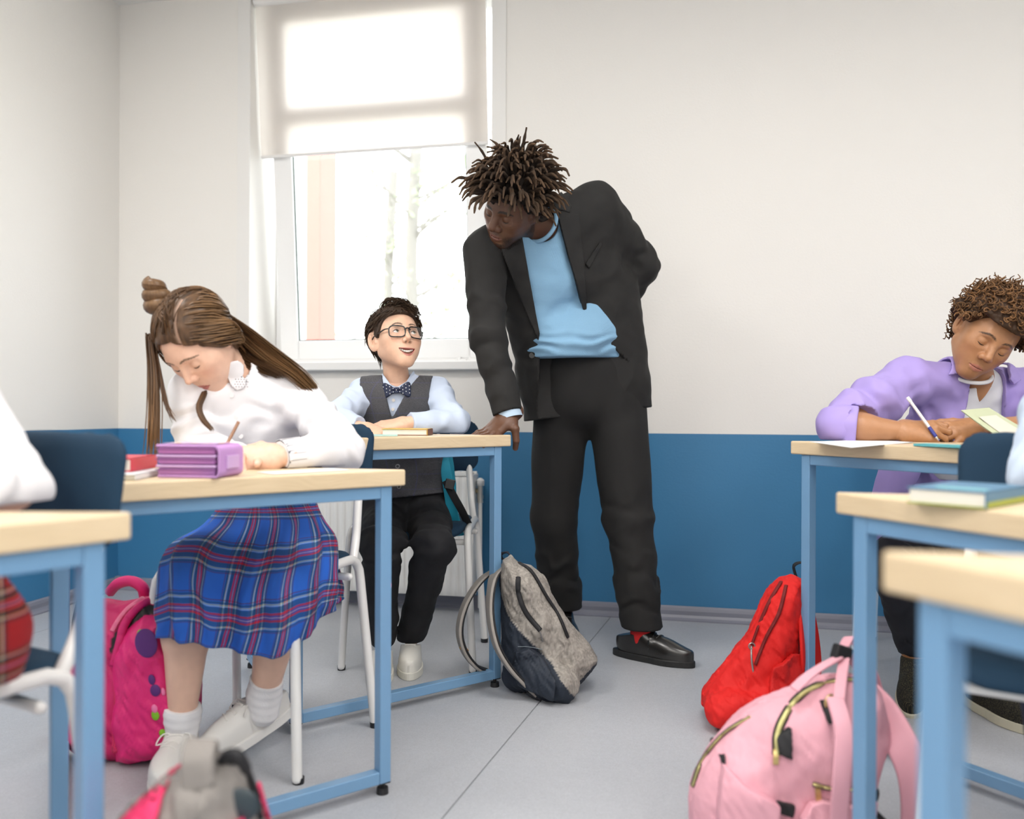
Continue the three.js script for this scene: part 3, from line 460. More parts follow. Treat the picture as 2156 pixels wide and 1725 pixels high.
{ // red rucksack
  const base = [2.813, 0, 0.999], T = thing('backpack', 'red backpack slumped on the floor against the blue desk leg at right', 'bag', base);
  const fr = vFrame([2.794, 0.15, 1.098]), ol = [[0.04632, 0.2162], [0.07077, 0.238], [0.1055, 0.2458], [0.1261, 0.2342], [0.1287, 0.1801], [0.121, 0.09007], [0.1158, 0.0386], [0.121, 0], [0.1287, -0.09007], [0.09007, -0.1287], [0.009007, -0.1428], [-0.07592, -0.1493], [-0.1158, -0.1325], [-0.1428, -0.1132], [-0.1415, -0.07978], [-0.1158, -0.0386], [-0.0579, 0.03217], [-0.0193, 0.09007], [0, 0.1287], [0.01801, 0.1699]], f = pillow(fr, ol, 0.07, 0.08, 0.075, [['c', [2.705, 0.05, 1.203], [2.854, 0.05, 1.131], 0.045, 0.05]], 9, 0.006), red = M([0.68, 0.008, 0.006], 0.75, weave(420, 0.0003)), red2 = M([0.60, 0.006, 0.005], 0.75, weave(420, 0.0003));
  wpart(T, 'bag_body', pillowNet(f, fr, ol, 0.08, 0.13, 0.0055), red);
  wpart(T, 'front_pocket', layerNet(f, vFrame([2.797, 0.109, 1.046]), [[0.01051, 0.05519], [0.06571, 0.08936], [0.1078, 0.07885], [0.113, -0.02628], [0.09199, -0.07885], [0.01314, -0.09199], [-0.007885, -0.02628]], 0.006, 0.0065, 0.006, 0.4, -0.08), red2);
  const zp = trace(f, [[2.867, 0.366, 1.031], [2.838, 0.317, 1.037], [2.81, 0.254, 1.043], [2.787, 0.188, 1.048]], 0.003); const z = wpart(T, 'zip', strand(zp, 0.006, 40, 6, 0.5), M([0.16, 0.003, 0.003], 0.7)); wpart(T, 'zip', strand(trace(f, [[2.88, 0.356, 1.028], [2.861, 0.28, 1.032], [2.825, 0.208, 1.04], [2.797, 0.135, 1.046]], 0.003), 0.005, 40, 6, 0.5), M([0.16, 0.003, 0.003], 0.7));
  wpart(z, 'zip_pull', merge([ring(add(zp[zp.length - 1], TV, 0.004), TV, 0.008, 0.002), strand([zp[zp.length - 1], add(zp[zp.length - 1], [0, -0.03, 0.012]), add(zp[zp.length - 1], [0.004, -0.065, 0.018])], 0.0028, 12, 5)]), M([0.4, 0.38, 0.36], 0.3, { metalness: 0.8 }));
  for (const s of [[[2.9, 0.361, 1.044], [2.915, 0.322, 1.092], [2.919, 0.241, 1.121], [2.923, 0.165, 1.121], [2.93, 0.105, 1.088]], [[2.936, 0.326, 0.913], [2.952, 0.262, 0.93], [2.964, 0.186, 0.948], [2.967, 0.111, 0.968], [2.957, 0.064, 0.99]]]) wpart(T, 'shoulder_strap', strap(s, 0.045, 0.010, dirV(-0.7, 0, 0.7), 30), red);
  wpart(T, 'grab_handle', strap([[2.92, 0.35, 0.916], [2.911, 0.393, 0.929], [2.932, 0.405, 0.944], [2.954, 0.386, 0.94], [2.952, 0.35, 0.909]], 0.024, 0.004, dirV(-0.1, 0.1, 1), 22), blackWeb, 'black grab handle');
}
{ // pink doctor-style rucksack
  const base = [2.818, 0, 1.803], T = thing('backpack', 'pink backpack with gold zips standing in front of the blue desk leg', 'bag', base);
  const fr = vFrame([2.818, 0.171, 1.8]), ol = [[-0.19, -0.0818], [-0.1863, -0.05454], [-0.1682, -0.01091], [-0.1454, 0.02909], [-0.1209, 0.05908], [-0.09089, 0.08635], [-0.05726, 0.1091], [-0.01818, 0.1291], [0.01182, 0.14], [0.04545, 0.1563], [0.07544, 0.16], [0.1182, 0.1636], [0.1545, 0.16], [0.1709, 0.1363], [0.18, 0.09089], [0.1836, 0.05272], [0.1727, 0], [0.1591, -0.04545], [0.1527, -0.09089], [0.1509, -0.1636], [0.03636, -0.1691], [-0.1636, -0.1691], [-0.1891, -0.1454]], f0 = pillow(fr, ol, 0.10, 0.09, 0.10, [], 14, 0.003), f = (p) => f0(p) - 0.003 * sin((p[0] - p[2]) * 26 + p[1] * 24 + 2), pink = M([0.76, 0.385, 0.455], 0.7, weave(320, 0.0003)), pink2 = M([0.74, 0.37, 0.44], 0.7, weave(320, 0.0003));
  wpart(T, 'bag_body', pillowNet(f, fr, ol, 0.11, 0.10, 0.006), pink);
  const band = (pts, w, mat, lift = 0.003) => strand(trace(f, pts, lift), w, 50, 8, 0.45);
  const zs = [[[2.639, 0.146, 1.901], [2.654, 0.19, 1.898], [2.675, 0.221, 1.893], [2.7, 0.247, 1.887], [2.743, 0.275, 1.878]], [[2.791, 0.204, 1.867], [2.792, 0.243, 1.867], [2.806, 0.278, 1.864], [2.83, 0.311, 1.858], [2.863, 0.332, 1.851], [2.905, 0.343, 1.842], [2.95, 0.343, 1.832]], [[2.856, 0.151, 1.853], [2.889, 0.142, 1.845], [2.932, 0.141, 1.836], [2.959, 0.145, 1.83]]];
  for (const q of zs) { const z = wpart(T, 'zip_tape', band(q, 0.0085, blackWeb, 0.001), blackWeb); wpart(z, 'zip_teeth', band(q, 0.0045, goldM, 0.0075), M([0.50, 0.46, 0.20], 0.4, { metalness: 0.6 })); }
  const pull = (q) => strap(trace(f, q, 0.008), 0.010, 0.003, dirV(1, 0, 0), 10); wpart(T, 'zip_pull', pull([[2.79, 0.214, 1.867], [2.789, 0.186, 1.868]]), goldM); wpart(T, 'zip_pull', pull([[2.865, 0.143, 1.851], [2.867, 0.116, 1.85]]), goldM);
  const patch = (poly, name = 'patch', m = blackWeb, lift = 0.004, th = 0.0042) => wpart(T, name, layerNet(f, vFrame([2.803, 0.23, 1.864]), poly, lift, th, 0.004, 0.45, -0.10), m);
  patch([[0.06658, 0.07534], [0.09374, 0.07885], [0.09374, 0.04731], [0.07009, 0.04293]]); patch([[-0.02541, -0.09111], [0.008761, -0.1016], [0.001752, -0.1209], [-0.02979, -0.1086]]); patch([[-0.02278, 0.01314], [-0.01577, 0.0219], [0.005257, 0.03504], [0.001752, -0.01752], [-0.01927, -0.01051]]); patch([[-0.1139, -0.03504], [-0.1051, -0.02891], [-0.1086, -0.04556], [-0.113, -0.04906]]);
  patch([[-0.1121, -0.0403], [-0.07885, -0.06658], [-0.0438, -0.08235], [-0.02453, -0.09462], [-0.02803, -0.1227], [-0.0438, -0.1752], [-0.127, -0.1752], [-0.127, -0.1139], [-0.1209, -0.07009]], 'side_pocket', pink2, 0.008, 0.009);
  patch([[0.03504, -0.09462], [0.05432, -0.08761], [0.1577, -0.09462], [0.1542, -0.1752], [0.008761, -0.1752], [0.01577, -0.1227]], 'front_pocket', pink2, 0.007, 0.007);
  const rg = trace(f, [[2.887, 0.302, 1.846]], 0.008)[0]; wpart(T, 'ring', ring(rg, dirV(0.5, 0, 0.9), 0.012, 0.003), goldM);
  const clip = [2.916, 0.375, 1.778];
  for (const q of [[[2.822, 0.325, 1.86], [2.847, 0.345, 1.844], [2.879, 0.36, 1.817], [2.911, 0.37, 1.789]], [[2.891, 0.257, 1.917], [2.893, 0.312, 1.906], [2.907, 0.344, 1.841], [2.92, 0.367, 1.787]], [[2.964, 0.296, 1.788], [2.955, 0.326, 1.769], [2.943, 0.355, 1.762], [2.923, 0.376, 1.766]], [[3.01, 0.252, 1.654], [2.992, 0.308, 1.669], [2.968, 0.359, 1.705], [2.939, 0.395, 1.732], [2.923, 0.382, 1.756]]]) wpart(T, 'handle', strap(q, 0.020, 0.005, dirV(0.85, 0.2, 0.5), 24), pink);
  wpart(T, 'handle_wrap', placeIn(box(0.034, 0.030, 0.024, 0.005), frameOf(clip, dirV(0.2, 0.1, 1), [0.4, 1, 0])), blackWeb);
  wpart(T, 'shoulder_strap', strap([[2.975, 0.277, 1.683], [2.995, 0.262, 1.76], [3.017, 0.222, 1.817], [3.035, 0.169, 1.833], [3.043, 0.056, 1.811], [3.031, -0.037, 1.752]], 0.058, 0.010, dirV(0.8, 0.3, 0.45), 36), pink); wpart(T, 'shoulder_strap', strap([[2.888, 0.326, 1.897], [2.895, 0.285, 1.946], [2.889, 0.211, 1.968], [2.886, 0.104, 1.948]], 0.030, 0.008, dirV(1, 0, 0.1), 30), pink);
  wpart(T, 'webbing', tube([[2.965, 0.139, 1.808], [2.97, 0.136, 1.827], [2.964, 0.117, 1.829], [2.954, 0.108, 1.831], [2.964, 0.107, 1.849], [2.988, 0.083, 1.844]], 0.006, 30, 6), blackWeb);
}
{ // magenta satchel behind the girl's chair leg
  const base = [1.267, 0, 1.61], T = thing('backpack', 'magenta school backpack with green spots on the floor beside the chair', 'bag', base);
  const fr = vFrame([1.328, 0.163, 1.691]), ol = [[-0.135, 0.2106], [-0.08583, 0.2151], [-0.04578, 0.2083], [0.01144, 0.2197], [0.06294, 0.2083], [0.103, 0.1717], [0.1282, 0.1144], [0.1465, 0.01144], [0.1453, -0.05722], [0.1259, -0.1259], [0.05722, -0.1545], [0, -0.1671], [-0.05722, -0.1694], [-0.1316, -0.1602], [-0.1648, -0.1259], [-0.1717, -0.05722], [-0.1694, 0.05722], [-0.1556, 0.1259], [-0.143, 0.1831]], mouth = [[-0.03891, 0.09613], [-0.03433, 0.1385], [-0.01602, 0.1705], [0.01144, 0.1945], [0.03662, 0.2083], [0.06866, 0.2037], [0.06866, 0.1831], [0.03662, 0.1877], [0.002289, 0.1602], [-0.01831, 0.1282]], ol2 = [[-0.03776, 0.09613], [-0.02289, 0.1293], [-0.002289, 0.1614], [0.03433, 0.19], [0.08583, 0.1831], [0.1236, 0.1144], [0.1442, 0.01144], [0.143, -0.05722], [0.1236, -0.1259], [0.05722, -0.1533], [0.001144, -0.1659], [-0.03204, -0.1579], [-0.0412, -0.03433]];
  const f = pillow(fr, ol, 0.06, 0.10, 0.07, [], 21, 0.004), fr2 = { ...fr, o: add(fr.o, fr.z, 0.03) }, fpk = pillow(fr2, ol2, 0.065, 0.03, 0.06, [], 23, 0.004), both = (p) => min(f(p), fpk(p)), mg = M([0.66, 0.012, 0.145], 0.55, weave(420, 0.0003)), mg2 = M([0.74, 0.016, 0.175], 0.5, weave(420, 0.0003)), mgv = vnyl(0.55);
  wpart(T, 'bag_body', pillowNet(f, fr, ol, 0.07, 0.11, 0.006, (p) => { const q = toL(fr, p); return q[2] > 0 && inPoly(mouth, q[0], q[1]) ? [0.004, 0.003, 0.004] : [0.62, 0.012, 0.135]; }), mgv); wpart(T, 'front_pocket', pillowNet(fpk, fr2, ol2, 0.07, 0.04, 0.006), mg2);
  wpart(T, 'flap_rim', strand(trace(f, [[1.331, 0.247, 1.782], [1.344, 0.3, 1.779], [1.354, 0.339, 1.777], [1.376, 0.37, 1.772], [1.408, 0.394, 1.765], [1.443, 0.397, 1.757]], 0.003), 0.010, 40, 8), mg2); wpart(T, 'flap_rim', strand(trace(f, [[1.327, 0.324, 1.783], [1.342, 0.35, 1.78], [1.363, 0.376, 1.775], [1.395, 0.399, 1.768]], 0.002), 0.007, 40, 8), M([0.80, 0.16, 0.30], 0.4));
  wpart(T, 'grab_handle', tube([[1.175, 0.369, 1.592], [1.207, 0.393, 1.605], [1.255, 0.404, 1.615], [1.287, 0.39, 1.618], [1.288, 0.359, 1.607]], 0.014, 30, 8), mg2);
  wpart(T, 'zip', strand(trace(f, [[1.346, 0.264, 1.779], [1.344, 0.214, 1.779], [1.345, 0.171, 1.779]], 0.004), 0.004, 20, 6, 0.6), M([0.30, 0.004, 0.06], 0.6)); wpart(T, 'zip_pull', ring(trace(f, [[1.344, 0.236, 1.779]], 0.008)[0], [0.2, 0, 1], 0.008, 0.002), M([0.5, 0.48, 0.48], 0.3, { metalness: 0.8 }));
  const fp = (p) => both(p) - 0.001, spot = (q, a, b, c, rot = 0.2) => { const h = hit(fp, add(q, TV, 0.3), mul(TV, -1)), g = new THREE.SphereGeometry(1, 20, 10); g.scale(a, b, 0.003); g.rotateZ(rot); return [placeIn(g, vFrame(h)), c]; };
  const green = M([0.22, 0.50, 0.02], 0.6), purple = M([0.10, 0.02, 0.17], 0.6), pinkM = M([0.85, 0.20, 0.42], 0.6);
  for (const [g, m] of [spot([1.397, 0.311, 1.767], 0.011, 0.021, green), spot([1.408, 0.3, 1.765], 0.026, 0.034, purple), spot([1.427, 0.133, 1.761], 0.009, 0.012, green), spot([1.44, 0.089, 1.758], 0.008, 0.009, green), spot([1.428, 0.191, 1.761], 0.012, 0.014, purple), spot([1.444, 0.187, 1.757], 0.005, 0.009, pinkM), spot([1.426, 0.149, 1.761], 0.007, 0.010, pinkM), spot([1.419, 0.215, 1.763], 0.008, 0.012, purple)]) wpart(T, 'spot', g, m);
  const mesh = noiseTex(64, (u, v) => { const x = (u * 8 + v * 8) % 1 - .5, y = (u * 8 - v * 8 + 8) % 1 - .5; return x * x + y * y < 0.06 ? [0.25, 0.02, 0.06] : [0.90, 0.20, 0.42]; }, true); const mm = M([1, 1, 1], 0.7, { map: tex(mesh, 32, 32) });
  wpart(T, 'mesh_pocket', layerNet(f, vFrame([1.332, 0.105, 1.782]), [[-0.00898, 0.07857], [0.01796, 0.06735], [0.0202, -0.06959], [-0.01347, -0.06959]], 0.005, 0.004, 0.006, 0.4, -0.2), mm); wpart(T, 'mesh_pocket', layerNet(f, vFrame([1.246, 0.088, 1.801]), [[-0.023, 0.05174], [-0.0115, 0.05174], [0.0345, 0.02875], [0.04599, -0.05174], [-0.0115, -0.05174], [-0.0253, -0.005749]], 0.005, 0.004, 0.006, 0.5, -0.35), mm);
  wpart(T, 'shoulder_strap', strap([[1.057, 0.336, 1.556], [1.059, 0.281, 1.576], [1.059, 0.197, 1.587], [1.057, 0.111, 1.587], [1.046, -0.004, 1.579]], 0.05, 0.012, dirV(0.5, 0, 0.85), 24), blackWeb, 'black padded shoulder strap');
}
{ // blurred bag in the foreground
  const base = [2.019, 0, 2.54], T = thing('backpack', 'blurred grey and pink backpack at the bottom edge before the girl', 'bag', base);
  const fr = vFrame([2.018, 0.207, 2.541]), ol = [[-0.09117, 0.1003], [-0.0705, 0.1301], [-0.03586, 0.1592], [-0.01823, 0.1677], [0, 0.1823], [0.0316, 0.1878], [0.05652, 0.1896], [0.07172, 0.169], [0.08509, 0.1216], [0.09481, 0.08509], [0.09846, 0], [0.09725, -0.2042], [-0.09117, -0.2042], [-0.09725, 0.06078]], f = pillow(fr, ol, 0.07, 0.08, 0.06, [], 31, 0.004), gy = M([0.235, 0.215, 0.20], 0.75, weave(420, 0.0003)), pk = M([0.78, 0.035, 0.14], 0.65, weave(420, 0.0003)), pk2 = M([0.85, 0.14, 0.24], 0.65);
  wpart(T, 'bag_body', pillowNet(f, fr, ol, 0.08, 0.09, 0.006), gy);
  const lay = (n, poly, m, lift = 0.005, th = 0.004) => wpart(T, n, layerNet(f, vFrame([2.024, 0.345, 2.55]), poly, lift, th, 0.005, 0.4, -0.12), m);
  lay('side_panel', [[-0.09035, -0.03313], [-0.06023, 0.004818], [-0.03012, 0.02771], [-0.01927, 0.03132], [-0.01807, -0.07228], [-0.09035, -0.07228]], pk); lay('side_panel', [[0.06324, -0.01205], [0.0783, -0.006023], [0.09637, -0.07228], [0.06625, -0.07228]], pk);
  lay('patch', [[-0.053, -0.01205], [-0.03975, 0], [-0.03734, -0.04818], [-0.05722, -0.04818]], pk2, 0.010, 0.003);
  for (const [q, r] of [[[2.113, 0.373, 2.581], 0.012], [[2.104, 0.399, 2.583], 0.007]]) { const h = hit(f, add(q, TV, 0.3), mul(TV, -1)), g = new THREE.SphereGeometry(1, 18, 10); g.scale(r * 0.8, r * 1.3, 0.003); wpart(T, 'spot', placeIn(g, vFrame(h)), pk2); }
  wpart(T, 'shoulder_strap', strap([[2.058, 0.375, 2.583], [2.051, 0.406, 2.575], [2.038, 0.414, 2.547], [2.025, 0.382, 2.519]], 0.040, 0.012, dirV(1, 0, 0.2), 20), gy); wpart(T, 'grab_handle', tube([[2.06, 0.382, 2.542], [2.08, 0.408, 2.558], [2.098, 0.412, 2.564], [2.104, 0.389, 2.553]], 0.007, 24, 8), blackWeb);
  wpart(T, 'piping', strand(trace(f, [[2.092, 0.414, 2.586], [2.114, 0.407, 2.581], [2.128, 0.38, 2.578], [2.136, 0.342, 2.576]], 0.004), 0.005, 30, 6), blackWeb);
  const hole = hit(f, add([2.104, 0.347, 2.583], TV, 0.3), mul(TV, -1)), hg = new THREE.SphereGeometry(1, 20, 12); hg.scale(0.024, 0.022, 0.006); wpart(T, 'reflector', placeIn(hg, vFrame(hole)), M([0.02, 0.035, 0.045], 0.3));
}
{ // turquoise bag hung behind the boy in glasses
  const base = [1.78, 0.464, 0.658], T = thing('backpack', 'turquoise backpack with black webbing on the chair behind the boy in glasses', 'bag', base);
  const fr = frameUp([1.709, 0.47, 0.653], dirV(0.02, 1, -0.12), dirV(0.1, 0, 1)), f0 = bagField(0.20, 0.26, 0.055, { tw: 0.2, td: 0.3, r: 0.025, seed: 41 }), tq = M([0.012, 0.30, 0.44], 0.65, weave(420, 0.0003));
  wpart(T, 'bag_body', placeIn(bagNet(f0, 0.20, 0.26, 0.055, 0.007), fr), tq);
  wpart(T, 'shoulder_strap', strap([[1.785, 0.706, 0.728], [1.81, 0.66, 0.754], [1.828, 0.59, 0.77], [1.841, 0.503, 0.767], [1.857, 0.417, 0.743]], 0.038, 0.008, dirV(0.95, 0, 0.3), 24), tq, 'turquoise shoulder strap');
  wpart(T, 'webbing', strap([[1.823, 0.604, 0.786], [1.851, 0.553, 0.785], [1.877, 0.506, 0.78], [1.887, 0.478, 0.767], [1.894, 0.442, 0.735]], 0.027, 0.0025, dirV(0.9, 0.3, 0.3), 24), blackWeb, 'black webbing');
  wpart(T, 'buckle', placeIn(box(0.032, 0.034, 0.010, 0.003), frameOf([1.839, 0.592, 0.79], dirV(0.1, 0, 1), [0.25, 1, 0])), M([0.012, 0.012, 0.013], 0.3));
}

// ---------------------------------------------------------------- things on the desks
// a flat block given by two bottom corners of its near edge: x along the edge, z towards the viewer, so the block lies at z < 0
function slab(a, b) { const x = nrm(sub(b, a)), y = [0, 1, 0]; return { o: a, x, y, z: cross(x, y), L: len(sub(b, a)) }; }
const paperM = M([0.80, 0.78, 0.72], 0.8), pages = noiseTex(128, (u, v) => 0.80 + 0.12 * sin(v * 2 * PI * 30) + 0.05 * (wr() - .5)), pagesM = M([0.80, 0.76, 0.66], 0.85, { bumpMap: tex(pages, 8), bumpScale: 0.0004 });
function book(T, f, L, Dp, th, cover, spineAt, coverM2) {      // hard cover book, spine along x = L (spineAt 1), x = 0 (-1) or the near edge (0)
  const c = 0.0022, o = 0.003, put = (n, g, m) => wpart(T, n, placeIn(g, f), m);
  put('cover', box(L, c, Dp, 0.0008, L / 2, th - c / 2, -Dp / 2), cover); put('cover', box(L, c, Dp, 0.0008, L / 2, c / 2, -Dp / 2), coverM2 ?? cover);
  put('pages', box(L - 2 * o, th - 2 * c, Dp - 2 * o, 0.0008, L / 2, th / 2, -Dp / 2), pagesM);
  if (spineAt === 0) put('spine', box(L, th, c, 0.0008, L / 2, th / 2, -c / 2), cover); else put('spine', box(c, th, Dp, 0.0008, spineAt > 0 ? L - c / 2 : c / 2, th / 2, -Dp / 2), cover);
}
{ // girl's desk
  const h = 0.7068;
  const nf = slab([1.55, 0.707, 2.161], [1.643, 0.707, 2.136]), N = thing('notebook', 'thin white notebook lying under the red book on the girl\'s desk', 'book', nf.o);
  book(N, nf, nf.L, 0.16, 0.011, M([0.72, 0.73, 0.74], 0.6), 1, M([0.6, 0.55, 0.42], 0.6));
  const bf = slab(add([1.519, 0.707, 2.113], [0, 0.0112, 0]), add([1.601, 0.707, 2.091], [0, 0.0112, 0])), B = thing('book', 'red hardback book on top of the white notebook', 'book', bf.o);
  book(B, bf, bf.L, 0.135, 0.026, M([0.62, 0.02, 0.055], 0.45, { clearcoat: 0.2 }), 1);
  // folding pencil case: four padded leaves round a hinge
  const cf = slab([1.64, 0.707, 2.069], [1.757, 0.707, 2.06]), C = thing('pencil_case', 'lilac fold-up pencil case with three zipped layers before the girl', 'case', cf.o), L = cf.L, Dp = 0.098, li = M([0.56, 0.30, 0.62], 0.65, weave(500, 0.0005)), li2 = M([0.62, 0.40, 0.68], 0.6), dk = M([0.26, 0.10, 0.28], 0.7);
  const leafN = 3, H = 0.058, lh = H / leafN;
  for (let i = 0; i < leafN; i++) { wpart(C, 'leaf', placeIn(box(L, lh - 0.0065, Dp, 0.005, L / 2, 0.003 + i * lh + lh / 2, -Dp / 2, 3), cf), M([0.45 + 0.04 * i, 0.20, 0.50], 0.7, weave(500, 0.0005))); const z = wpart(C, 'zip', placeIn(box(L + 0.004, 0.0055, Dp + 0.004, 0.0025, L / 2, 0.003 + i * lh + lh * 0.98, -Dp / 2, 2), cf), i < 2 ? li2 : li); wpart(z, 'zip_line', placeIn(box(L + 0.006, 0.0016, Dp + 0.006, 0.0007, L / 2, 0.003 + i * lh + lh * 0.66, -Dp / 2, 1), cf), dk); }
  wpart(C, 'leaf', placeIn(box(L, 0.006, Dp, 0.0028, L / 2, 0.003, -Dp / 2, 2), cf), li);
  const wrap = new THREE.Shape(); wrap.moveTo(0, 0); wrap.quadraticCurveTo(0.012, 0.002, 0.012, 0.014); wrap.lineTo(0.012, H - 0.010); wrap.quadraticCurveTo(0.012, H + 0.003, 0, H + 0.004); wrap.lineTo(0, H + 0.001); wrap.quadraticCurveTo(0.008, H - 0.002, 0.008, H - 0.012); wrap.lineTo(0.008, 0.014); wrap.quadraticCurveTo(0.008, 0.004, 0, 0.003);
  const wg = new THREE.ExtrudeGeometry(wrap, { depth: Dp, bevelEnabled: false }); wg.translate(L - 0.002, 0, -Dp); wpart(C, 'hinge_flap', placeIn(boxUV(wg), cf), li);
  wpart(C, 'closing_tab', placeIn(box(0.004, 0.026, 0.05, 0.0018, L + 0.012, H * 0.5, -Dp * 0.5), cf), li2);
  const print = canvasTex(256, 256, (c, w) => { c.fillStyle = '#d9b7e0'; c.fillRect(0, 0, w, w); const r = rng(77); for (let i = 0; i < 26; i++) { c.fillStyle = ['#e8a24a', '#f3efe6', '#8fb7dd', '#e57f9b', '#c96a3a', '#f2d46b'][i % 6]; c.beginPath(); c.ellipse(r() * w, r() * w, 8 + r() * 26, 6 + r() * 18, r() * 3, 0, 7); c.fill(); } });
  const top = new THREE.PlaneGeometry(L - 0.01, Dp - 0.01); top.rotateX(-PI / 2); wpart(C, 'printed_top', placeIn(moved(top, L / 2, H + 0.0072, -Dp / 2), cf), M([1, 1, 1], 0.5, { map: print }));
  const pn = thing('pencil', 'brown wooden pencil held upright in the girl\'s hand', 'pencil', [1.621, 0.759, 1.789]), pa = [1.641, 0.809, 1.775], pb = [1.623, 0.749, 1.804];
  wpart(pn, 'shaft', strand([pa, mix(pa, pb, 0.5), pb], 0.0036, 4, 6), M([0.30, 0.15, 0.08], 0.4, { clearcoat: 0.4 })); wpart(pn, 'tip', strand([add(pa, sub(pa, pb), 0.005), add(pa, sub(pb, pa), 0.02)], (t) => 0.0038, 2, 10), M([0.42, 0.20, 0.10], 0.4));
  const wsf = slab([1.81, 0.707, 1.934], [1.908, 0.707, 1.779]), ws = thing('paper', 'pale worksheet under the girl\'s sleeve on her desk', 'paper', wsf.o); wpart(ws, 'sheet', placeIn(box(wsf.L, 0.0008, 0.07, 0, wsf.L / 2, 0.0006, -0.030), wsf), M([0.70, 0.78, 0.82], 0.7));
}
{ // boy in glasses: book and a sheet
  const bf = slab([1.74, 0.762, 1.154], [1.873, 0.762, 1.131]), B = thing('book', 'yellow covered book in front of the boy in glasses', 'book', bf.o);
  book(B, bf, bf.L, 0.10, 0.020, M([0.66, 0.43, 0.10], 0.5), 1, M([0.20, 0.09, 0.06], 0.5)); wpart(B, 'spine_label', placeIn(box(0.0016, 0.018, 0.099, 0.0005, bf.L + 0.0012, 0.010, -0.05), bf), M([0.16, 0.065, 0.045], 0.5));
  const sf = slab([1.739, 0.762, 1.249], [1.778, 0.762, 1.235]), S = thing('notebook', 'thin open notebook under the boy\'s hand', 'book', sf.o); wpart(S, 'sheet', placeIn(box(0.12, 0.003, 0.12, 0.0008, 0.02, 0.0018, -0.06), sf), M([0.42, 0.62, 0.58], 0.7));
}
{ // curly boy: sheet of paper, notebook, pen, raised booklet
  const y = 0.7584, q = [[2.919, 0.759, 1.215], [2.981, 0.759, 1.463], [3.178, 0.759, 1.163], [3.101, 0.759, 0.992]], pg = sheet((u, v) => { const p = mix(mix(q[0], q[1], u), mix(q[3], q[2], u), v); return [p[0], p[1] + 0.0004 - 0.004 * u * (1 - v), p[2], u, v]; }, 12, 12), g2 = pg.clone(); g2.translate(0, 0.0008, 0);
  const pp = thing('paper', 'white sheet of paper overhanging the curly boy\'s desk edge', 'paper', q[0]); wpart(pp, 'sheet', merge([pg, g2]), M([0.84, 0.83, 0.82], 0.8));
  const nf = slab([3.131, 0.758, 1.368], [3.207, 0.758, 1.473]), N = thing('notebook', 'turquoise notebook under the curly boy\'s pen', 'book', nf.o); book(N, nf, nf.L, 0.045, 0.006, M([0.14, 0.52, 0.56], 0.55), 0);
  const a = [3.184, 0.874, 1.063], b = [3.247, 0.764, 1.115], pen = thing('pen', 'silver and blue pen in the curly boy\'s hand', 'pen', b), st = (s, t, r0, r1) => strand([mix(a, b, s), mix(a, b, (s + t) / 2), mix(a, b, t)], (k) => lerp(r0, r1, k), 6, 12);
  wpart(pen, 'barrel', st(0.0, 0.72, 0.0042, 0.0042), M([0.66, 0.65, 0.66], 0.25, { clearcoat: 0.6 })); wpart(pen, 'cap_end', st(-0.01, 0.10, 0.0048, 0.0046), M([0.82, 0.82, 0.82], 0.3)); wpart(pen, 'grip', st(0.70, 0.92, 0.0048, 0.0046), M([0.02, 0.03, 0.25], 0.4)); wpart(pen, 'nib', st(0.92, 1.0, 0.0040, 0.0008), M([0.7, 0.7, 0.7], 0.2, { metalness: 0.8 }));
  const c = [[3.29, 0.842, 1.152], [3.378, 0.849, 1.071], [3.534, 0.753, 1.077], [3.421, 0.741, 1.174]], n = nrm(cross(sub(c[1], c[0]), sub(c[3], c[0]))), plate = (k, lift, th) => { const cc = [0, 1, 2, 3].map((i) => mix(mix(mix(c[0], c[1], 0.5), mix(c[3], c[2], 0.5), 0.5), c[i], k)); const s = (z) => sheet((u, v) => { const p = mix(mix(cc[0], cc[1], u), mix(cc[3], cc[2], u), v); return [...add(p, n, z + 0.003 * sin(v * PI)), u, v]; }, 6, 10); return merge([s(lift), s(lift + th)]); };
  const gb = thing('booklet', 'pale green booklet held open over the curly boy\'s wrist', 'book', c[0]); wpart(gb, 'cover', plate(1, 0, 0.002), M([0.52, 0.56, 0.38], 0.6)); wpart(gb, 'label', plate(0.62, n[1] > 0 ? 0.0026 : -0.0012, 0.0004), M([0.68, 0.65, 0.56], 0.6));
}
{ // thick book on the right-hand desk
  const bf = slab([2.949, 0.704, 2.164], [3.038, 0.704, 2.228]), B = thing('book', 'thick blue book with cream pages on the desk at right', 'book', bf.o);
  const Dp = 0.165, th = 0.024, blue = M([0.085, 0.20, 0.32], 0.5);
  book(B, bf, bf.L, Dp, th, blue, 1, M([0.32, 0.36, 0.05], 0.5)); wpart(B, 'label', placeIn(box(bf.L * 0.62, 0.0012, 0.022, 0.0004, bf.L * 0.60, th + 0.0005, -0.030), bf), M([0.22, 0.48, 0.50], 0.5)); wpart(B, 'spine_band', placeIn(box(0.0012, 0.008, Dp * 0.98, 0.0003, bf.L + 0.0006, 0.0055, -Dp / 2), bf), M([0.32, 0.36, 0.05], 0.5));
}

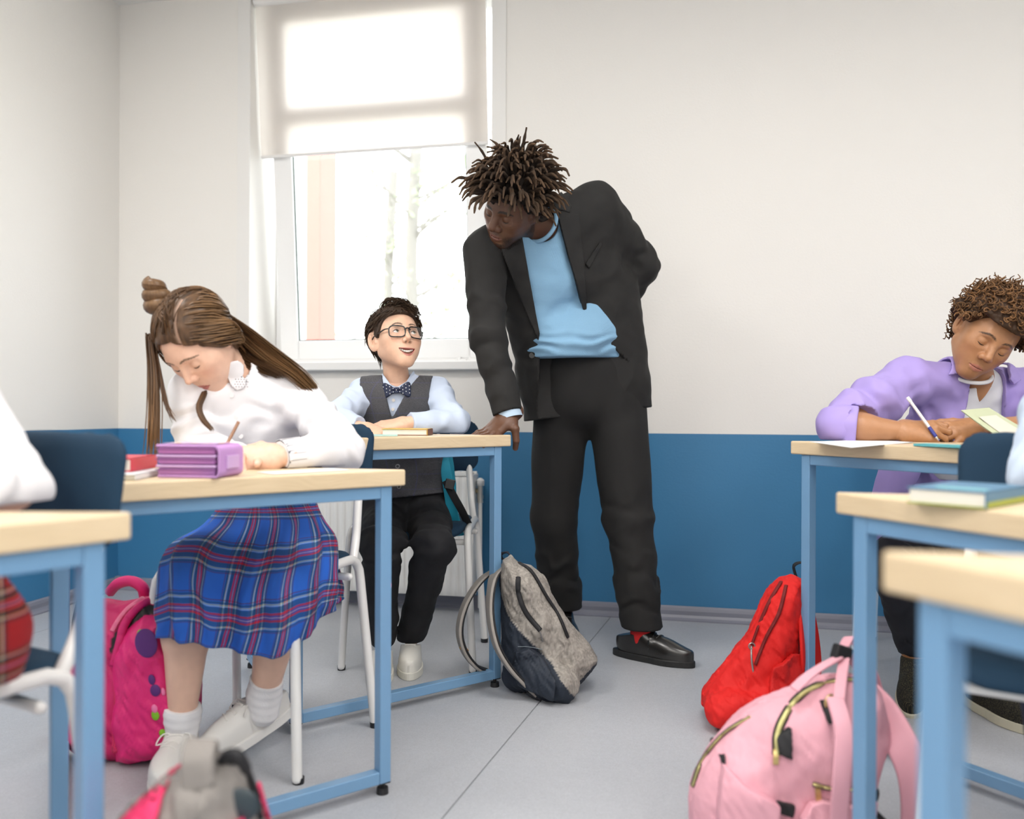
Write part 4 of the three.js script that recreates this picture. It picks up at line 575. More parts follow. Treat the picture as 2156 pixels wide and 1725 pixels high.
// ---------------------------------------------------------------- people: shared anatomy
const CR = [cos(0.219), 0, -sin(0.219)], CT = [sin(0.219), 0, cos(0.219)];    // right and towards the viewer, for giving directions
const CD = (r, u, t) => nrm(add(add(mul(CR, r), [0, u, 0]), CT, t));
function frameZ(o, fwd, up) { const z = nrm(fwd), y = nrm(add(up, z, -dot(up, z))); return { o, x: cross(y, z), y, z }; }
const viewFrame = (o) => ({ o, x: CR, y: [0, 1, 0], z: CT });
function place(g, fr, s = 1) { const m = new THREE.Matrix4().makeBasis(V3(fr.x), V3(fr.y), V3(fr.z)); m.scale(new THREE.Vector3(s, s, s)); m.setPosition(V3(fr.o)); g.applyMatrix4(m); return g; }
const skinMat = (rough = 0.48) => new THREE.MeshPhysicalMaterial({ color: 0xffffff, vertexColors: true, roughness: rough, side: THREE.DoubleSide, bumpMap: tex(GRAIN, 6), bumpScale: 0.0003 });
const vcol = (rough, extra = {}) => new THREE.MeshPhysicalMaterial({ color: 0xffffff, vertexColors: true, roughness: rough, side: THREE.DoubleSide, ...extra });
const hairMat = (rough = 0.42) => new THREE.MeshPhysicalMaterial({ color: 0xffffff, vertexColors: true, roughness: rough, specularIntensity: 0.5, side: THREE.DoubleSide });

// head in its own axes: y up, z out of the face, x towards the person's left; adult size at scale 1
function headField(o) {
  const W = o.wide ?? 1, J = o.jaw ?? 1, ck = o.cheek ?? 1, sm = o.smile ?? 0, nw = o.nose ?? 1, lp = o.lip ?? 1;
  const base = blend([
    ['e', [0, 0.034, -0.016], [0.0745 * W, 0.082, 0.093], 0.03], ['e', [0, -0.010, 0.026], [0.0625 * W, 0.084, 0.060], 0.03],
    ['c', [0.045 * W, -0.050, 0.0], [0.015 * J, -0.093, 0.060], 0.020, 0.016, 0.035], ['c', [-0.045 * W, -0.050, 0.0], [-0.015 * J, -0.093, 0.060], 0.020, 0.016, 0.035],
    ['c', [-0.009 * J, -0.098, 0.066], [0.009 * J, -0.098, 0.066], 0.0135, 0.0135, 0.022],
    ['c', [0.037 * W, -0.022, 0.050], [0.030 * W, -0.044, 0.050], 0.025 * ck, 0.023 * ck, 0.03], ['c', [-0.037 * W, -0.022, 0.050], [-0.030 * W, -0.044, 0.050], 0.025 * ck, 0.023 * ck, 0.03],
    ['c', [-0.028, 0.021, 0.073], [0.028, 0.021, 0.073], 0.0105, 0.0105, 0.02], ['e', [0, -0.064, 0.054], [0.036, 0.030, 0.030], 0.025]]);
  const nb = o.neck, nk0 = [0, -0.055, -0.026];
  const ear = frame([(o.earX ?? 0.0755) * W, -0.009, -0.012], [0.12, 1, -0.18], [-0.42, 0, 0.9]);
  return (p) => {
    const ax = abs(p[0]), q = [ax, p[1], p[2]];
    let d = base(q);
    d = smax(d, -elld([ax - 0.031, p[1] - 0.001, p[2] - 0.100], [0.022, 0.0125, 0.023]), 0.016);
    const cap = capd(q, [0, 0.012, 0.078], [0, -0.027, 0.1025], 0.0078, 0.0108 * nw); d = smin(d, cap, 0.013);
    d = smin(d, Math.hypot(ax - 0.0112 * nw, p[1] + 0.0335, p[2] - 0.0925) - 0.0088 * nw, 0.007);
    d = smax(d, -elld([ax - 0.0068 * nw, p[1] + 0.0425, p[2] - 0.0985], [0.0042, 0.0035, 0.0055]), 0.004);
    // eyelids over the ball
    let lid = Math.hypot(ax - 0.031, p[1] + 0.0005, p[2] - 0.0685) - 0.0143;
    if (o.open) { const ey = p[1] + 0.0005 - 0.0012, s = clamp((ax - 0.031) / 0.0135, -1, 1), hU = 0.0062 * o.open * (1 - s * s), hL = 0.0048 * o.open * (1 - s * s); if (p[2] > 0.068) lid = smax(lid, -max(ey - hU, -hL - ey, abs(ax - 0.031) - 0.0132), 0.0012); }
    d = smin(d, lid, 0.004);
    // lips
    const cy = -0.0685 + 0.0085 * sm, mw = 0.021 + 0.0075 * sm, mz = 0.0815 - 0.004 * sm, op = o.mouth ?? 0;
    const up = smin(capd(q, [0, -0.0640 + 0.001 * sm, 0.0862], [mw * 0.55, -0.0640 + 0.003 * sm, 0.0832], 0.0046 * lp, 0.0044 * lp), capd(q, [mw * 0.55, -0.0640 + 0.003 * sm, 0.0832], [mw, cy, mz - 0.002], 0.0042 * lp, 0.0022), 0.003);
    const lo = smin(capd(q, [0, -0.0742 - 0.004 * op, 0.0852], [mw * 0.55, -0.0735 + 0.003 * sm - 0.003 * op, 0.0825], 0.0052 * lp, 0.0048 * lp), capd(q, [mw * 0.55, -0.0735 + 0.003 * sm - 0.003 * op, 0.0825], [mw, cy, mz - 0.002], 0.0044 * lp, 0.0022), 0.003);
    d = smin(d, up, 0.006); d = smin(d, lo, 0.006);
    const t = ax / mw, line = lerp(-0.0693 - 0.0005 * op, cy, t * t), slit = max(abs(p[1] - line) - (op ? 0.0055 * op * max(0, 1 - t * t) : 0.0004), ax - mw, 0.076 - p[2] + (op ? -0.012 : 0.004));
    d = smax(d, -slit, op ? 0.002 : 0.0025);
    // ear
    const e = toL(ear, q); const es = o.ear ?? 1; let er = elld(e, [0.0085, 0.031 * es, 0.0195 * es]); er = smax(er, -elld([e[0] - 0.010, e[1] - 0.004, e[2] - 0.0005], [0.0115, 0.022 * es, 0.0125 * es]), 0.003); er = smin(er, capd(e, [0.003, 0.018 * es, -0.004], [0.003, -0.012 * es, -0.006], 0.0026, 0.003), 0.004); er = smin(er, capd(e, [0.004, -0.006, 0.0125 * es], [0.004, -0.012, 0.012 * es], 0.004, 0.004), 0.004); d = smin(d, er, 0.006);
    if (nb) d = smin(d, capd(p, nk0, nb, o.neckR ?? 0.052, (o.neckR ?? 0.052) * 1.08), 0.022);
    return d;
  };
}
// zones of a head for colouring
function headColour(o, noise = 0.03) {
  const S = o.skin, L = o.lipC, B = o.browC, sm = o.smile ?? 0, mw = 0.021 + 0.0075 * sm, cy = -0.0685 + 0.0085 * sm, op = o.mouth ?? 0;
  return (p) => {
    const ax = abs(p[0]), n = 1 + noise * N3(p[0] * 60, p[1] * 60, p[2] * 60) + noise * 0.6 * N3(p[0] * 250, p[1] * 250, p[2] * 250); let c = S.map((v) => v * n);
    if (p[2] > 0.02) {
      const bl = Math.exp(-(((ax - 0.042) / 0.02) ** 2 + ((p[1] + 0.032) / 0.018) ** 2)) * (o.blush ?? 0.35) + Math.exp(-((ax / 0.014) ** 2 + ((p[1] + 0.03) / 0.012) ** 2)) * (o.blush ?? 0.35) * 0.5; c = mix(c, [S[0] * 1.02, S[1] * 0.72, S[2] * 0.66], bl);
      const by = 0.0205 + 0.006 * (1 - ((ax - 0.03) / 0.021) ** 2) - (ax > 0.034 ? (ax - 0.034) * 0.28 : 0) + (o.browLift ?? 0), bt = (o.browT ?? 0.0032) * sstep(0.056, 0.042, ax) * sstep(0.008, 0.014, ax);
      if (bt > 0) c = mix(c, B, sstep(1.25, 0.6, abs(p[1] - by) / bt + 0.25 * N3(ax * 400, p[1] * 150, 3)) * 0.92);
      const t = ax / mw; if (t < 1.15 && p[2] > 0.07) { const u = lerp(-0.0588 + 0.001 * sm, cy + 0.0022, t * t * 0.9 + 0.1 * t), l = lerp(-0.0800 - 0.0045 * op, cy - 0.0022, t * t); c = mix(c, L, sstep(0, 0.0018, min(u - p[1], p[1] - l)) * sstep(1.12, 1, t)); const ln = lerp(-0.0693 - 0.0005 * op, cy, t * t); if (op && abs(p[1] - ln) < 0.0046 * op * (1 - t * t)) c = mix(c, [0.12, 0.03, 0.025], sstep(0.083, 0.080, p[2] + 0.05 * max(0, ax - 0.012))); }
      if (Math.hypot(ax - 0.0068, p[1] + 0.0412, (p[2] - 0.097) * 0.6) < 0.0042) c = mul(c, 0.35);
    }
    if (o.paint) c = o.paint(p, c);
    return c;
  };
}
// lash line of a lowered or open lid, as a fine tube in head axes
function lashes(open, y = -0.0045) { const g = []; for (const s of [-1, 1]) { const pts = []; for (let i = 0; i <= 8; i++) { const a = lerp(-1, 1, i / 8), x = 0.031 + a * 0.0132, yy = open ? 0.0012 + 0.0062 * open * (1 - a * a) : y - 0.0042 * (1 - a * a), zz = 0.0685 + sqrt(max(0, 0.0152 ** 2 - (a * 0.0132) ** 2 - (yy + 0.0005) ** 2)); pts.push([s * x, yy - 0.0005, zz]); } g.push(strand(pts, (t) => 0.0013 * sqrt(max(0.05, sin(t * PI))), 12, 5)); } return merge(g); }
// eyeball with iris looking along gaze (head axes)
function eyeball(s, gaze, iris) { const g = new THREE.SphereGeometry(0.0124, 28, 20); const c = [], p = g.attributes.position, G = nrm(gaze); for (let i = 0; i < p.count; i++) { const d = dot(nrm([p.getX(i), p.getY(i), p.getZ(i)]), G), a = Math.acos(clamp(d, -1, 1)); c.push(...(a < 0.2 ? [0.01, 0.01, 0.01] : a < 0.47 ? iris : [0.80, 0.77, 0.74])); } g.setAttribute('color', new THREE.Float32BufferAttribute(c, 3)); return moved(g, s * 0.031, -0.0005, 0.0685); }

// hand: frame at the wrist, y to the fingers, z out of the back of the hand; side +1: thumb at +x (left hand), -1 right hand
function handList(fr, side, o = {}, s = 1) {
  const L = [], W = (q) => toW(fr, mul(q, s)), cap = (a, b, ra, rb, k = 0.006) => L.push(['c', W(a), W(b), ra * s, rb * s, k * s]);
  const curl = o.curl ?? [[.25, .35, .2], [.25, .4, .25], [.28, .42, .25], [.3, .45, .25]], spread = o.spread ?? [0.10, 0.02, -0.06, -0.16];
  const mcp = [[0.029, 0.092, 0.001], [0.0085, 0.097, 0.003], [-0.012, 0.092, 0.002], [-0.031, 0.081, -0.002]], ln = [0.072, 0.080, 0.074, 0.058], rr = [0.0092, 0.0095, 0.009, 0.008];
  cap([0, -0.03, 0], [0, 0.012, 0], 0.027, 0.027, 0.02);
  cap([side * 0.019, 0.015, 0], [side * 0.025, 0.085, 0], 0.0165, 0.0125, 0.02); cap([0, 0.02, 0.001], [side * 0.007, 0.088, 0.002], 0.0165, 0.0125, 0.02); cap([-side * 0.016, 0.018, 0], [-side * 0.012, 0.085, 0], 0.0155, 0.0120, 0.02); cap([-side * 0.02, 0.02, -0.002], [-side * 0.029, 0.075, -0.003], 0.0145, 0.0105, 0.02);
  const tips = [];
  for (let i = 0; i < 4; i++) {
    let p = [side * mcp[i][0], mcp[i][1], mcp[i][2]], a = 0, r = rr[i]; const sp = spread[i] * side;
    for (let j = 0; j < 3; j++) { a += curl[i][j]; const l = ln[i] * [0.46, 0.30, 0.24][j], d = [sin(sp) * cos(a), cos(sp) * cos(a), -sin(a)], e = add(p, d, l), r2 = r * [0.93, 0.92, 0.86][j]; cap(p, e, r * 1.03, r2, j ? 0.003 : 0.008); p = e; r = r2; }
    tips.push(W(p));
  }
  const th = o.thumb ?? [[0.050, 0.048, -0.016], [0.062, 0.080, -0.024], [0.064, 0.106, -0.030]], b = [side * 0.020, 0.016, -0.006], q = th.map((v) => [side * v[0], v[1], v[2]]);
  cap(b, q[0], 0.0165, 0.0128, 0.018); cap(q[0], q[1], 0.0122, 0.0104, 0.004); cap(q[1], q[2], 0.0103, 0.0085, 0.003); tips.push(W(q[2]));
  return { list: L, tips };
}
function handGeo(fr, side, o, s, skin, nail) {
  const H = handList(fr, side, o, s), f = blend(H.list), [lo, hi] = bounds(H.list, 0.008), dz = fr.z;
  return net(f, lo, hi, 0.0028, (p, n) => { const k = 1 + 0.05 * N3(p[0] * 70, p[1] * 70, p[2] * 70); let c = skin.map((v) => v * k); for (const t of H.tips) { const d = len(sub(p, t)); if (d < 0.013 * s) { const w = sstep(0.012, 0.006, d); c = mix(c, nail, w * (dot(n, dz) > 0.35 ? 0.75 : 0.3)); } } return c; });
}
// limb or trunk skin on a coarse grid
function fleshGeo(list, skin, h = 0.011) { const [lo, hi] = bounds(list, 0.02); return net(blend(list), lo, hi, h, (p) => { const k = 1 + 0.035 * N3(p[0] * 40, p[1] * 40, p[2] * 40); return skin.map((v) => v * k); }); }
function headGeo(o, fr, s) { const f = headField(o); const nb = o.neck ?? [0, -0.12, -0.03]; const g = net(f, [-0.1, min(-0.125, nb[1] - 0.03), -0.125 + min(0, nb[2])], [0.1, 0.13, 0.128], 0.0026, headColour(o)); return place(g, fr, s); }
const localOf = (fr, s, p) => mul(toL(fr, p), 1 / s);

// cloth: a field with folds. folds: [a, b, amp, count, width] bands round the line a-b
function folds(seed, amp, scale, stretch = [1, 1, 1]) { return (p) => amp * (N3(p[0] * scale * stretch[0] + seed, p[1] * scale * stretch[1], p[2] * scale * stretch[2]) + 0.5 * N3(p[0] * scale * 2.1 * stretch[0], p[1] * scale * 2.1 * stretch[1] + seed, p[2] * scale * 2.1 * stretch[2])); }
// diagonal crease bands near a joint
function creases(at, axis, spread, amp, freq, seed = 0) { const A = nrm(axis); return (p) => { const d = sub(p, at), t = dot(d, A), w = Math.exp(-t * t / (spread * spread)) * Math.exp(-Math.max(0, len(d) - 0.12) * 12); if (w < 0.02) return 0; const side = N3(p[0] * 9 + seed, p[1] * 9, p[2] * 9); return amp * w * sin(t * freq + side * 2.6 + seed); }; }
const minus = (f, ...ds) => (p) => { let d = f(p); for (const g of ds) d -= g(p); return d; };
// half space: keeps the side opposite to n
const below = (o, n) => { const N = nrm(n), c = dot(o, N); return (p) => dot(p, N) - c; };
const cutBy = (f, r, ...cs) => (p) => { let d = f(p); for (const c of cs) d = smax(d, c(p), r); return d; };
// a sleeve end: cuts only near the wrist
const cuffAt = (o, n, r = 0.058) => { const b = below(o, n), e = add(o, nrm(n), 0.12), s = add(o, nrm(n), -0.02); return (p) => min(b(p), -capd(p, s, e, r, r)); };
// prism cut-out, outline in frame, infinite towards +z from back
const hole = (fr, poly, back, front = 9) => (p) => { const q = toL(fr, p); return -max(polyD(poly, q[0], q[1]), back - q[2], q[2] - front); };
const clothNet = (f, list, h, pad = 0.04, colour, uv) => { const [lo, hi] = bounds(list, pad); return net(f, lo, hi, h, colour, uv); };

// strands between guide curves; each guide is a list of points (same count)
function tresses(guides, n, seed, r, jit, c0, c1, seg = 14, sides = 4) {
  const R = rng(seed), out = [];
  for (let i = 0; i < n; i++) {
    const u = R() * (guides.length - 1), k = min(guides.length - 2, u | 0), f = u - k, j = [(R() - .5), (R() - .5), (R() - .5)], sh = 0.55 + 0.75 * R(), cut = 0.78 + 0.22 * R();
    const pts = guides[k].map((p, m) => add(mix(p, guides[k + 1][m], f), j, jit * (0.4 + 0.9 * m / guides[k].length))), g = strand(pts, (t) => r * (0.85 + 0.3 * R()) * (1 - 0.75 * t * t), seg, sides, 0.55), m = g.attributes.position.count, c = new Float32Array(m * 3), w = sides + 1;
    for (let v = 0; v < m; v++) { const t = v < (seg + 1) * w ? (v / w | 0) / seg : v < (seg + 1) * w + sides + 1 ? 0 : 1; c.set(mul(mix(c0, c1, t), sh), v * 3); }
    g.setAttribute('color', new THREE.BufferAttribute(c, 3)); out.push(g);
  }
  return merge(out);
}
// hair combed over a head: strands start at random places and follow flow(p) on the surface
function groom(f, n, seed, accept, flow, o) {
  const R = rng(seed), out = [], K = o.steps ?? 6, e = 0.002, sides = 4;
  const gr = (p) => nrm([f([p[0] + e, p[1], p[2]]) - f([p[0] - e, p[1], p[2]]), f([p[0], p[1] + e, p[2]]) - f([p[0], p[1] - e, p[2]]), f([p[0], p[1], p[2] + e]) - f([p[0], p[1], p[2] - e])]);
  for (let i = 0, tries = 0; i < n && tries < n * 30; tries++) {
    const d = nrm([R() * 2 - 1, R() * 2 - 1, R() * 2 - 1]), p0 = hit(f, mul(d, 0.2), mul(d, -1)); if (!accept(p0)) continue; i++;
    const L = o.len * (0.7 + 0.6 * R()), pts = [p0], lf = o.lift * (0.6 + 0.8 * R()); let p = p0; const jt = [(R() - .5) * o.jit, (R() - .5) * o.jit, (R() - .5) * o.jit];
    for (let k = 1; k <= K; k++) { const dir = nrm(add(flow(p), jt)); p = add(p, dir, L / K); const dd = f(p), want = o.base + lf * sin(min(1, k / K * 1.4) * PI * 0.6) + (o.flick ?? 0) * (k / K) ** 3; p = add(p, gr(p), want - dd); pts.push(p); }
    const g = strand(pts, (t) => o.r * (0.75 + 0.25 * sin(t * PI)) * (t > 0.6 ? 1 - (t - 0.6) * 2.1 : 1), 10, sides, 0.6), m = g.attributes.position.count, c = new Float32Array(m * 3), sh = 0.55 + 0.8 * R(); for (let v = 0; v < m; v++) c.set(mul(mix(o.c0, o.c1, v < 55 ? (v / 5 | 0) / 10 : 1), sh), v * 3); g.setAttribute('color', new THREE.BufferAttribute(c, 3)); out.push(g);
  }
  return merge(out);
}
// shoe: frame with origin on the sole under the ankle, y up, z to the toe
function shoe(parent, fr, o) {
  const s = o.s ?? 1, G = new THREE.Group(); G.name = 'shoe'; parent.add(G);
  const L = (o.len ?? 0.26) * s, outline = (e) => { const pts = []; for (let i = 0; i < 40; i++) { const a = i / 40 * 2 * PI, z = cos(a), w = z > 0 ? lerp(0.036, o.toeW ?? 0.040, sstep(0, 0.5, z)) : 0.033; pts.push(new THREE.Vector2(sin(a) * (w * s + e) * (1 - 0.12 * max(0, z) ** 3 * (o.point ?? 1)) + 0.004 * s * z, -(z * (L / 2 + e) + L * 0.18))); } return new THREE.Shape(pts); };
  const th = o.sole ?? 0.024, sg = new THREE.ExtrudeGeometry(outline(0.003), { depth: th * s - 0.006, bevelEnabled: true, bevelSize: 0.003, bevelThickness: 0.003, bevelSegments: 2 }); sg.rotateX(-PI / 2); sg.translate(0, 0.003, 0);
  const Q = (x, y, z) => [x * s, y * s, z * s], l = L / s;
  const list = [['e', Q(0, th + 0.008, l * 0.50), Q(0.040, 0.032, 0.075), 0.02], ['e', Q(0, th + 0.016, l * 0.24), Q(0.038, 0.050, 0.085), 0.03], ['e', Q(0, th + 0.024, l * -0.05), Q(0.036, 0.060, 0.070), 0.03], ['c', Q(0, th + 0.035, l * -0.13), Q(0, (o.high ?? 0.085), l * -0.11), 0.033 * s, 0.032 * s, 0.03], ['c', Q(0, 0.06, l * 0.05), Q(0, o.high ?? 0.085, 0), 0.036 * s, 0.036 * s, 0.03]];
  const f0 = blend(list), out = (p) => { const zz = (-p[2] / 1 + L * 0.18) * -1; const z = clamp((p[2] - L * 0.18) / (L / 2), -1, 1), w = (z > 0 ? lerp(0.036, o.toeW ?? 0.040, sstep(0, 0.5, z)) : 0.033) * s * sqrt(max(0, 1 - z * z)) * 1.02 + 0.001; return max(abs(p[0] - 0.004 * s * z) - w - 0.002, abs(p[2] - L * 0.18) - L / 2 - 0.001); };
  const rim = below(Q(0, (o.high ?? 0.085), 0), [0, 1, -0.25]);
  const f = (p) => smax(smax(smax(f0(p), out(p), 0.012), th * s - 0.004 - p[1], 0.003), rim(p), 0.004);
  const fn = o.bump ? (p) => f(p) - o.bump(p) : f;
  const up = net(fn, Q(-0.06, 0, -0.12), Q(0.06, 0.14, 0.22), 0.0042, o.colour, (p) => [Math.atan2(p[0], p[1]) * 0.05, p[2]]);
  wpart(G, 'upper', place(up, fr), o.mat); wpart(G, 'sole', place(sg, fr), o.soleMat);
  const lc = []; for (let i = 0; i < (o.laces ?? 5); i++) { const z = l * (0.12 + i * 0.045), a = [-0.017, 0, z], pts = []; for (let k = 0; k <= 6; k++) { const x = lerp(-0.019, 0.019, k / 6) * s, h = hit(fn, [x, 0.16, (z + 0.008 * (k / 6) * (i % 2 ? 1 : -1)) * s], [0, -1, 0]); pts.push(add(h, [0, 0.001, 0])); } lc.push(strand(pts, 0.0022 * s, 10, 5)); }
  if (o.bow) for (const sx of [-1, 1]) { const y = 0.09 * s, z = l * 0.11 * s; lc.push(tube([[0, y, z], [sx * 0.03 * s, y + 0.006, z + 0.012], [sx * 0.04 * s, y - 0.012, z + 0.03], [sx * 0.012 * s, y - 0.004, z + 0.012], [0, y, z]], 0.0018 * s, 24, 5)); }
  if (lc.length) wpart(G, 'laces', place(merge(lc), fr), o.laceMat ?? o.mat);
  return G;
}

// ---------------------------------------------------------------- the teacher
{
  const skin = [0.115, 0.050, 0.026], T = thing('person', 'standing teacher with dreadlocks in black suit and light blue sweater leaning on a desk', 'person', [2.35, 0, 0.55]);
  const hf = frameZ([2.069, 1.477, 0.88], CD(-0.61, -0.54, 0.60), CD(0.10, 0.80, 0.62)), hs = 1.02;
  const neck = [2.135, 1.439, 0.732], shL = [2.3, 1.536, 0.593], shR = [1.962, 1.352, 0.822], elL = [2.441, 1.348, 0.449], wrL = [2.33, 1.199, 0.372], elR = [1.982, 1.077, 0.859], wrR = [2.061, 0.816, 0.892];
  const hipL = [2.351, 0.887, 0.469], hipR = [2.171, 0.886, 0.509], knL = [2.402, 0.467, 0.519], anL = [2.455, 0.083, 0.579], knR = [2.13, 0.451, 0.457], anR = [2.149, 0.068, 0.35];
  const cO = [2.159, 1.299, 0.655], wO = [2.225, 1.082, 0.559], spine = sub(cO, [2.259, 0.886, 0.49]), sx = sub(shL, shR), cf = frame(cO, spine, cross(sx, spine)), wf = frame(wO, spine, cross(sx, spine)), pf = frame([2.259, 0.92, 0.49], [0, 1, 0], CT);
  const hp = { wide: 1.0, jaw: 1.15, nose: 1.25, lip: 1.05, skin, lipC: [0.15, 0.058, 0.042], browC: [0.012, 0.008, 0.006], browT: 0.0042, blush: 0.12, neck: localOf(hf, hs, neck), neckR: 0.056, smile: 0.25,
    paint: (p, c) => { const ax = abs(p[0]), beard = sstep(-0.045, -0.075, p[1] - 0.55 * max(0, 0.03 - p[2])) * sstep(0.018, 0.034, ax + max(0, -0.088 - p[1]) * 3) * (p[2] > -0.03 ? 1 : 0) + (p[1] < -0.088 && p[1] > -0.118 && p[2] > 0.03 ? 0.8 : 0), st = p[1] > -0.0605 && p[1] < -0.052 && ax < 0.026 && p[2] > 0.08 ? 0.25 : 0; return mix(c, [0.012, 0.008, 0.006], clamp(max(beard, st)) * (0.72 + 0.35 * N3(p[0] * 320, p[1] * 320, p[2] * 320))); } };
  const hand = { curl: [[-.42, .38, .22], [-.45, .42, .25], [-.40, .42, .25], [-.35, .45, .25]], spread: [0.14, 0.03, -0.10, -0.24], thumb: [[0.046, 0.030, -0.014], [0.052, 0.046, -0.046], [0.044, 0.052, -0.072]] };
  const hfr = frameZ(wrR, CD(-0.2, 0.86, 0.46), CD(-0.56, -0.50, 0.55)), fh = { o: wrR, y: CD(-0.58, -0.52, 0.52) }; { const z = nrm(add(CD(-0.25, 0.84, 0.48), fh.y, -dot(CD(-0.25, 0.84, 0.48), fh.y))); fh.z = z; fh.x = cross(fh.y, z); }
  const flesh = [['c', neck, add(cO, CT, -0.03), 0.052, 0.07, 0.04], ['c', add(cO, CT, -0.03), [2.234, 1.012, 0.495], 0.08, 0.08, 0.05], ['e', frame([2.219, 1.085, 0.519], spine, cross(sx, spine)), [0.12, 0.15, 0.07], 0.05], ['e', frame([2.254, 0.861, 0.45], [0, 1, 0], CT), [0.12, 0.10, 0.07], 0.05], ['c', shL, elL, 0.045, 0.038], ['c', elL, wrL, 0.036, 0.026], ['c', shR, elR, 0.045, 0.038], ['c', elR, wrR, 0.036, 0.027], ['c', hipL, knL, 0.075, 0.05], ['c', knL, anL, 0.048, 0.036], ['c', hipR, knR, 0.075, 0.05], ['c', knR, anR, 0.048, 0.036]];
  wpart(T, 'body', merge([fleshGeo(flesh, skin, 0.013), headGeo(hp, hf, hs), handGeo(fh, -1, hand, 1.02, skin, [0.36, 0.16, 0.11])]), skinMat(0.42));
  wpart(T, 'eyelashes', place(lashes(0), hf, hs), M([0.008, 0.006, 0.005], 0.6));
  // beard: short curls along the jaw
  const R = rng(3), fH = headField(hp), bd = []; for (let i = 0; i < 420; i++) { const a = lerp(-1, 1, R()), x = a * 0.062, d0 = nrm([a * 0.9, -0.55 - 0.5 * R() * (1 - abs(a) * 0.6), 0.75 - 0.7 * abs(a)]), s0 = [0, -0.055, 0.02], q = hit(fH, add(s0, d0, 0.16), mul(d0, -1)); if (q[1] > -0.05 - 0.012 * (1 - abs(a)) && abs(q[0]) < 0.055) continue; if (q[1] > -0.085 && abs(q[0]) < 0.028) continue; const e = add(q, d0, 0.004 + 0.004 * R()), k = add(e, [(R() - .5) * .006, (R() - .5) * .006, 0]); bd.push(strand([add(q, d0, -0.002), e, k], 0.0016, 4, 4)); }
  wpart(T, 'beard', place(merge(bd), hf, hs), M([0.010, 0.007, 0.006], 0.8));
  // dreadlocks
  const lk = [], root = (d) => hit(fH, mul(d, 0.2), mul(d, -1)), dark = [0.020, 0.012, 0.008], tip = [0.15, 0.082, 0.040];
  const capF = (q) => smax(fH(q) - 0.010, (q[2] > 0 ? lerp(0.012, 0.074, sstep(0, 0.075, q[2])) : lerp(0.012, -0.055, sstep(0, -0.06, q[2]))) - q[1], 0.008);
  const capG = net(capF, [-0.1, -0.08, -0.13], [0.1, 0.14, 0.11], 0.005, () => dark); lk.push(capG);
  for (let i = 0; i < 400; i++) {
    const y = lerp(-0.35, 1, sqrt((i + 0.5) / 400)), a = i * 2.39996, rr = sqrt(1 - y * y); let d = [cos(a) * rr, y, sin(a) * rr]; if (d[2] > 0.35 && d[1] < 0.5) continue; if (d[1] < 0 && d[2] > -0.05) continue;
    d = nrm(add(d, [(R() - .5) * .25, (R() - .5) * .2, (R() - .5) * .25])); const p0 = root(nrm(d)), front = max(0, d[2]), L = 0.062 + 0.056 * R() + 0.02 * (d[2] > 0.3) + (d[1] > 0.9 ? 0.02 * R() : 0), o = nrm(add(d, [0, 0.25 + 0.5 * R(), 0.15]));
    const g = nrm(add(toL({ o: [0, 0, 0], x: hf.x, y: hf.y, z: hf.z }, [0, -1, 0]), [0, 0, 0])), w = R() < 0.07 && d[1] > 0.7 ? 0.1 : 1.25;
    const pts = [add(p0, d, -0.004)], j = () => [(R() - .5) * .022, (R() - .5) * .022, (R() - .5) * .022]; let dir = o, p = p0;
    for (let k = 0; k < 4; k++) { p = add(add(p, dir, L / 4), j(), 0.6); pts.push(p); dir = nrm(add(add(dir, g, w * 0.38 * (k + 1) * 0.6), add(d, [0, 0, 0]), 0.12)); }
    const r0 = 0.0054 + 0.0022 * R(), ph = R() * 9, s = strand(pts, (t) => r0 * (1 - 0.68 * t * t) * (1 + 0.18 * sin(t * 26 + ph)), 16, 6), m = s.attributes.position.count, c = new Float32Array(m * 3), sh = 0.7 + 0.7 * R(); for (let v = 0; v < m; v++) { const t = v < 17 * 7 ? (v / 7 | 0) / 16 : 1; c.set(mul(mix(dark, tip, t ** 1.4 * 0.9), sh), v * 3); } s.setAttribute('color', new THREE.BufferAttribute(c, 3)); lk.push(s);
  }
  wpart(T, 'hair', place(merge(lk), hf, hs), vcol(0.85, weave(700, 0.0015)), 'brown dreadlocks');
  // clothes
  const suitM = M([0.0095, 0.0088, 0.0084], 0.8, { sheen: 0.05, sheenRoughness: 0.5, sheenColor: new THREE.Color(0.05, 0.045, 0.04), ...weave(900, 0.0003) }), lapM = M([0.0085, 0.0079, 0.0076], 0.75, { sheen: 0.05, sheenColor: new THREE.Color(0.06, 0.055, 0.05), ...weave(900, 0.0003) });
  const torso = (e) => [['c', add(shR, sx, 0.10), add(shL, sx, -0.06), 0.060 + e, 0.066 + e, 0.05], ['c', neck, cO, 0.062 + e, 0.09 + e, 0.05], ['c', [2.069, 1.32, 0.696], [2.135, 0.943, 0.558], 0.092 + e, 0.095 + e, 0.08], ['c', [2.256, 1.413, 0.582], [2.328, 0.945, 0.474], 0.095 + e, 0.10 + e, 0.09]];
  const jl = [...torso(0.012), ['c', [2.342, 1.277, 0.492], [2.385, 0.811, 0.441], 0.085, 0.095, 0.08], ['c', [2.143, 0.976, 0.556], [2.149, 0.811, 0.535], 0.108, 0.11, 0.06], ['c', shL, elL, 0.073, 0.062, 0.035], ['c', elL, wrL, 0.060, 0.052, 0.02], ['c', shR, elR, 0.071, 0.058, 0.03], ['c', elR, add(wrR, sub(elR, wrR), 0.02), 0.056, 0.047, 0.02]];
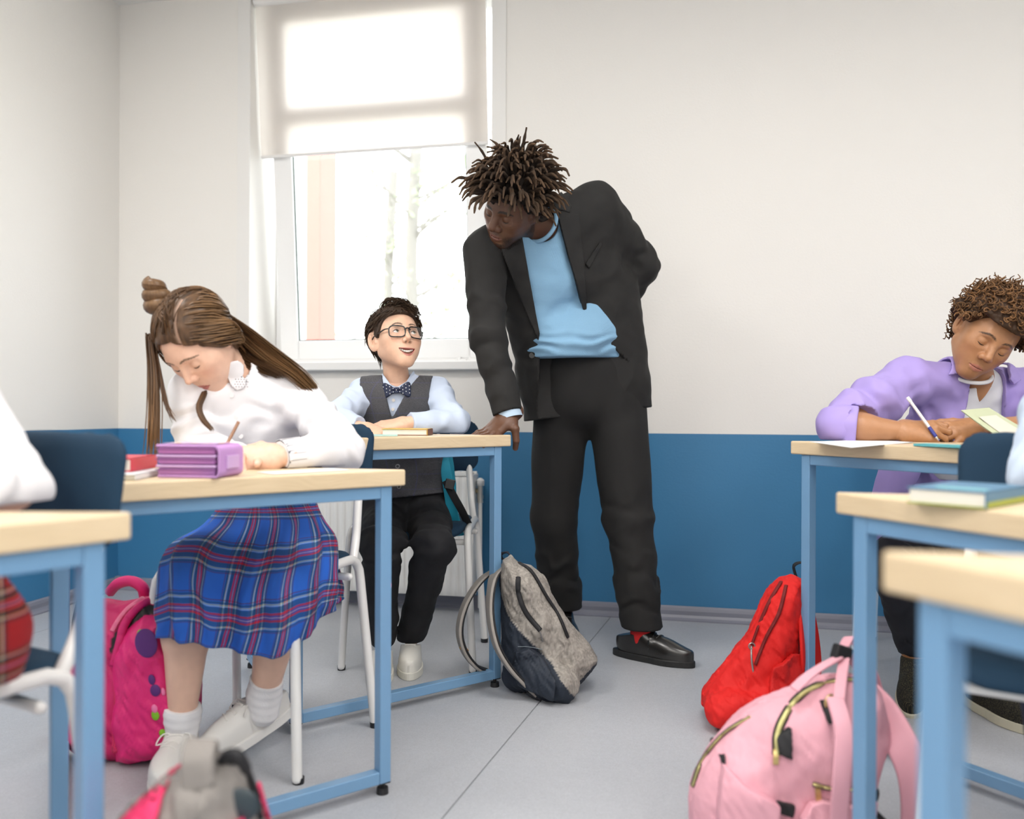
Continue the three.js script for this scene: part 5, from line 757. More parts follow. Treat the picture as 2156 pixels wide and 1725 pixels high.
  const jf0 = minus(blend(jl), folds(2, 0.004, 7), creases(elR, sub(wrR, shR), 0.15, 0.0045, 58, 1), creases(add(elR, sub(wrR, elR), 0.45), sub(wrR, elR), 0.12, 0.003, 64, 4), creases(elL, sub(wrL, shL), 0.12, 0.0025, 45, 2), creases([2.41, 1.403, 0.518], sub(elL, shL), 0.09, 0.004, 60, 3));
  const vf = viewFrame([2.21, 1.199, 0.613]);
  const open = [[-0.1227, 0.3986], [-0.1717, 0.1993], [-0.1426, 0.06133], [-0.1089, -0.1058], [-0.1043, -0.184], [-0.1135, -0.4906], [0.3373, -0.4906], [0.2729, -0.3097], [0.256, -0.2545], [0.1993, -0.1962], [0.1334, -0.1411], [0.06899, -0.07666], [0.04293, -0.0368], [-0.01993, 0.1533], [-0.05979, 0.2882], [-0.06439, 0.3986]];
  const jf = cutBy(jf0, 0.003, hole(vf, open, 0.0), cuffAt([2.062, 0.831, 0.892], sub(wrR, elR)), below([2.261, 0.824, 0.5], [0.12, -1, 0]), (p) => -(len(sub(p, neck)) - 0.001) + 0.074 - 0.02);
  wpart(T, 'jacket', clothNet(jf, jl, 0.0068), suitM);
  const lay = (name, poly, lift, th, mat, par, h = 0.004) => wpart(par ?? T, name, layerNet(jf0, vf, poly, lift, th, h, 0.35, -0.02), mat);
  lay('lapel', [[-0.05826, 0.2836], [-0.01993, 0.1533], [0.04446, -0.03986], [0.05213, -0.023], [0.03526, 0.1533], [0.0184, 0.2744], [-0.01073, 0.2775]], 0.006, 0.0045, lapM);
  lay('lapel', [[-0.2392, 0.1855], [-0.1671, 0.1947], [-0.1411, 0.06133], [-0.1058, -0.1104], [-0.1104, -0.1349], [-0.1855, 0.03526], [-0.2269, 0.1288]], 0.006, 0.0045, lapM);
  lay('collar', [[-0.07359, 0.3189], [-0.0368, 0.3618], [-0.02146, 0.3296], [-0.004599, 0.302], [-0.01227, 0.2775], [-0.05826, 0.2821]], 0.008, 0.005, lapM);
  lay('pocket', [[0.04293, 0.1196], [0.09352, 0.1978], [0.1027, 0.1901], [0.05673, 0.1058]], 0.003, 0.003, lapM);
  { const q = hit(jf0, add([2.137, 1.02, 0.886], CT, 0.2), mul(CT, -1)), g = new THREE.CylinderGeometry(0.0095, 0.0095, 0.004, 18); g.rotateX(PI / 2); wpart(T, 'button', place(moved(g, 0, 0, 0.001), frameZ(q, CT, [0, 1, 0])), M([0.012, 0.011, 0.011], 0.3)); }
  // sweater
  const sl = [...torso(0.002), ['e', frame([2.226, 1.078, 0.61], spine, cross(sx, spine)), [0.15, 0.10, 0.10], 0.05]];
  const hemF = frame([2.218, 1.02, 0.581], [0.03, 1, 0], CT), sf = cutBy(minus(blend(sl), folds(5, 0.003, 8), (p) => { const y = p[1] - [2.23, 1.058, 0.66][1]; return 0.0055 * Math.exp(-(((y - 0.0) / 0.03) ** 2)) * sin(y * 150 + 4.5 * N3(p[0] * 6, p[1] * 6, 2)); }), 0.006, below([2.23, 1.015, 0.66], [0.02, -1, 0]), (p) => 0.062 - len(sub(p, [2.136, 1.441, 0.783])));
  wpart(T, 'sweater', clothNet(sf, sl, 0.007), M([0.235, 0.43, 0.62], 0.9, { sheen: 0.3, sheenColor: new THREE.Color(0.4, 0.55, 0.65), ...weave(420, 0.0012) }), 'light blue sweater');
  { const ring = []; const c = [2.136, 1.441, 0.783], ax = nrm(sub(neck, hf.o)); const f2 = frame(c, mul(ax, -1), CT); for (let i = 0; i < 24; i++) { const a = i / 24 * 2 * PI; ring.push(toW(f2, [cos(a) * 0.063, 0, sin(a) * 0.063])); } wpart(T, 'neckband', tube(ring, 0.007, 48, 8, true), M([0.25, 0.45, 0.64], 0.9)); }
  const cuff = frame([2.062, 0.825, 0.892], sub(wrR, elR), CT); const cg = new THREE.CylinderGeometry(0.040, 0.037, 0.03, 24, 1, true); wpart(T, 'shirt_cuff', place(cg, { o: cuff.o, x: cuff.x, y: cuff.y, z: cuff.z }), M([0.45, 0.58, 0.72], 0.8));
  // trousers
  const tl = [['c', [2.206, 0.977, 0.532], [2.311, 0.979, 0.478], 0.115, 0.115, 0.05], ['c', [2.205, 0.877, 0.522], [2.317, 0.878, 0.477], 0.115, 0.115, 0.05], ['c', hipL, knL, 0.105, 0.086, 0.03], ['c', knL, add(anL, [0, 0.02, 0]), 0.084, 0.069, 0.02], ['c', hipR, knR, 0.105, 0.084, 0.03], ['c', knR, add(anR, [0, 0.02, 0]), 0.082, 0.069, 0.02]];
  wpart(T, 'trousers', clothNet(cutBy(minus(blend(tl), folds(9, 0.004, 6, [1, 0.5, 1]), creases([2.457, 0.239, 0.558], [0, 1, 0], 0.10, 0.006, 50, 2), creases([2.149, 0.24, 0.422], [0, 1, 0], 0.10, 0.006, 50, 5), creases(knL, [0, 1, 0.2], 0.10, 0.004, 45, 2)), 0.004, below([0, 0.105, 0], [0, -1, 0])), tl, 0.0085), M([0.0075, 0.007, 0.0068], 0.85, { sheen: 0.1, sheenColor: new THREE.Color(0.04, 0.036, 0.033), ...weave(900, 0.0003) }));
  wpart(T, 'sock', clothNet(blend([['c', [anL[0], 0.06, anL[2]], [anL[0], 0.14, anL[2]], 0.04, 0.042]]), [['c', [anL[0], 0.06, anL[2]], [anL[0], 0.14, anL[2]], 0.04, 0.042]], 0.006), M([0.5, 0.01, 0.012], 0.85), 'red sock');
  const leather = M([0.010, 0.009, 0.008], 0.28, { clearcoat: 0.6, clearcoatRoughness: 0.25 }), so = { len: 0.285, sole: 0.022, toeW: 0.043, point: 1.8, high: 0.088, mat: leather, soleMat: M([0.012, 0.012, 0.012], 0.5), laces: 4 };
  shoe(T, frameZ([anL[0] - 0.01, 0, anL[2]], nrm(add(sub([2.595, 0.004, 0.661], [2.437, -0.003, 0.594]), [0, 0, 0])).map((v, i) => i === 1 ? 0 : v), [0, 1, 0]), so);
  shoe(T, frameZ([anR[0], 0, anR[2]], CD(0.1, 0, 1), [0, 1, 0]), so);
}

// ---------------------------------------------------------------- the boy in glasses
{
  const skin = [0.76, 0.475, 0.335], T = thing('person', 'smiling boy with black glasses, grey waistcoat and navy bow tie looking up', 'person', [1.72, 0, 0.75]);
  const hf = frameZ([1.663, 1.067, 0.827], CD(0.50, 0.26, 0.82), CD(-0.12, 0.97, -0.26)), hs = 0.955;
  const neck = [1.661, 0.924, 0.797], shL = [1.777, 0.891, 0.761], shR = [1.564, 0.885, 0.849], elL = [1.88, 0.796, 0.851], wrL = [1.753, 0.793, 0.971], elR = [1.514, 0.811, 0.983], wrR = [1.632, 0.777, 1.039];
  const hipL = [1.739, 0.479, 0.718], hipR = [1.604, 0.481, 0.769], knL = [1.857, 0.426, 1.009], anL = [1.727, 0.098, 0.844], knR = [1.698, 0.425, 1.045], anR = [1.661, 0.119, 0.93];
  const hp = { wide: 1.0, jaw: 0.9, cheek: 1.12, nose: 0.86, lip: 0.8, smile: 1.15, mouth: 1.7, ear: 1.18, earX: 0.079, open: 1.0, skin, lipC: [0.50, 0.17, 0.15], browC: [0.035, 0.020, 0.013], browT: 0.0030, browLift: 0.002, blush: 0.4, neck: localOf(hf, hs, add(neck, [0, -0.02, 0])), neckR: 0.042 };
  const fH = headField(hp), hy = nrm(sub([1.64, 0.781, 1.007], wrL));
  const hfr = { o: wrL, y: CD(-1, -0.13, 0.12) }; { const z0 = CD(-0.05, 0.9, 0.42); hfr.z = nrm(add(z0, hfr.y, -dot(z0, hfr.y))); hfr.x = cross(hfr.y, hfr.z); }
  const hf2 = { o: wrR, y: CD(0.9, -0.2, 0.4) }; { const z0 = CD(-0.05, 0.9, 0.42); hf2.z = nrm(add(z0, hf2.y, -dot(z0, hf2.y))); hf2.x = cross(hf2.y, hf2.z); }
  const cO = [1.653, 0.778, 0.758], flesh = [['c', neck, cO, 0.040, 0.065, 0.05], ['c', shR, shL, 0.035, 0.04, 0.04], ['c', cO, [1.661, 0.5, 0.715], 0.065, 0.06, 0.05], ['c', shL, elL, 0.032, 0.028], ['c', elL, wrL, 0.027, 0.021], ['c', shR, elR, 0.032, 0.028], ['c', elR, wrR, 0.027, 0.021], ['c', hipL, knL, 0.055, 0.042], ['c', knL, anL, 0.04, 0.03], ['c', hipR, knR, 0.055, 0.042], ['c', knR, anR, 0.04, 0.03]];
  wpart(T, 'body', merge([fleshGeo(flesh, skin, 0.012), headGeo(hp, hf, hs), handGeo(hfr, 1, { curl: [[.30, .5, .3], [.35, .55, .35], [.4, .6, .4], [.45, .6, .4]] }, 0.86, skin, [0.78, 0.48, 0.38]), handGeo(hf2, -1, { curl: [[.5, .6, .4], [.5, .6, .4], [.5, .6, .4], [.5, .6, .4]] }, 0.84, skin, [0.78, 0.48, 0.38])]), skinMat(0.42));
  for (const s of [-1, 1]) wpart(T, 'eye', place(eyeball(s, [0.30, 0.42, 0.85], [0.10, 0.13, 0.07]), hf, hs), vcol(0.08, { clearcoat: 1, clearcoatRoughness: 0.02 }));
  wpart(T, 'eyelashes', place(lashes(1.0), hf, hs), M([0.02, 0.012, 0.01], 0.6));
  const teeth = []; for (let i = -4; i <= 3; i++) { const x = (i + 0.5) * 0.006, y = -0.0668 + 0.0098 * (x / 0.0285) ** 2 - (abs(i + 0.5) > 2 ? -0.0004 : 0.0006); teeth.push(box(0.0058, 0.0078 - abs(x) * 0.09, 0.004, 0.0014, x, y, 0.0808 - 8 * x * x)); } wpart(T, 'teeth', place(merge(teeth), hf, hs), M([0.78, 0.75, 0.68], 0.2, { clearcoat: 0.5 }));
  // glasses
  const gl = [], R2 = (s) => { const pts = []; for (let i = 0; i < 28; i++) { const a = i / 28 * 2 * PI, c = cos(a), n = sin(a), e = 0.55; pts.push([s * 0.0335 + Math.sign(c) * abs(c) ** e * 0.0262, -0.003 + Math.sign(n) * abs(n) ** e * 0.0198 - (n < 0 ? s * c * 0.0015 : 0), 0.0985 - 6 * (s * 0.0335 + c * 0.02) ** 2]); } return pts; };
  for (const s of [-1, 1]) { gl.push(tube(R2(s), 0.0024, 72, 6, true)); gl.push(strand([[s * 0.058, 0.008, 0.080], [s * 0.069, 0.008, 0.070], [s * 0.076, 0.006, 0.02], [s * 0.079, 0.004, -0.01], [s * 0.078, -0.015, -0.026]], (t) => 0.0026 + 0.0010 * sin(t * PI), 24, 6, 0.6)); }
  gl.push(tube([[-0.011, 0.004, 0.099], [0, 0.008, 0.102], [0.011, 0.004, 0.099]], 0.0025, 12, 6)); const gm = M([0.012, 0.012, 0.013], 0.3, { clearcoat: 0.5 });
  const gp = wpart(T, 'glasses', place(merge(gl), hf, hs), gm, 'black framed glasses');
  for (const s of [-1, 1]) { const sh = new THREE.Shape(R2(s).map((q) => new THREE.Vector2(q[0], q[1]))), g = new THREE.ExtrudeGeometry(sh, { depth: 0.0008, bevelEnabled: false }); g.translate(0, 0, 0.0905); g.translate(0, 0, 0.0012); wpart(gp, 'lens', place(g, hf, hs), M([1, 1, 1], 0, { transmission: 1, thickness: 0, ior: 1.5 })); }
  // short dark hair swept to the side
  const line = (z) => z > 0.055 ? 0.062 + 0.01 * sstep(0.055, 0.09, z) : z > 0.012 ? lerp(-0.004, 0.060, sstep(0.018, 0.056, z)) : z > -0.034 ? 0.033 - 0.037 * sstep(0.004, 0.013, z) : lerp(0.033, -0.062, sstep(-0.034, -0.052, z));
  const capF = (q) => smax(fH(q) - 0.009 - 0.006 * sstep(0.05, 0.11, q[1]) - 0.0012 * N3(q[0] * 50, q[1] * 50, q[2] * 50), line(q[2]) - q[1], 0.006), dark = [0.040, 0.025, 0.017], brown = [0.085, 0.054, 0.034];
  const cap = net(capF, [-0.1, -0.08, -0.13], [0.1, 0.15, 0.11], 0.004, () => dark);
  const acc = (q) => q[1] > line(q[2]) + (q[1] > 0.055 ? 0.003 : q[2] > -0.06 ? 0.042 : 0.022);
  const g1 = groom(fH, 760, 71, acc, (p) => { const top = sstep(0.07, 0.1, p[1]); return [lerp(p[0] > 0 ? 0.25 : -0.2, p[0] > -0.03 ? 0.9 : -0.5, top), lerp(-0.9, 0.05, top), lerp(-0.75, 0.42, top * sstep(-0.06, 0.05, p[2]))]; }, { len: 0.048, lift: 0.010, base: 0.0075, r: 0.0019, jit: 0.35, c0: dark, c1: brown });
  const g2 = groom(fH, 170, 72, (q) => q[1] > 0.085 && q[2] > -0.01 && q[0] > -0.055, () => [0.75, 0.3, 0.5], { len: 0.085, lift: 0.024, base: 0.008, r: 0.0018, jit: 0.3, c0: dark, c1: brown, flick: -0.012 });
  wpart(T, 'hair', place(merge([cap, g1, g2]), hf, hs), hairMat(0.4), 'short dark swept hair');
  // shirt
  const torso = (e) => [['c', shR, shL, 0.045 + e, 0.045 + e, 0.05], ['c', neck, cO, 0.045 + e, 0.088 + e, 0.05], ['c', [1.617, 0.826, 0.796], [1.616, 0.551, 0.746], 0.066 + e, 0.068 + e, 0.06], ['c', [1.716, 0.829, 0.754], [1.72, 0.55, 0.712], 0.066 + e, 0.068 + e, 0.06]];
  const sl = [...torso(0.004), ['c', shL, elL, 0.052, 0.045, 0.03], ['c', elL, add(wrL, sub(elL, wrL), 0.08), 0.046, 0.037, 0.01], ['c', shR, elR, 0.052, 0.045, 0.03], ['c', elR, wrR, 0.045, 0.033, 0.01]];
  const sf = cutBy(minus(blend(sl), folds(21, 0.003, 11), creases(elL, sub(wrL, elL), 0.09, 0.004, 75, 1), creases([1.819, 0.858, 0.792], sub(elL, shL), 0.08, 0.004, 80, 3), creases([1.53, 0.856, 0.898], sub(elR, shR), 0.08, 0.004, 80, 2)), 0.003, (p) => 0.050 - len(sub(p, [1.674, 0.954, 0.825])), (p) => 0.763 - p[1] - (p[2] > [1.712, 0.78, 0.837][2] ? 0 : 0.5), cuffAt(add(wrL, sub(elL, wrL), 0.06), sub(wrL, elL)));
  const shirtM = M([0.56, 0.645, 0.80], 0.8, weave(700, 0.0004));
  wpart(T, 'shirt', clothNet(sf, sl, 0.0065), shirtM, 'light blue striped shirt');
  const vf = viewFrame([1.674, 0.889, 0.825]), co = (name, poly, lift, th, f, mat, h = 0.003) => wpart(T, name, layerNet(f, vf, poly, lift, th, h, 0.25, -0.03), mat);
  const neckF = (p) => min(sf(p), capd(p, [1.664, 0.936, 0.807], [1.66, 0.983, 0.818], 0.052, 0.047));
  co('collar', [[-0.05287, 0.06842], [-0.02799, 0.03732], [-0.014, 0.01866], [-0.04354, 0.01244], [-0.05754, 0.04665]], 0.004, 0.003, neckF, shirtM); co('collar', [[0.05132, 0.08708], [0.06842, 0.04665], [0.04043, 0.01244], [-0.00622, 0.01866], [0.02799, 0.04043]], 0.004, 0.003, neckF, shirtM);
  const bt = []; for (const y of [843, 862]) { const q = hit(sf, add(y === 843 ? [1.666, 0.868, 0.847] : [1.664, 0.838, 0.847], CT, 0.1), mul(CT, -1)), g = new THREE.CylinderGeometry(0.0055, 0.0055, 0.003, 14); g.rotateX(PI / 2); bt.push(place(g, viewFrame(q))); } wpart(T, 'button', merge(bt), M([0.75, 0.73, 0.70], 0.25));
  // waistcoat
  const vl = [...torso(0.018), ['c', [1.613, 0.615, 0.746], [1.629, 0.537, 0.763], 0.085, 0.09, 0.05], ['c', [1.713, 0.614, 0.703], [1.726, 0.535, 0.721], 0.085, 0.09, 0.05]];
  const arm = (c, r) => (p) => r - len(sub(p, c));
  const vfl = cutBy(minus(blend(vl), folds(23, 0.0025, 8)), 0.003, hole(vf, [[-0.07775, 0.14], [-0.05287, 0.06376], [-0.03577, -0.007775], [-0.01711, -0.08242], [0.01555, -0.02333], [0.04354, 0.02799], [0.06531, 0.05909], [0.07775, 0.14]], -0.02), hole(vf, [[-0.3758, 0.2036], [-0.1253, 0.06264], [-0.1112, -0.03132], [-0.1143, -0.1096], [-0.1315, -0.1723], [-0.1315, -0.4228], [-0.3758, -0.4228]], -9), hole(vf, [[0.4072, 0.2036], [0.1096, 0.06577], [0.1018, 0], [0.1081, -0.0783], [0.1284, -0.1488], [0.1535, -0.2114], [0.1629, -0.4228], [0.4072, -0.4228]], -9), below([1.698, 0.55, 0.819], [0.1, -1, 0]), (p) => p[1] - [1.66, 0.951, 0.787][1]);
  const tweed = noiseTex(256, (u, v) => { const n = 0.5 + 0.5 * (wr() - 0.5) + 0.12 * sin(u * 2 * PI * 40) * sin(v * 2 * PI * 40); const ch = (abs((u * 4) % 1 - 0.5) < 0.02 || abs((v * 4) % 1 - 0.5) < 0.02) ? 0.06 : 0; return [0.30 + 0.16 * (n - 0.5), 0.30 + 0.16 * (n - 0.5), 0.315 + 0.16 * (n - 0.5) + ch]; }, true);
  wpart(T, 'waistcoat', clothNet(vfl, vl, 0.006), M([1, 1, 1], 0.9, { map: tex(tweed, 5, 5), ...weave(500, 0.0006) }), 'charcoal grey waistcoat');
  { const vb = [[1.685, 0.651, 0.884], [1.69, 0.584, 0.883]].map((q0) => { const q = hit(vfl, add(q0, CT, 0.15), mul(CT, -1)), g = new THREE.TorusGeometry(0.006, 0.002, 8, 16); return place(g, viewFrame(q)); }); wpart(T, 'waistcoat_button', merge(vb), M([0.25, 0.25, 0.26], 0.3)); }
  // bow tie
  { const bc = add(hit(sf, add([1.686, 0.901, 0.884], CT, 0.1), mul(CT, -1)), CT, 0.012), bf = { o: bc, x: nrm(add(CR, [0, 0.05, 0])), y: [0, 1, 0], z: CT }; bf.y = nrm(cross(bf.z, bf.x));
    const wing = (q) => { const x = abs(q[0]), h = lerp(0.009, 0.026, sstep(0.004, 0.042, x)) - 0.003 * sstep(0.036, 0.046, x), t = lerp(0.006, 0.011, sstep(0.004, 0.026, x)) * (1 - 0.35 * sstep(0.03, 0.046, x)); return smin(rboxd([max(0, x - 0.023), q[1], q[2]], [0.0225, h, t], 0.006), rboxd(q, [0.008, 0.010, 0.011], 0.005), 0.002) - 0.0012 * sin(q[1] * 500) * sstep(0.03, 0.008, x); };
    const bg = net(wing, [-0.055, -0.035, -0.02], [0.055, 0.035, 0.02], 0.0028), bow = wpart(T, 'bow_tie', place(bg, bf), M([0.012, 0.020, 0.055], 0.6, { sheen: 0.4, sheenColor: new THREE.Color(0.05, 0.08, 0.2) }), 'navy bow tie with white dots');
    const dots = []; for (let i = -4; i <= 4; i++) for (let j = -2; j <= 2; j++) { const x = i * 0.0105, y = j * 0.0115 + (i % 2 ? 0.0055 : 0); if (abs(y) > 0.004 + abs(x) * 0.42) continue; const q = hit(wing, [x, y, 0.05], [0, 0, -1]); if (q[2] < 0.002) continue; const g = new THREE.SphereGeometry(0.0016, 8, 6); g.scale(1, 1, 0.4); dots.push(moved(g, ...q)); } wpart(bow, 'dots', place(merge(dots), bf), M([0.8, 0.8, 0.8], 0.7)); }
  // trousers and shoes
  const tl = [['c', add(hipR, [0, 0.06, 0]), add(hipL, [0, 0.06, 0]), 0.075, 0.075, 0.05], ['c', hipR, hipL, 0.085, 0.085, 0.05], ['c', hipL, knL, 0.078, 0.062, 0.03], ['c', knL, anL, 0.060, 0.046, 0.02], ['c', hipR, knR, 0.078, 0.062, 0.03], ['c', knR, anR, 0.060, 0.046, 0.02]];
  wpart(T, 'trousers', clothNet(cutBy(minus(blend(tl), folds(29, 0.004, 9), creases(knL, sub(anL, hipL), 0.08, 0.006, 70, 1), creases(knR, sub(anR, hipR), 0.08, 0.006, 70, 4)), 0.003, below([0, 0.085, 0], [0, -1, 0])), tl, 0.0075), M([0.0075, 0.0075, 0.010], 0.85, weave(800, 0.0004)));
  const wm = M([0.76, 0.74, 0.68], 0.5), so = { len: 0.235, sole: 0.026, toeW: 0.041, s: 0.95, high: 0.075, mat: wm, soleMat: M([0.74, 0.72, 0.64], 0.6), laces: 4, laceMat: M([0.8, 0.78, 0.74], 0.7) };
  shoe(T, frameZ([anR[0], 0, anR[2]], CD(0.02, 0, 1), [0, 1, 0]), so); shoe(T, frameZ([anL[0], 0, anL[2]], CD(0.05, 0, 1), [0, 1, 0]), so);
}

// ---------------------------------------------------------------- the girl with the topknot
const tartan = (base, g1, red) => canvasTex(512, 512, (c, w) => {
  c.fillStyle = base; c.fillRect(0, 0, w, w);
  const bands = [[0.00, 0.035, g1, .8], [0.045, 0.012, '#f2e690', 1], [0.065, 0.014, '#d3e4f6', 1], [0.09, 0.085, g1, .75], [0.180, 0.034, red, 1], [0.21, 0.075, '#74307f', .7], [0.243, 0.012, '#f0d8dc', .95], [0.285, 0.034, red, 1], [0.32, 0.085, g1, .75], [0.415, 0.014, '#f2e690', 1], [0.438, 0.012, '#d3e4f6', 1], [0.46, 0.03, g1, .8], [0.50, 0.014, '#7a1626', .8], [0.965, 0.014, '#7a1626', .8]];
  for (const v of [0, 1]) for (const [a, b, col, al] of bands) { c.globalAlpha = al * (v ? 0.68 : 0.88); c.fillStyle = col; v ? c.fillRect(0, a * w, w, b * w) : c.fillRect(a * w, 0, b * w, w); }
  c.globalAlpha = 0.10; c.fillStyle = '#000'; for (let i = 0; i < w; i += 4) c.fillRect(0, i, w, 1.5);
});
{
  const skin = [0.78, 0.50, 0.37], T = thing('person', 'girl with a brown topknot in white blouse and blue tartan skirt writing at her desk', 'person', [1.6, 0, 1.6]);
  const hf = frameZ([1.49, 0.997, 1.695], CD(-0.20, -0.80, 0.57), CD(-0.44, 0.55, 0.71)), hs = 0.97;
  const neck = [1.538, 0.919, 1.603], shL = [1.64, 0.885, 1.529], shR = [1.444, 0.876, 1.654], elL = [1.826, 0.744, 1.621], wrL = [1.735, 0.732, 1.764], elR = [1.479, 0.753, 1.688], wrR = [1.634, 0.724, 1.756];
  const hipR = [1.483, 0.524, 1.482], hipL = [1.614, 0.525, 1.453], knR = [1.511, 0.427, 1.763], anR = [1.474, 0.126, 1.73], knL = [1.716, 0.415, 1.707], anL = [1.625, 0.151, 1.625];
  const hp = { wide: 0.97, jaw: 0.85, cheek: 1.05, nose: 0.82, lip: 0.72, skin, lipC: [0.55, 0.20, 0.18], browC: [0.10, 0.058, 0.034], browT: 0.0026, blush: 0.35, neck: localOf(hf, hs, add(neck, [0, -0.02, 0])), neckR: 0.041 }, fH = headField(hp);
  const hfr = { o: wrL, y: CD(-1, -0.05, 0.22) }; { const z0 = CD(0.1, 0.62, 0.78); hfr.z = nrm(add(z0, hfr.y, -dot(z0, hfr.y))); hfr.x = cross(hfr.y, hfr.z); }
  const hf2 = { o: wrR, y: CD(0.05, 0.02, 1) }; { const z0 = CD(-0.3, 0.9, 0); hf2.z = nrm(add(z0, hf2.y, -dot(z0, hf2.y))); hf2.x = cross(hf2.y, hf2.z); }
  const cO = [1.536, 0.786, 1.552], waist = [1.539, 0.604, 1.459];
  const flesh = [['c', neck, cO, 0.038, 0.06, 0.04], ['c', shR, shL, 0.03, 0.03, 0.04], ['c', cO, waist, 0.07, 0.06, 0.05], ['c', shL, elL, 0.032, 0.027], ['c', elL, wrL, 0.028, 0.021], ['c', shR, elR, 0.032, 0.027], ['c', elR, wrR, 0.027, 0.021], ['c', hipL, knL, 0.055, 0.045], ['c', hipR, knR, 0.055, 0.045], ['c', knL, mix(knL, anL, 0.35), 0.047, 0.050, 0.02], ['c', mix(knL, anL, 0.35), anL, 0.050, 0.031, 0.02], ['c', knR, mix(knR, anR, 0.35), 0.047, 0.052, 0.02], ['c', mix(knR, anR, 0.35), anR, 0.052, 0.031, 0.02]];
  wpart(T, 'body', merge([fleshGeo(flesh, skin, 0.010), headGeo(hp, hf, hs), handGeo(hfr, 1, { curl: [[.55, .7, .4], [.6, .75, .45], [.6, .8, .5], [.65, .8, .5]], thumb: [[0.046, 0.045, -0.012], [0.050, 0.075, -0.026], [0.046, 0.096, -0.038]] }, 0.88, skin, [0.82, 0.52, 0.42]), handGeo(hf2, -1, { curl: [[.6, .8, .4], [.65, .85, .45], [.7, .9, .5], [.75, .9, .5]] }, 0.86, skin, [0.82, 0.52, 0.42])]), skinMat(0.42));
  wpart(T, 'eyelashes', place(lashes(0), hf, hs), M([0.03, 0.018, 0.012], 0.6));
  // hair: smooth cap, topknot, long lengths
  const c0 = [0.085, 0.045, 0.024], c1 = [0.24, 0.135, 0.062], cm = [0.13, 0.072, 0.036];
  const hl = (q) => { const z = q[2], a = abs(q[0]); return z > 0.05 ? 0.074 - 0.9 * max(0, a - 0.02) : z > -0.005 ? lerp(-0.03, 0.066 - 0.9 * max(0, a - 0.02), sstep(0.0, 0.055, z)) : lerp(-0.03, -0.08, sstep(0, -0.04, z)); };
  const partLine = (q) => abs(q[0] - 0.036 - 0.1 * (0.10 - q[1])) ;
  const capF = (q) => { let d = fH(q) - 0.008 - 0.0008 * N3(q[0] * 30, q[1] * 30, q[2] * 30); if (q[1] > 0.03) d += 0.005 * Math.exp(-((partLine(q) / 0.0028) ** 2)) * sstep(0.05, 0.07, q[1]); return smax(d, hl(q) - q[1], 0.007); };
  const cap = net(capF, [-0.1, -0.1, -0.13], [0.1, 0.15, 0.11], 0.0032, (q) => { const s = 0.8 + 0.4 * N3(q[0] * 130, q[1] * 25, q[2] * 40); const sc = q[1] > 0.03 && q[2] > -0.03 ? Math.exp(-((partLine(q) / 0.0022) ** 2)) * sstep(0.05, 0.07, q[1]) : 0; return mix(mul(mix(c0, cm, 0.5), s), [0.55, 0.36, 0.26], sc * 0.9); });
  const knot = [0.0, 0.108, -0.018];
  const gTop = groom(fH, 420, 31, (q) => q[1] > hl(q) + 0.004 && q[0] < 0.03 && q[1] > 0.03 && q[0] > -0.06, (p) => sub(knot, p), { len: 0.075, lift: 0.003, base: 0.0078, r: 0.0017, jit: 0.05, c0: c0, c1: cm });
  const gSide = groom(fH, 420, 32, (q) => q[1] > hl(q) + 0.004 && (q[0] > 0.036 || q[2] < -0.05) && q[0] > -0.03, (p) => [0.55, -0.75, -0.75], { len: 0.10, lift: 0.004, base: 0.0085, r: 0.0018, jit: 0.10, c0: cm, c1: c1 });
  const gLeft = groom(fH, 220, 33, (q) => q[0] < -0.04 && q[1] > hl(q), (p) => [-0.1, -1, 0.1 - 6 * p[2]], { len: 0.09, lift: 0.004, base: 0.008, r: 0.0017, jit: 0.1, c0: c0, c1: cm });
  const hairL = [];
  const rel = (a) => a;
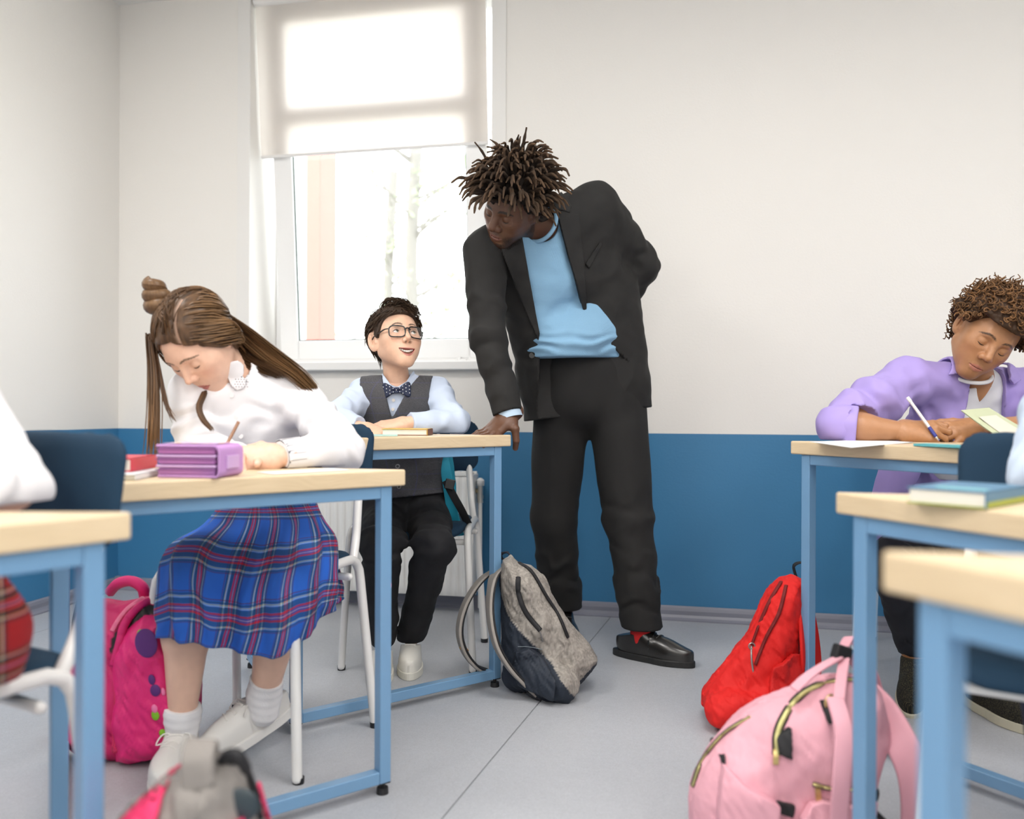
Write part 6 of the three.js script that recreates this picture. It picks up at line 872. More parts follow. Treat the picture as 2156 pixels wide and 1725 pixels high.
  // long lengths, guides in world axes
  const long = [
    tresses([[[1.486, 1.101, 1.686], [1.563, 1.044, 1.628], [1.636, 0.978, 1.581], [1.698, 0.926, 1.567], [1.725, 0.892, 1.561]], [[1.508, 1.079, 1.661], [1.568, 1.021, 1.606], [1.629, 0.964, 1.583], [1.682, 0.926, 1.581], [1.723, 0.884, 1.572]], [[1.505, 1.047, 1.631], [1.56, 0.993, 1.608], [1.611, 0.949, 1.597], [1.671, 0.916, 1.594], [1.712, 0.882, 1.585]]], 260, 41, 0.0028, 0.014, cm, c1, 16),
    tresses([[[1.497, 1.09, 1.663], [1.526, 1.036, 1.626], [1.556, 0.986, 1.589], [1.607, 0.954, 1.598], [1.662, 0.923, 1.596]], [[1.498, 1.035, 1.643], [1.524, 0.999, 1.627], [1.549, 0.961, 1.611], [1.589, 0.94, 1.602], [1.639, 0.919, 1.591]], [[1.52, 1, 1.638], [1.545, 0.966, 1.632], [1.555, 0.946, 1.609], [1.575, 0.937, 1.605], [1.607, 0.926, 1.598]]], 200, 42, 0.0026, 0.014, c0, cm, 14),
    tresses([[[1.384, 1.017, 1.74], [1.41, 0.937, 1.765], [1.425, 0.85, 1.782], [1.431, 0.774, 1.791], [1.404, 0.723, 1.756]], [[1.416, 0.981, 1.763], [1.437, 0.915, 1.779], [1.444, 0.839, 1.788], [1.44, 0.763, 1.789], [1.413, 0.734, 1.754]]], 34, 43, 0.0018, 0.026, c0, c1, 16),
    tresses([[[1.404, 0.994, 1.745], [1.437, 0.904, 1.769], [1.459, 0.839, 1.774], [1.472, 0.817, 1.771]], [[1.412, 0.977, 1.744], [1.441, 0.894, 1.758], [1.461, 0.834, 1.763], [1.472, 0.809, 1.761]]], 12, 44, 0.0016, 0.01, c0, cm, 14),
    tresses([[[1.482, 0.909, 1.626], [1.503, 0.871, 1.703], [1.51, 0.839, 1.732], [1.527, 0.809, 1.739], [1.547, 0.789, 1.734]], [[1.478, 0.914, 1.627], [1.512, 0.871, 1.701], [1.518, 0.841, 1.73], [1.532, 0.813, 1.737], [1.549, 0.791, 1.734]]], 34, 45, 0.0020, 0.010, c0, cm, 14),
    tresses([[[1.648, 0.877, 1.466], [1.644, 0.828, 1.456], [1.63, 0.785, 1.449], [1.635, 0.741, 1.438]], [[1.622, 0.877, 1.461], [1.625, 0.828, 1.45], [1.64, 0.785, 1.447], [1.653, 0.747, 1.434]]], 40, 46, 0.0026, 0.015, c0, cm, 10)];
  const kb = [1.421, 1.073, 1.742], kt = [1.407, 1.136, 1.755], ax = nrm(sub(kt, kb)), kf = frame(kb, ax, CT), coil = [], H = len(sub(kt, kb));
  for (let i = 0; i <= 44; i++) { const t = i / 44, a = t * 2 * PI * 2.6 + 0.6, r = lerp(0.019, 0.010, t); coil.push(toW(kf, [cos(a) * r, t * H * 0.98, sin(a) * r])); }
  const kg = strand(coil, (t) => 0.0205 * (1 - 0.30 * t) * (1 + 0.05 * sin(t * 40)), 160, 14), kc = new Float32Array(kg.attributes.position.count * 3); for (let i = 0; i < kc.length / 3; i++) { const k = (i % 15) / 15; kc.set(mul(mix(c0, c1, 0.25 + 0.35 * sin(k * 2 * PI * 3) ** 2), 0.9 + 0.3 * N2(i * 0.9, 1)), i * 3); } kg.setAttribute('color', new THREE.BufferAttribute(kc, 3));
  wpart(T, 'hair', merge([place(merge([cap, gTop, gSide, gLeft]), hf, hs), ...long, kg]), hairMat(0.36), 'long brown hair with twisted topknot');
  // blouse
  const torso = (e) => [['c', add(shR, CR, 0.02), add(shL, CR, -0.02), 0.045 + e, 0.05 + e, 0.05], ['c', neck, cO, 0.04 + e, 0.078 + e, 0.05], ['c', [1.514, 0.816, 1.588], [1.5, 0.618, 1.488], 0.066 + e, 0.062 + e, 0.06], ['c', [1.58, 0.816, 1.532], [1.577, 0.616, 1.451], 0.066 + e, 0.062 + e, 0.06]];
  const bl = [...torso(0.006), ['c', shL, elL, 0.056, 0.050, 0.03], ['c', elL, add(wrL, sub(elL, wrL), 0.10), 0.050, 0.038, 0.01], ['c', shR, elR, 0.054, 0.047, 0.03], ['c', elR, wrR, 0.047, 0.036, 0.01]];
  const bf = cutBy(minus(blend(bl), folds(41, 0.0022, 8), creases(elL, sub(wrL, elL), 0.09, 0.004, 80, 2), creases([1.734, 0.817, 1.59], sub(elL, shL), 0.07, 0.005, 85, 1), creases([1.448, 0.816, 1.654], sub(elR, shR), 0.07, 0.005, 85, 4)), 0.003, (p) => 0.047 - len(sub(p, [1.538, 0.941, 1.634])), (p) => 0.708 - p[1] - (p[2] > [1.642, 0.699, 1.651][2] ? 0 : 0.6), cuffAt(add(wrL, sub(elL, wrL), 0.02), sub(wrL, elL)));
  const white = M([0.80, 0.79, 0.815], 0.75, { ...weave(900, 0.0003), sheen: 0.2 });
  wpart(T, 'blouse', clothNet(bf, bl, 0.0065), white, 'white blouse');
  { const d = nrm(sub(wrL, elL)), f = frame(add(wrL, d, -0.028), d, [0, 1, 0]); const g = net((p) => { const q = [p[0], p[1], p[2]]; return abs(smax(Math.hypot(q[0], q[2]) - 0.0375, abs(q[1]) - 0.026, 0.004)) - 0.0015; }, [-0.05, -0.04, -0.05], [0.05, 0.04, 0.05], 0.004); wpart(T, 'cuff', place(g, f), white); }
  const vf = viewFrame([1.569, 0.907, 1.678]), lace = noiseTex(128, (u, v) => { const x = (u * 10) % 1 - 0.5, y = (v * 10) % 1 - 0.5; return x * x + y * y < 0.05 ? 0.15 : 1; });
  const colF = (p) => min(bf(p), capd(p, neck, [1.529, 0.954, 1.636], 0.052, 0.044));
  wpart(T, 'collar', layerNet(colF, vf, [[-0.01347, 0.04041], [0.006735, 0.04714], [0.02918, 0.02469], [0.02694, 0], [0.01796, -0.0202], [0.00449, -0.02469], [-0.00898, -0.01347], [-0.01796, 0.00449], [-0.02245, 0.01347]], 0.004, 0.0026, 0.0028, 0.2, -0.03), white, 'scalloped white lace collar');
  { const hb = []; for (let i = 0; i < 5; i++) for (let j = 0; j < 4; j++) { const q0 = [1.586, 0.911, 1.725]; const s = add(add(q0, CR, (i - 1.6) * 0.006 + 0.004 + (j % 2) * 0.003), [0, -0.002 - j * 0.006, 0]); const q = hit((p) => colF(p) - 0.0066, add(s, CT, 0.1), mul(CT, -1)); const g = new THREE.CylinderGeometry(0.0015, 0.0015, 0.0012, 8); g.rotateX(PI / 2); hb.push(place(g, viewFrame(q))); } wpart(T, 'collar_eyelets', merge(hb), M([0.42, 0.38, 0.40], 0.8)); }
  { const pb = [[468, 832], [475, 880], [484, 922]].map(([x, y], i) => { const q = hit(bf, add([[1.573, 0.87, 1.728], [1.58, 0.818, 1.727], [1.59, 0.772, 1.724]][i], CT, 0.15), mul(CT, -1)), g = new THREE.CylinderGeometry(0.0055, 0.0055, 0.003, 14); g.rotateX(PI / 2); return place(g, viewFrame(q)); }); wpart(T, 'button', merge(pb), M([0.85, 0.84, 0.85], 0.25)); }
  // pleated tartan skirt
  const rows = [
    [[1.416, 0.599, 1.394], [1.424, 0.602, 1.475], [1.487, 0.604, 1.553], [1.581, 0.604, 1.573], [1.646, 0.605, 1.538], [1.676, 0.605, 1.46], [1.604, 0.602, 1.373]],
    [[1.37, 0.52, 1.384], [1.388, 0.54, 1.483], [1.479, 0.56, 1.606], [1.616, 0.564, 1.637], [1.692, 0.564, 1.599], [1.703, 0.555, 1.474], [1.614, 0.524, 1.35]],
    [[1.331, 0.445, 1.413], [1.387, 0.485, 1.647], [1.508, 0.526, 1.774], [1.635, 0.491, 1.725], [1.744, 0.506, 1.711], [1.767, 0.515, 1.562], [1.655, 0.456, 1.362]],
    [[1.33, 0.365, 1.434], [1.411, 0.414, 1.723], [1.553, 0.468, 1.866], [1.635, 0.423, 1.766], [1.763, 0.448, 1.778], [1.784, 0.447, 1.599], [1.676, 0.383, 1.378]],
    [[1.336, 0.278, 1.443], [1.415, 0.339, 1.733], [1.561, 0.391, 1.874], [1.635, 0.348, 1.786], [1.763, 0.363, 1.789], [1.786, 0.384, 1.619], [1.697, 0.337, 1.393]],
    [[1.354, 0.223, 1.449], [1.409, 0.305, 1.724], [1.555, 0.335, 1.865], [1.623, 0.303, 1.789], [1.743, 0.292, 1.783], [1.778, 0.344, 1.621], [1.697, 0.324, 1.393]]];
  const rc = rows.map((r) => new THREE.CatmullRomCurve3(r.map(V3), true, 'centripetal')), lens = rc[3].getLength();
  const vAt = [0, 0.16, 0.40, 0.62, 0.84, 1], sk = (u, v) => { const pts = rc.map((c) => c.getPoint(u)), col = new THREE.CatmullRomCurve3(pts, false, 'centripetal'), p = col.getPoint(v), ct = V3([1.574, 0.43, 1.523]); const o = p.clone().sub(ct); o.y = 0; o.normalize(); const pl = 0.011 * sstep(0.05, 0.35, v) * (sin(u * 2 * PI * 11 + 1.4 * sin(v * 3)) + 0.4 * N2(u * 30, v * 4)) - 0.004 * sstep(0.2, 0, v) * abs(sin(u * 2 * PI * 26)); p.addScaledVector(o, pl); return [p.x, p.y, p.z, u * lens / 0.127, -v * 0.62 / 0.127 * 0.62]; };
  wpart(T, 'skirt', sheet(sk, 260, 70), M([1, 1, 1], 0.85, { map: tartan('#2b70de', '#1b4a72', '#e81e2a'), ...weave(300, 0.0004) }), 'royal blue tartan skirt');
  wpart(T, 'waistband', (() => { const g = sheet((u, v) => { const p = rc[0].getPoint(u), q = V3(waist); const o = p.clone().sub(q); o.y = 0; p.addScaledVector(o.normalize(), 0.004); return [p.x, p.y + 0.006 - v * 0.028, p.z, u * lens / 0.127, v * 0.03 / 0.127]; }, 120, 4); return g; })(), M([1, 1, 1], 0.85, { map: tartan('#2b70de', '#1b4a72', '#e81e2a') }));
  // socks and shoes
  const sockM = M([0.84, 0.83, 0.84], 0.9, weave(350, 0.0008)), sock = (kn, an, t0) => { const a = mix(kn, an, t0), l = [['c', a, an, 0.040, 0.038, 0.01], ['c', an, add(an, [0, -0.04, 0]), 0.038, 0.036, 0.02]], d = nrm(sub(an, kn)); return clothNet(cutBy((p) => blend(l)(p) - 0.0006 * sin(dot(p, d) * 300), 0.003, below(a, sub(kn, an))), l, 0.005); };
  wpart(T, 'sock', sock(knR, anR, 0.93), sockM); wpart(T, 'sock', sock(knL, anL, 0.84), sockM);
  const wm = M([0.80, 0.785, 0.75], 0.5), so = { len: 0.245, sole: 0.024, toeW: 0.042, s: 0.98, high: 0.085, mat: wm, soleMat: M([0.80, 0.79, 0.76], 0.6), laces: 6, bow: true, laceMat: M([0.84, 0.82, 0.78], 0.7) };
  shoe(T, frameZ([anR[0], 0, anR[2]], nrm(sub([1.461, 0, 1.828], [1.412, 0, 1.633])), [0, 1, 0]), so);
  const d2 = nrm(sub([1.545, 0.041, 1.673], [1.612, 0.076, 1.576])); const f2 = frameZ([1.61, 0.053, 1.587], d2, [0, 1, 0]); shoe(T, f2, so);
}

// ---------------------------------------------------------------- the curly haired boy
{
  const skin = [0.42, 0.205, 0.098], T = thing('person', 'curly haired boy in open lilac shirt over white tee writing at right', 'person', [3.3, 0, 0.75]);
  const hf = frameZ([3.436, 1.055, 0.842], CD(-0.22, -0.48, 0.85), CD(0.44, 0.78, 0.46)), hs = 1.0;
  const neck = [3.441, 0.92, 0.749], shL = [3.616, 0.903, 0.638], shR = [3.225, 0.927, 0.828], elL = [3.617, 0.795, 0.843], wrL = [3.369, 0.794, 1.021], elR = [3.017, 0.798, 1.038], wrR = [3.162, 0.786, 1.067];
  const hipR = [3.41, 0.465, 0.5], hipL = [3.566, 0.463, 0.445], knR = [3.177, 0.419, 0.921], anR = [3.258, 0.12, 0.811], knL = [3.399, 0.43, 0.933], anL = [3.43, 0.132, 0.885];
  const hp = { wide: 1.0, jaw: 0.92, cheek: 1.0, nose: 1.05, lip: 1.12, skin, lipC: [0.46, 0.18, 0.13], browC: [0.045, 0.022, 0.012], browT: 0.0034, blush: 0.2, neck: localOf(hf, hs, add(neck, [0, -0.02, 0])), neckR: 0.047 }, fH = headField(hp);
  const mk = (o, y, z0) => { const f = { o, y: nrm(y) }; f.z = nrm(add(z0, f.y, -dot(z0, f.y))); f.x = cross(f.y, f.z); return f; };
  const hR = mk(wrR, CD(0.93, 0.02, 0.34), CD(-0.15, 0.72, 0.68)), hL = mk(wrL, CD(-0.95, -0.10, 0.22), CD(0.1, 0.72, 0.68));
  const cO = [3.457, 0.761, 0.633], flesh = [['c', neck, cO, 0.036, 0.055, 0.04], ['c', shR, shL, 0.03, 0.034, 0.04], ['c', cO, [3.492, 0.511, 0.482], 0.075, 0.075, 0.05], ['c', shL, elL, 0.036, 0.034], ['c', elL, mix(elL, wrL, 0.4), 0.036, 0.034, 0.02], ['c', mix(elL, wrL, 0.4), wrL, 0.034, 0.024, 0.02], ['c', shR, elR, 0.036, 0.036], ['c', elR, mix(elR, wrR, 0.4), 0.037, 0.037, 0.02], ['c', mix(elR, wrR, 0.4), wrR, 0.037, 0.026, 0.02], ['c', hipL, knL, 0.06, 0.046], ['c', knL, anL, 0.045, 0.033], ['c', hipR, knR, 0.06, 0.046], ['c', knR, anR, 0.045, 0.033]];
  const nail = [0.55, 0.30, 0.20];
  wpart(T, 'body', merge([fleshGeo(flesh, skin, 0.009), headGeo(hp, hf, hs), handGeo(hR, -1, { curl: [[.35, .75, .35], [.45, .8, .4], [.6, .85, .5], [.75, .9, .5]], thumb: [[0.044, 0.046, -0.022], [0.040, 0.080, -0.036], [0.026, 0.100, -0.042]], spread: [-0.02, -0.04, -0.08, -0.12] }, 0.92, skin, nail), handGeo(hL, 1, { curl: [[.35, .6, .4], [.42, .7, .4], [.5, .75, .45], [.6, .8, .5]] }, 0.9, skin, nail)]), skinMat(0.4));
  wpart(T, 'eyelashes', place(lashes(0), hf, hs), M([0.012, 0.008, 0.006], 0.6));
  // curls
  const R = rng(17), curls = [], dark = [0.050, 0.024, 0.011], tip = [0.185, 0.092, 0.038];
  const hl = (z) => z > 0.02 ? lerp(0.008, 0.056, sstep(0.02, 0.06, z)) : z > -0.03 ? lerp(0.006, 0.010, 1) : lerp(0.008, -0.060, sstep(-0.03, -0.06, z));
  const capF = (q) => smax(fH(q) - 0.022 * sstep(-0.06, 0.06, q[1]) - 0.008 - 0.004 * N3(q[0] * 45, q[1] * 45, q[2] * 45), hl(q[2]) + 0.006 - q[1], 0.012);
  curls.push(net(capF, [-0.13, -0.09, -0.15], [0.13, 0.17, 0.13], 0.005, () => mul(dark, 0.8)));
  for (let i = 0; i < 1900; i++) {
    const y = 1 - 1.75 * (i + 0.5) / 1900, a = i * 2.39996, rr = sqrt(max(0, 1 - y * y)), d = nrm([cos(a) * rr + (R() - .5) * .1, y, sin(a) * rr + (R() - .5) * .1]), p0 = hit(fH, mul(d, 0.2), mul(d, -1)); if (p0[1] < hl(p0[2]) + 0.004) continue;
    const out = nrm(add(d, [(R() - .5) * .9, (R() - .5) * .9, (R() - .5) * .9])), L = 0.020 + 0.028 * R() * (0.5 + 0.5 * max(0, d[1] + 0.3)), b = add(p0, d, 0.006 + 0.012 * R()), s1 = nrm(cross(out, [0.3, 1, 0.2])), s2 = cross(out, s1), cr = 0.0040 + 0.0030 * R(), n = 1.3 + 1.2 * R(), pts = [];
    for (let k = 0; k <= 12; k++) { const t = k / 12, an = t * n * 2 * PI; pts.push(add(add(add(b, out, t * L), s1, cos(an) * cr), s2, sin(an) * cr)); }
    const g = strand(pts, (t) => 0.0030 * (1 - 0.5 * t), 15, 4), m = g.attributes.position.count, c = new Float32Array(m * 3), sh = 0.6 + 0.8 * R(); for (let v = 0; v < m; v++) c.set(mul(mix(dark, tip, v < 80 ? (v / 5 | 0) / 15 : 1), sh), v * 3); g.setAttribute('color', new THREE.BufferAttribute(c, 3)); curls.push(g);
  }
  wpart(T, 'hair', place(merge(curls), hf, hs), hairMat(0.55), 'brown curly hair');
  // tee and lilac shirt
  const torso = (e) => [['c', add(shR, CR, 0.02), add(shL, CR, -0.02), 0.046 + e, 0.046 + e, 0.05], ['c', neck, cO, 0.044 + e, 0.082 + e, 0.05], ['c', [3.355, 0.819, 0.717], [3.414, 0.546, 0.54], 0.074 + e, 0.08 + e, 0.06], ['c', [3.528, 0.812, 0.638], [3.553, 0.544, 0.489], 0.074 + e, 0.08 + e, 0.06]];
  const tl = torso(0.004), tf = cutBy(minus(blend(tl), folds(51, 0.003, 9)), 0.003, (p) => 0.057 - len(sub(p, [3.407, 0.963, 0.798])), below([3.432, 0.631, 0.7], [0, -1, 0]));
  wpart(T, 'tee_shirt', clothNet(tf, tl, 0.0065), M([0.78, 0.79, 0.82], 0.85, weave(500, 0.0005)), 'white tee shirt');
  { const ring = [], f2 = frame([3.408, 0.948, 0.792], CD(0.0, 0.86, 0.5), CT); for (let i = 0; i < 24; i++) { const a = i / 24 * 2 * PI; ring.push(toW(f2, [cos(a) * 0.058, 0, sin(a) * 0.057])); } wpart(T, 'neckband', tube(ring, 0.006, 48, 8, true), M([0.78, 0.79, 0.82], 0.85)); }
  const sl = [...torso(0.016), ['c', [3.262, 0.748, 0.738], [3.156, 0.462, 0.741], 0.066, 0.036, 0.05], ['c', [3.613, 0.731, 0.578], [3.643, 0.491, 0.53], 0.06, 0.05, 0.05], ['c', shR, mix(shR, elR, 0.45), 0.066, 0.066, 0.03], ['c', mix(shR, elR, 0.45), elR, 0.066, 0.060, 0.03], ['c', elR, mix(elR, wrR, 0.22), 0.058, 0.052, 0.01], ['c', shL, elL, 0.066, 0.060, 0.03], ['c', elL, mix(elL, wrL, 0.22), 0.058, 0.052, 0.01]];
  const vf = viewFrame([3.432, 0.791, 0.7]);
  const sf0 = minus(blend(sl), folds(53, 0.0045, 8), creases(mix(shR, elR, 0.75), sub(elR, shR), 0.10, 0.007, 70, 1), creases([3.215, 0.833, 0.851], [0.3, 1, 0.1], 0.10, 0.004, 55, 6), creases([3.308, 0.75, 0.779], [1, 0.25, 0], 0.08, 0.004, 70, 2));
  const sf = cutBy(sf0, 0.003, hole(vf, [[-0.06144, 0.2793], [-0.05864, 0.1536], [-0.05306, 0.08378], [-0.06144, 0.01396], [-0.07261, -0.03491], [-0.1117, -0.08378], [-0.1536, -0.1536], [-0.1885, -0.2025], [-0.2094, -0.363], [0.1117, -0.363], [0.09774, -0.1396], [0.06981, 0.02793], [0.05864, 0.09774], [0.06144, 0.1676], [0.06981, 0.2793]], -0.03), cuffAt(mix(elR, wrR, 0.16), sub(wrR, elR)), cuffAt(mix(elL, wrL, 0.16), sub(wrL, elL)), (p) => 0.050 - len(sub(p, [3.421, 0.958, 0.784])), (p) => 0.760 - p[1] - (p[2] < [3.055, 0.762, 1.045][2] - 0.10 ? 0.9 : 0), below([3.155, 0.448, 0.762], [0.15, -1, 0]));
  const lilac = M([0.385, 0.30, 0.66], 0.75, { ...weave(700, 0.0004), sheen: 0.2, sheenColor: new THREE.Color(0.5, 0.42, 0.7) });
  wpart(T, 'shirt', clothNet(sf, sl, 0.0075), lilac, 'lilac open shirt with rolled sleeves');
  const rl = (el, wr) => { const d = nrm(sub(wr, el)), f = frame(mix(el, wr, 0.13), d, [0, 1, 0]); return place(net((p) => abs(smax(Math.hypot(p[0], p[2]) - 0.053 - 0.002 * sin(Math.atan2(p[2], p[0]) * 5), abs(p[1]) - 0.022, 0.006)) - 0.0035, [-0.07, -0.04, -0.07], [0.07, 0.04, 0.07], 0.005), f); };
  wpart(T, 'rolled_cuff', rl(elR, wrR), lilac); wpart(T, 'rolled_cuff', rl(elL, wrL), lilac);
  const cf = (p) => min(sf0(p), capd(p, neck, hf.o, 0.060, 0.048));
  const co = (poly) => wpart(T, 'collar', layerNet(cf, vf, poly, 0.013, 0.0042, 0.004, 0.25, -0.06), lilac);
  co([[-0.02513, 0.2737], [-0.05585, 0.2234], [-0.06004, 0.1592], [-0.1312, 0.1508], [-0.09774, 0.1955], [-0.05864, 0.2569], [-0.0391, 0.2765]]); co([[0.1005, 0.1955], [0.1117, 0.1703], [0.1145, 0.1396], [0.08378, 0.1257], [0.05864, 0.1396], [0.07819, 0.1745]]);
  // trousers, shoes, bracelets
  const pl = [['c', add(hipR, [0, 0.05, 0]), add(hipL, [0, 0.05, 0]), 0.08, 0.08, 0.05], ['c', hipR, hipL, 0.09, 0.09, 0.05], ['c', hipL, knL, 0.084, 0.068, 0.03], ['c', knL, add(anL, [0, 0.03, 0]), 0.066, 0.046, 0.02], ['c', hipR, knR, 0.084, 0.070, 0.03], ['c', knR, add(anR, [0, 0.03, 0]), 0.068, 0.046, 0.02]];
  wpart(T, 'trousers', clothNet(cutBy(minus(blend(pl), folds(57, 0.004, 9), creases(knR, sub(anR, hipR), 0.08, 0.006, 75, 1), creases(knL, sub(anL, hipL), 0.08, 0.005, 75, 3)), 0.003, below([0, 0.13, 0], [0, -1, 0])), pl, 0.008), M([0.0085, 0.010, 0.016], 0.85, weave(800, 0.0004)));
  const knit = noiseTex(128, (u, v) => { const k = (N2(u * 60, v * 60) > 0.1 && (v * 32) % 1 > 0.35); return k ? [0.36, 0.33, 0.22] : [0.05, 0.048, 0.04]; }, true);
  const km = M([1, 1, 1], 0.85, { map: tex(knit, 9, 9), ...weave(220, 0.0008) }), so = { len: 0.265, sole: 0.026, toeW: 0.043, s: 1, high: 0.095, mat: km, soleMat: M([0.55, 0.52, 0.40], 0.7), laces: 0 };
  shoe(T, frameZ([anR[0], 0.035, anR[2]], nrm(sub([3.225, 0, 0.846], [3.352, 0, 0.415])).map((v, i) => i === 1 ? -0.28 : v), [0, 1, 0]), so);
  shoe(T, frameZ([anL[0], 0, anL[2]], CD(0.12, 0, 1), [0, 1, 0]), so);
  const bd = nrm(sub(elL, wrL)), bfm = frame(add(wrL, bd, 0.012), bd, [0, 1, 0]), tg = new THREE.TorusGeometry(0.029, 0.0026, 8, 32); tg.rotateX(PI / 2); wpart(T, 'bracelet', place(tg, bfm), M([0.75, 0.05, 0.03], 0.6), 'red cord bracelet');
  const wg = new THREE.TorusGeometry(0.0305, 0.0045, 8, 28); wg.scale(1, 1, 1.6); wg.rotateX(PI / 2); const wf = frame(add(wrL, bd, 0.036), bd, [0, 1, 0]); const dial = new THREE.CylinderGeometry(0.016, 0.016, 0.008, 24); dial.rotateX(PI / 2); wpart(T, 'wristwatch', merge([place(wg, wf), place(moved(dial, 0, 0, 0.033), wf)]), M([0.6, 0.57, 0.52], 0.3, { metalness: 0.7 }));
}

// ---------------------------------------------------------------- two pupils cut by the edges of the picture
function edgePupil(label, q) {
  const T = thing('person', label, 'person', [q.hipR[0], 0, q.hipR[2]]), skin = q.skin;
  const hf = frameZ(q.head, q.fwd, q.up), hs = 0.95, hp = { wide: 0.98, jaw: 0.9, skin, lipC: [0.5, 0.2, 0.17], browC: [0.05, 0.03, 0.02], neck: localOf(hf, hs, q.neck), neckR: 0.041 }, fH = headField(hp);
  const mk = (o, y, z0) => { const f = { o, y: nrm(y) }; f.z = nrm(add(z0, f.y, -dot(z0, f.y))); f.x = cross(f.y, f.z); return f; };
  const hands = [[q.elL, q.wrL, 1], [q.elR, q.wrR, -1]].map(([e, w, s]) => handGeo(mk(w, sub(w, e), [0, 1, 0]), s, {}, 0.88, skin, mul(skin, 1.1)));
  const flesh = [['c', q.neck, q.chest, 0.038, 0.06, 0.04], ['c', q.shR, q.shL, 0.03, 0.03, 0.04], ['c', q.chest, mix(q.hipR, q.hipL, 0.5), 0.07, 0.07, 0.05], ['c', q.shL, q.elL, 0.03, 0.027], ['c', q.elL, q.wrL, 0.027, 0.021], ['c', q.shR, q.elR, 0.03, 0.027], ['c', q.elR, q.wrR, 0.027, 0.021], ['c', q.hipL, q.knL, 0.055, 0.045], ['c', q.knL, q.anL, 0.047, 0.031], ['c', q.hipR, q.knR, 0.055, 0.045], ['c', q.knR, q.anR, 0.047, 0.031]];
  wpart(T, 'body', merge([fleshGeo(flesh, skin, 0.012), headGeo(hp, hf, hs), ...hands]), skinMat());
  wpart(T, 'eyelashes', place(lashes(0), hf, hs), M([0.03, 0.018, 0.012], 0.6));
  const hl = (p) => p[2] > 0.05 ? 0.07 : p[2] > -0.005 ? lerp(-0.03, 0.066, sstep(0.0, 0.055, p[2])) : -0.08, capF = (p) => smax(fH(p) - 0.009, hl(p) - p[1], 0.007), c0 = [0.09, 0.045, 0.022], c1 = [0.20, 0.10, 0.045];
  const hg = [place(merge([net(capF, [-0.1, -0.1, -0.13], [0.1, 0.15, 0.11], 0.005, () => c0), groom(fH, 300, 5, (p) => p[1] > hl(p), (p) => [0, -0.9, -0.6], { len: 0.09, lift: 0.004, base: 0.009, r: 0.002, jit: 0.1, c0, c1 })]), hf, hs)];
  if (q.tail) hg.push(tresses(q.tail, 70, 8, 0.003, 0.02, c0, c1, 14));
  wpart(T, 'hair', merge(hg), hairMat());
  const bl = [['c', q.shR, q.shL, 0.05, 0.05, 0.05], ['c', q.neck, q.chest, 0.045, 0.085, 0.05], ['c', q.chest, mix(q.hipR, q.hipL, 0.5), 0.095, 0.09, 0.06], ['c', q.shL, q.elL, 0.058, 0.050, 0.03], ['c', q.elL, mix(q.elL, q.wrL, 0.85), 0.049, 0.038, 0.01], ['c', q.shR, q.elR, 0.058, 0.050, 0.03], ['c', q.elR, mix(q.elR, q.wrR, 0.85), 0.049, 0.038, 0.01]];
  const bf = cutBy(minus(blend(bl), folds(61, 0.0035, 10), creases(q.elL, sub(q.wrL, q.elL), 0.09, 0.004, 75, 2), creases(q.elR, sub(q.wrR, q.elR), 0.09, 0.004, 75, 1)), 0.003, (p) => 0.047 - len(sub(p, add(q.neck, [0, 0.03, 0.02]))), (p) => q.top + 0.002 - p[1] - (q.over(p) ? 0 : 0.8), below([0, 0.50, 0], [0, -1, 0]));
  wpart(T, 'blouse', clothNet(bf, bl, 0.008), q.shirt);
  const kl = [['c', q.hipR, q.hipL, 0.095, 0.095, 0.05], ['c', q.hipL, q.knL, 0.085, 0.075, 0.05], ['c', q.hipR, q.knR, 0.085, 0.075, 0.05], ['c', q.knR, q.knL, 0.07, 0.07, 0.08], ...(q.skirt ? [['c', q.knL, add(q.knL, [0, -0.08, 0.01]), 0.072, 0.076, 0.05], ['c', q.knR, add(q.knR, [0, -0.08, 0.01]), 0.072, 0.076, 0.05]] : [['c', q.knL, q.anL, 0.062, 0.048, 0.02], ['c', q.knR, q.anR, 0.062, 0.048, 0.02]])];
  wpart(T, q.skirt ? 'skirt' : 'trousers', clothNet(cutBy(minus(blend(kl), folds(63, 0.004, 8), q.skirt ? (p) => 0.006 * sin(p[0] * 70 + p[2] * 50) * sstep(0.5, 0.4, p[1]) : () => 0), 0.004, below([0, q.skirt ? q.knL[1] - 0.05 : 0.09, 0], [0, -1, 0])), kl, 0.009, 0.04, null, (p) => [(p[0] * 0.7 - p[2] * 0.7) / 0.075, p[1] / 0.075]), q.lower);
  const so = { len: 0.24, sole: 0.024, s: 0.97, high: 0.08, mat: M([0.7, 0.69, 0.67], 0.5), soleMat: M([0.75, 0.74, 0.7], 0.6), laces: 5 };
  for (const a of [q.anR, q.anL]) { shoe(T, frameZ([a[0], 0, a[2]], q.face, [0, 1, 0]), so); }
  return T;
}
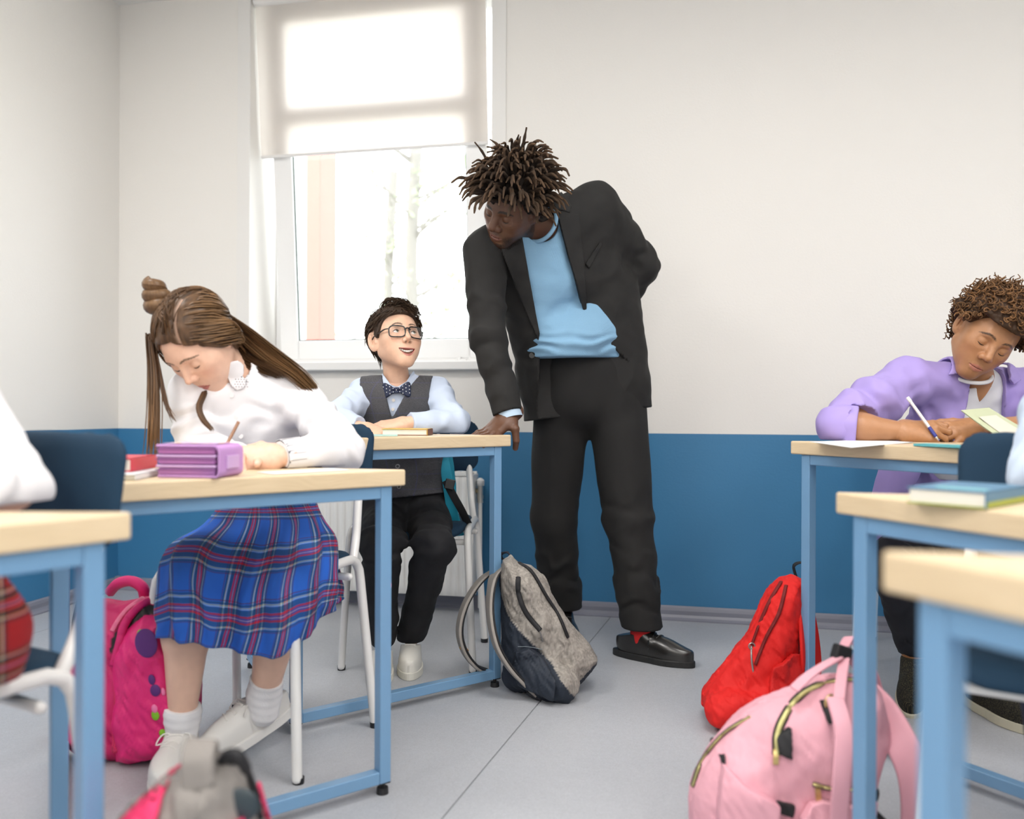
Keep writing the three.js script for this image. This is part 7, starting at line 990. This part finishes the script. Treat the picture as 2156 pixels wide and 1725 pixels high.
edgePupil('pupil in white blouse and red tartan skirt cut off by the left edge', {
  head: [1.513, 0.957, 2.479], fwd: CD(0.1, -0.5, 0.85), up: CD(0, 0.85, 0.5), neck: [1.469, 0.87, 2.438], chest: [1.421, 0.762, 2.397], shL: [1.526, 0.829, 2.394], shR: [1.36, 0.819, 2.452], elL: [1.706, 0.726, 2.498], wrL: [1.722, 0.729, 2.638], elR: [1.438, 0.726, 2.578], wrR: [1.658, 0.731, 2.683],
  hipR: [1.34, 0.523, 2.395], hipL: [1.42, 0.519, 2.357], knR: [1.623, 0.531, 2.639], knL: [1.689, 0.532, 2.584], anR: [1.67, 0.07, 2.684], anL: [1.718, 0.07, 2.631], face: CD(-0.1, 0, 1), skin: [0.72, 0.44, 0.31], top: 0.7066, over: (p) => dot(sub(p, [1.731, 0.698, 2.492]), CT) > 0 || p[1] > 0.66, skirt: true,
  shirt: M([0.78, 0.77, 0.79], 0.75, weave(900, 0.0003)), lower: M([1, 1, 1], 0.85, { map: tartan('#b3141c', '#16352a', '#e03a2a'), ...weave(300, 0.0004) }), tail: [[[1.537, 0.938, 2.453], [1.487, 0.846, 2.342], [1.498, 0.727, 2.309], [1.514, 0.625, 2.315], [1.538, 0.547, 2.33]], [[1.506, 0.939, 2.44], [1.448, 0.846, 2.33], [1.462, 0.726, 2.306], [1.479, 0.624, 2.313], [1.517, 0.541, 2.325]]] });
edgePupil('pupil in pale blue shirt cut off by the right edge behind the blue book', {
  head: [3.359, 0.981, 1.792], fwd: CD(-0.3, -0.5, 0.8), up: CD(0, 0.85, 0.5), neck: [3.391, 0.881, 1.713], chest: [3.41, 0.754, 1.647], shR: [3.29, 0.828, 1.756], shL: [3.516, 0.819, 1.644], elR: [3.222, 0.722, 1.874], wrR: [3.254, 0.728, 1.989], elL: [3.474, 0.723, 1.818], wrL: [3.337, 0.722, 1.95],
  hipR: [3.396, 0.455, 1.589], hipL: [3.517, 0.451, 1.542], knR: [3.226, 0.479, 1.955], knL: [3.318, 0.48, 1.934], anR: [3.226, 0.07, 2.016], anL: [3.328, 0.07, 1.993], face: CD(-0.2, 0, 1), skin: [0.6, 0.38, 0.27], top: 0.704, over: () => true, skirt: false,
  shirt: M([0.56, 0.66, 0.80], 0.75, weave(900, 0.0003)), lower: M([0.02, 0.03, 0.06], 0.85) });

renderer.render(scene, camera);
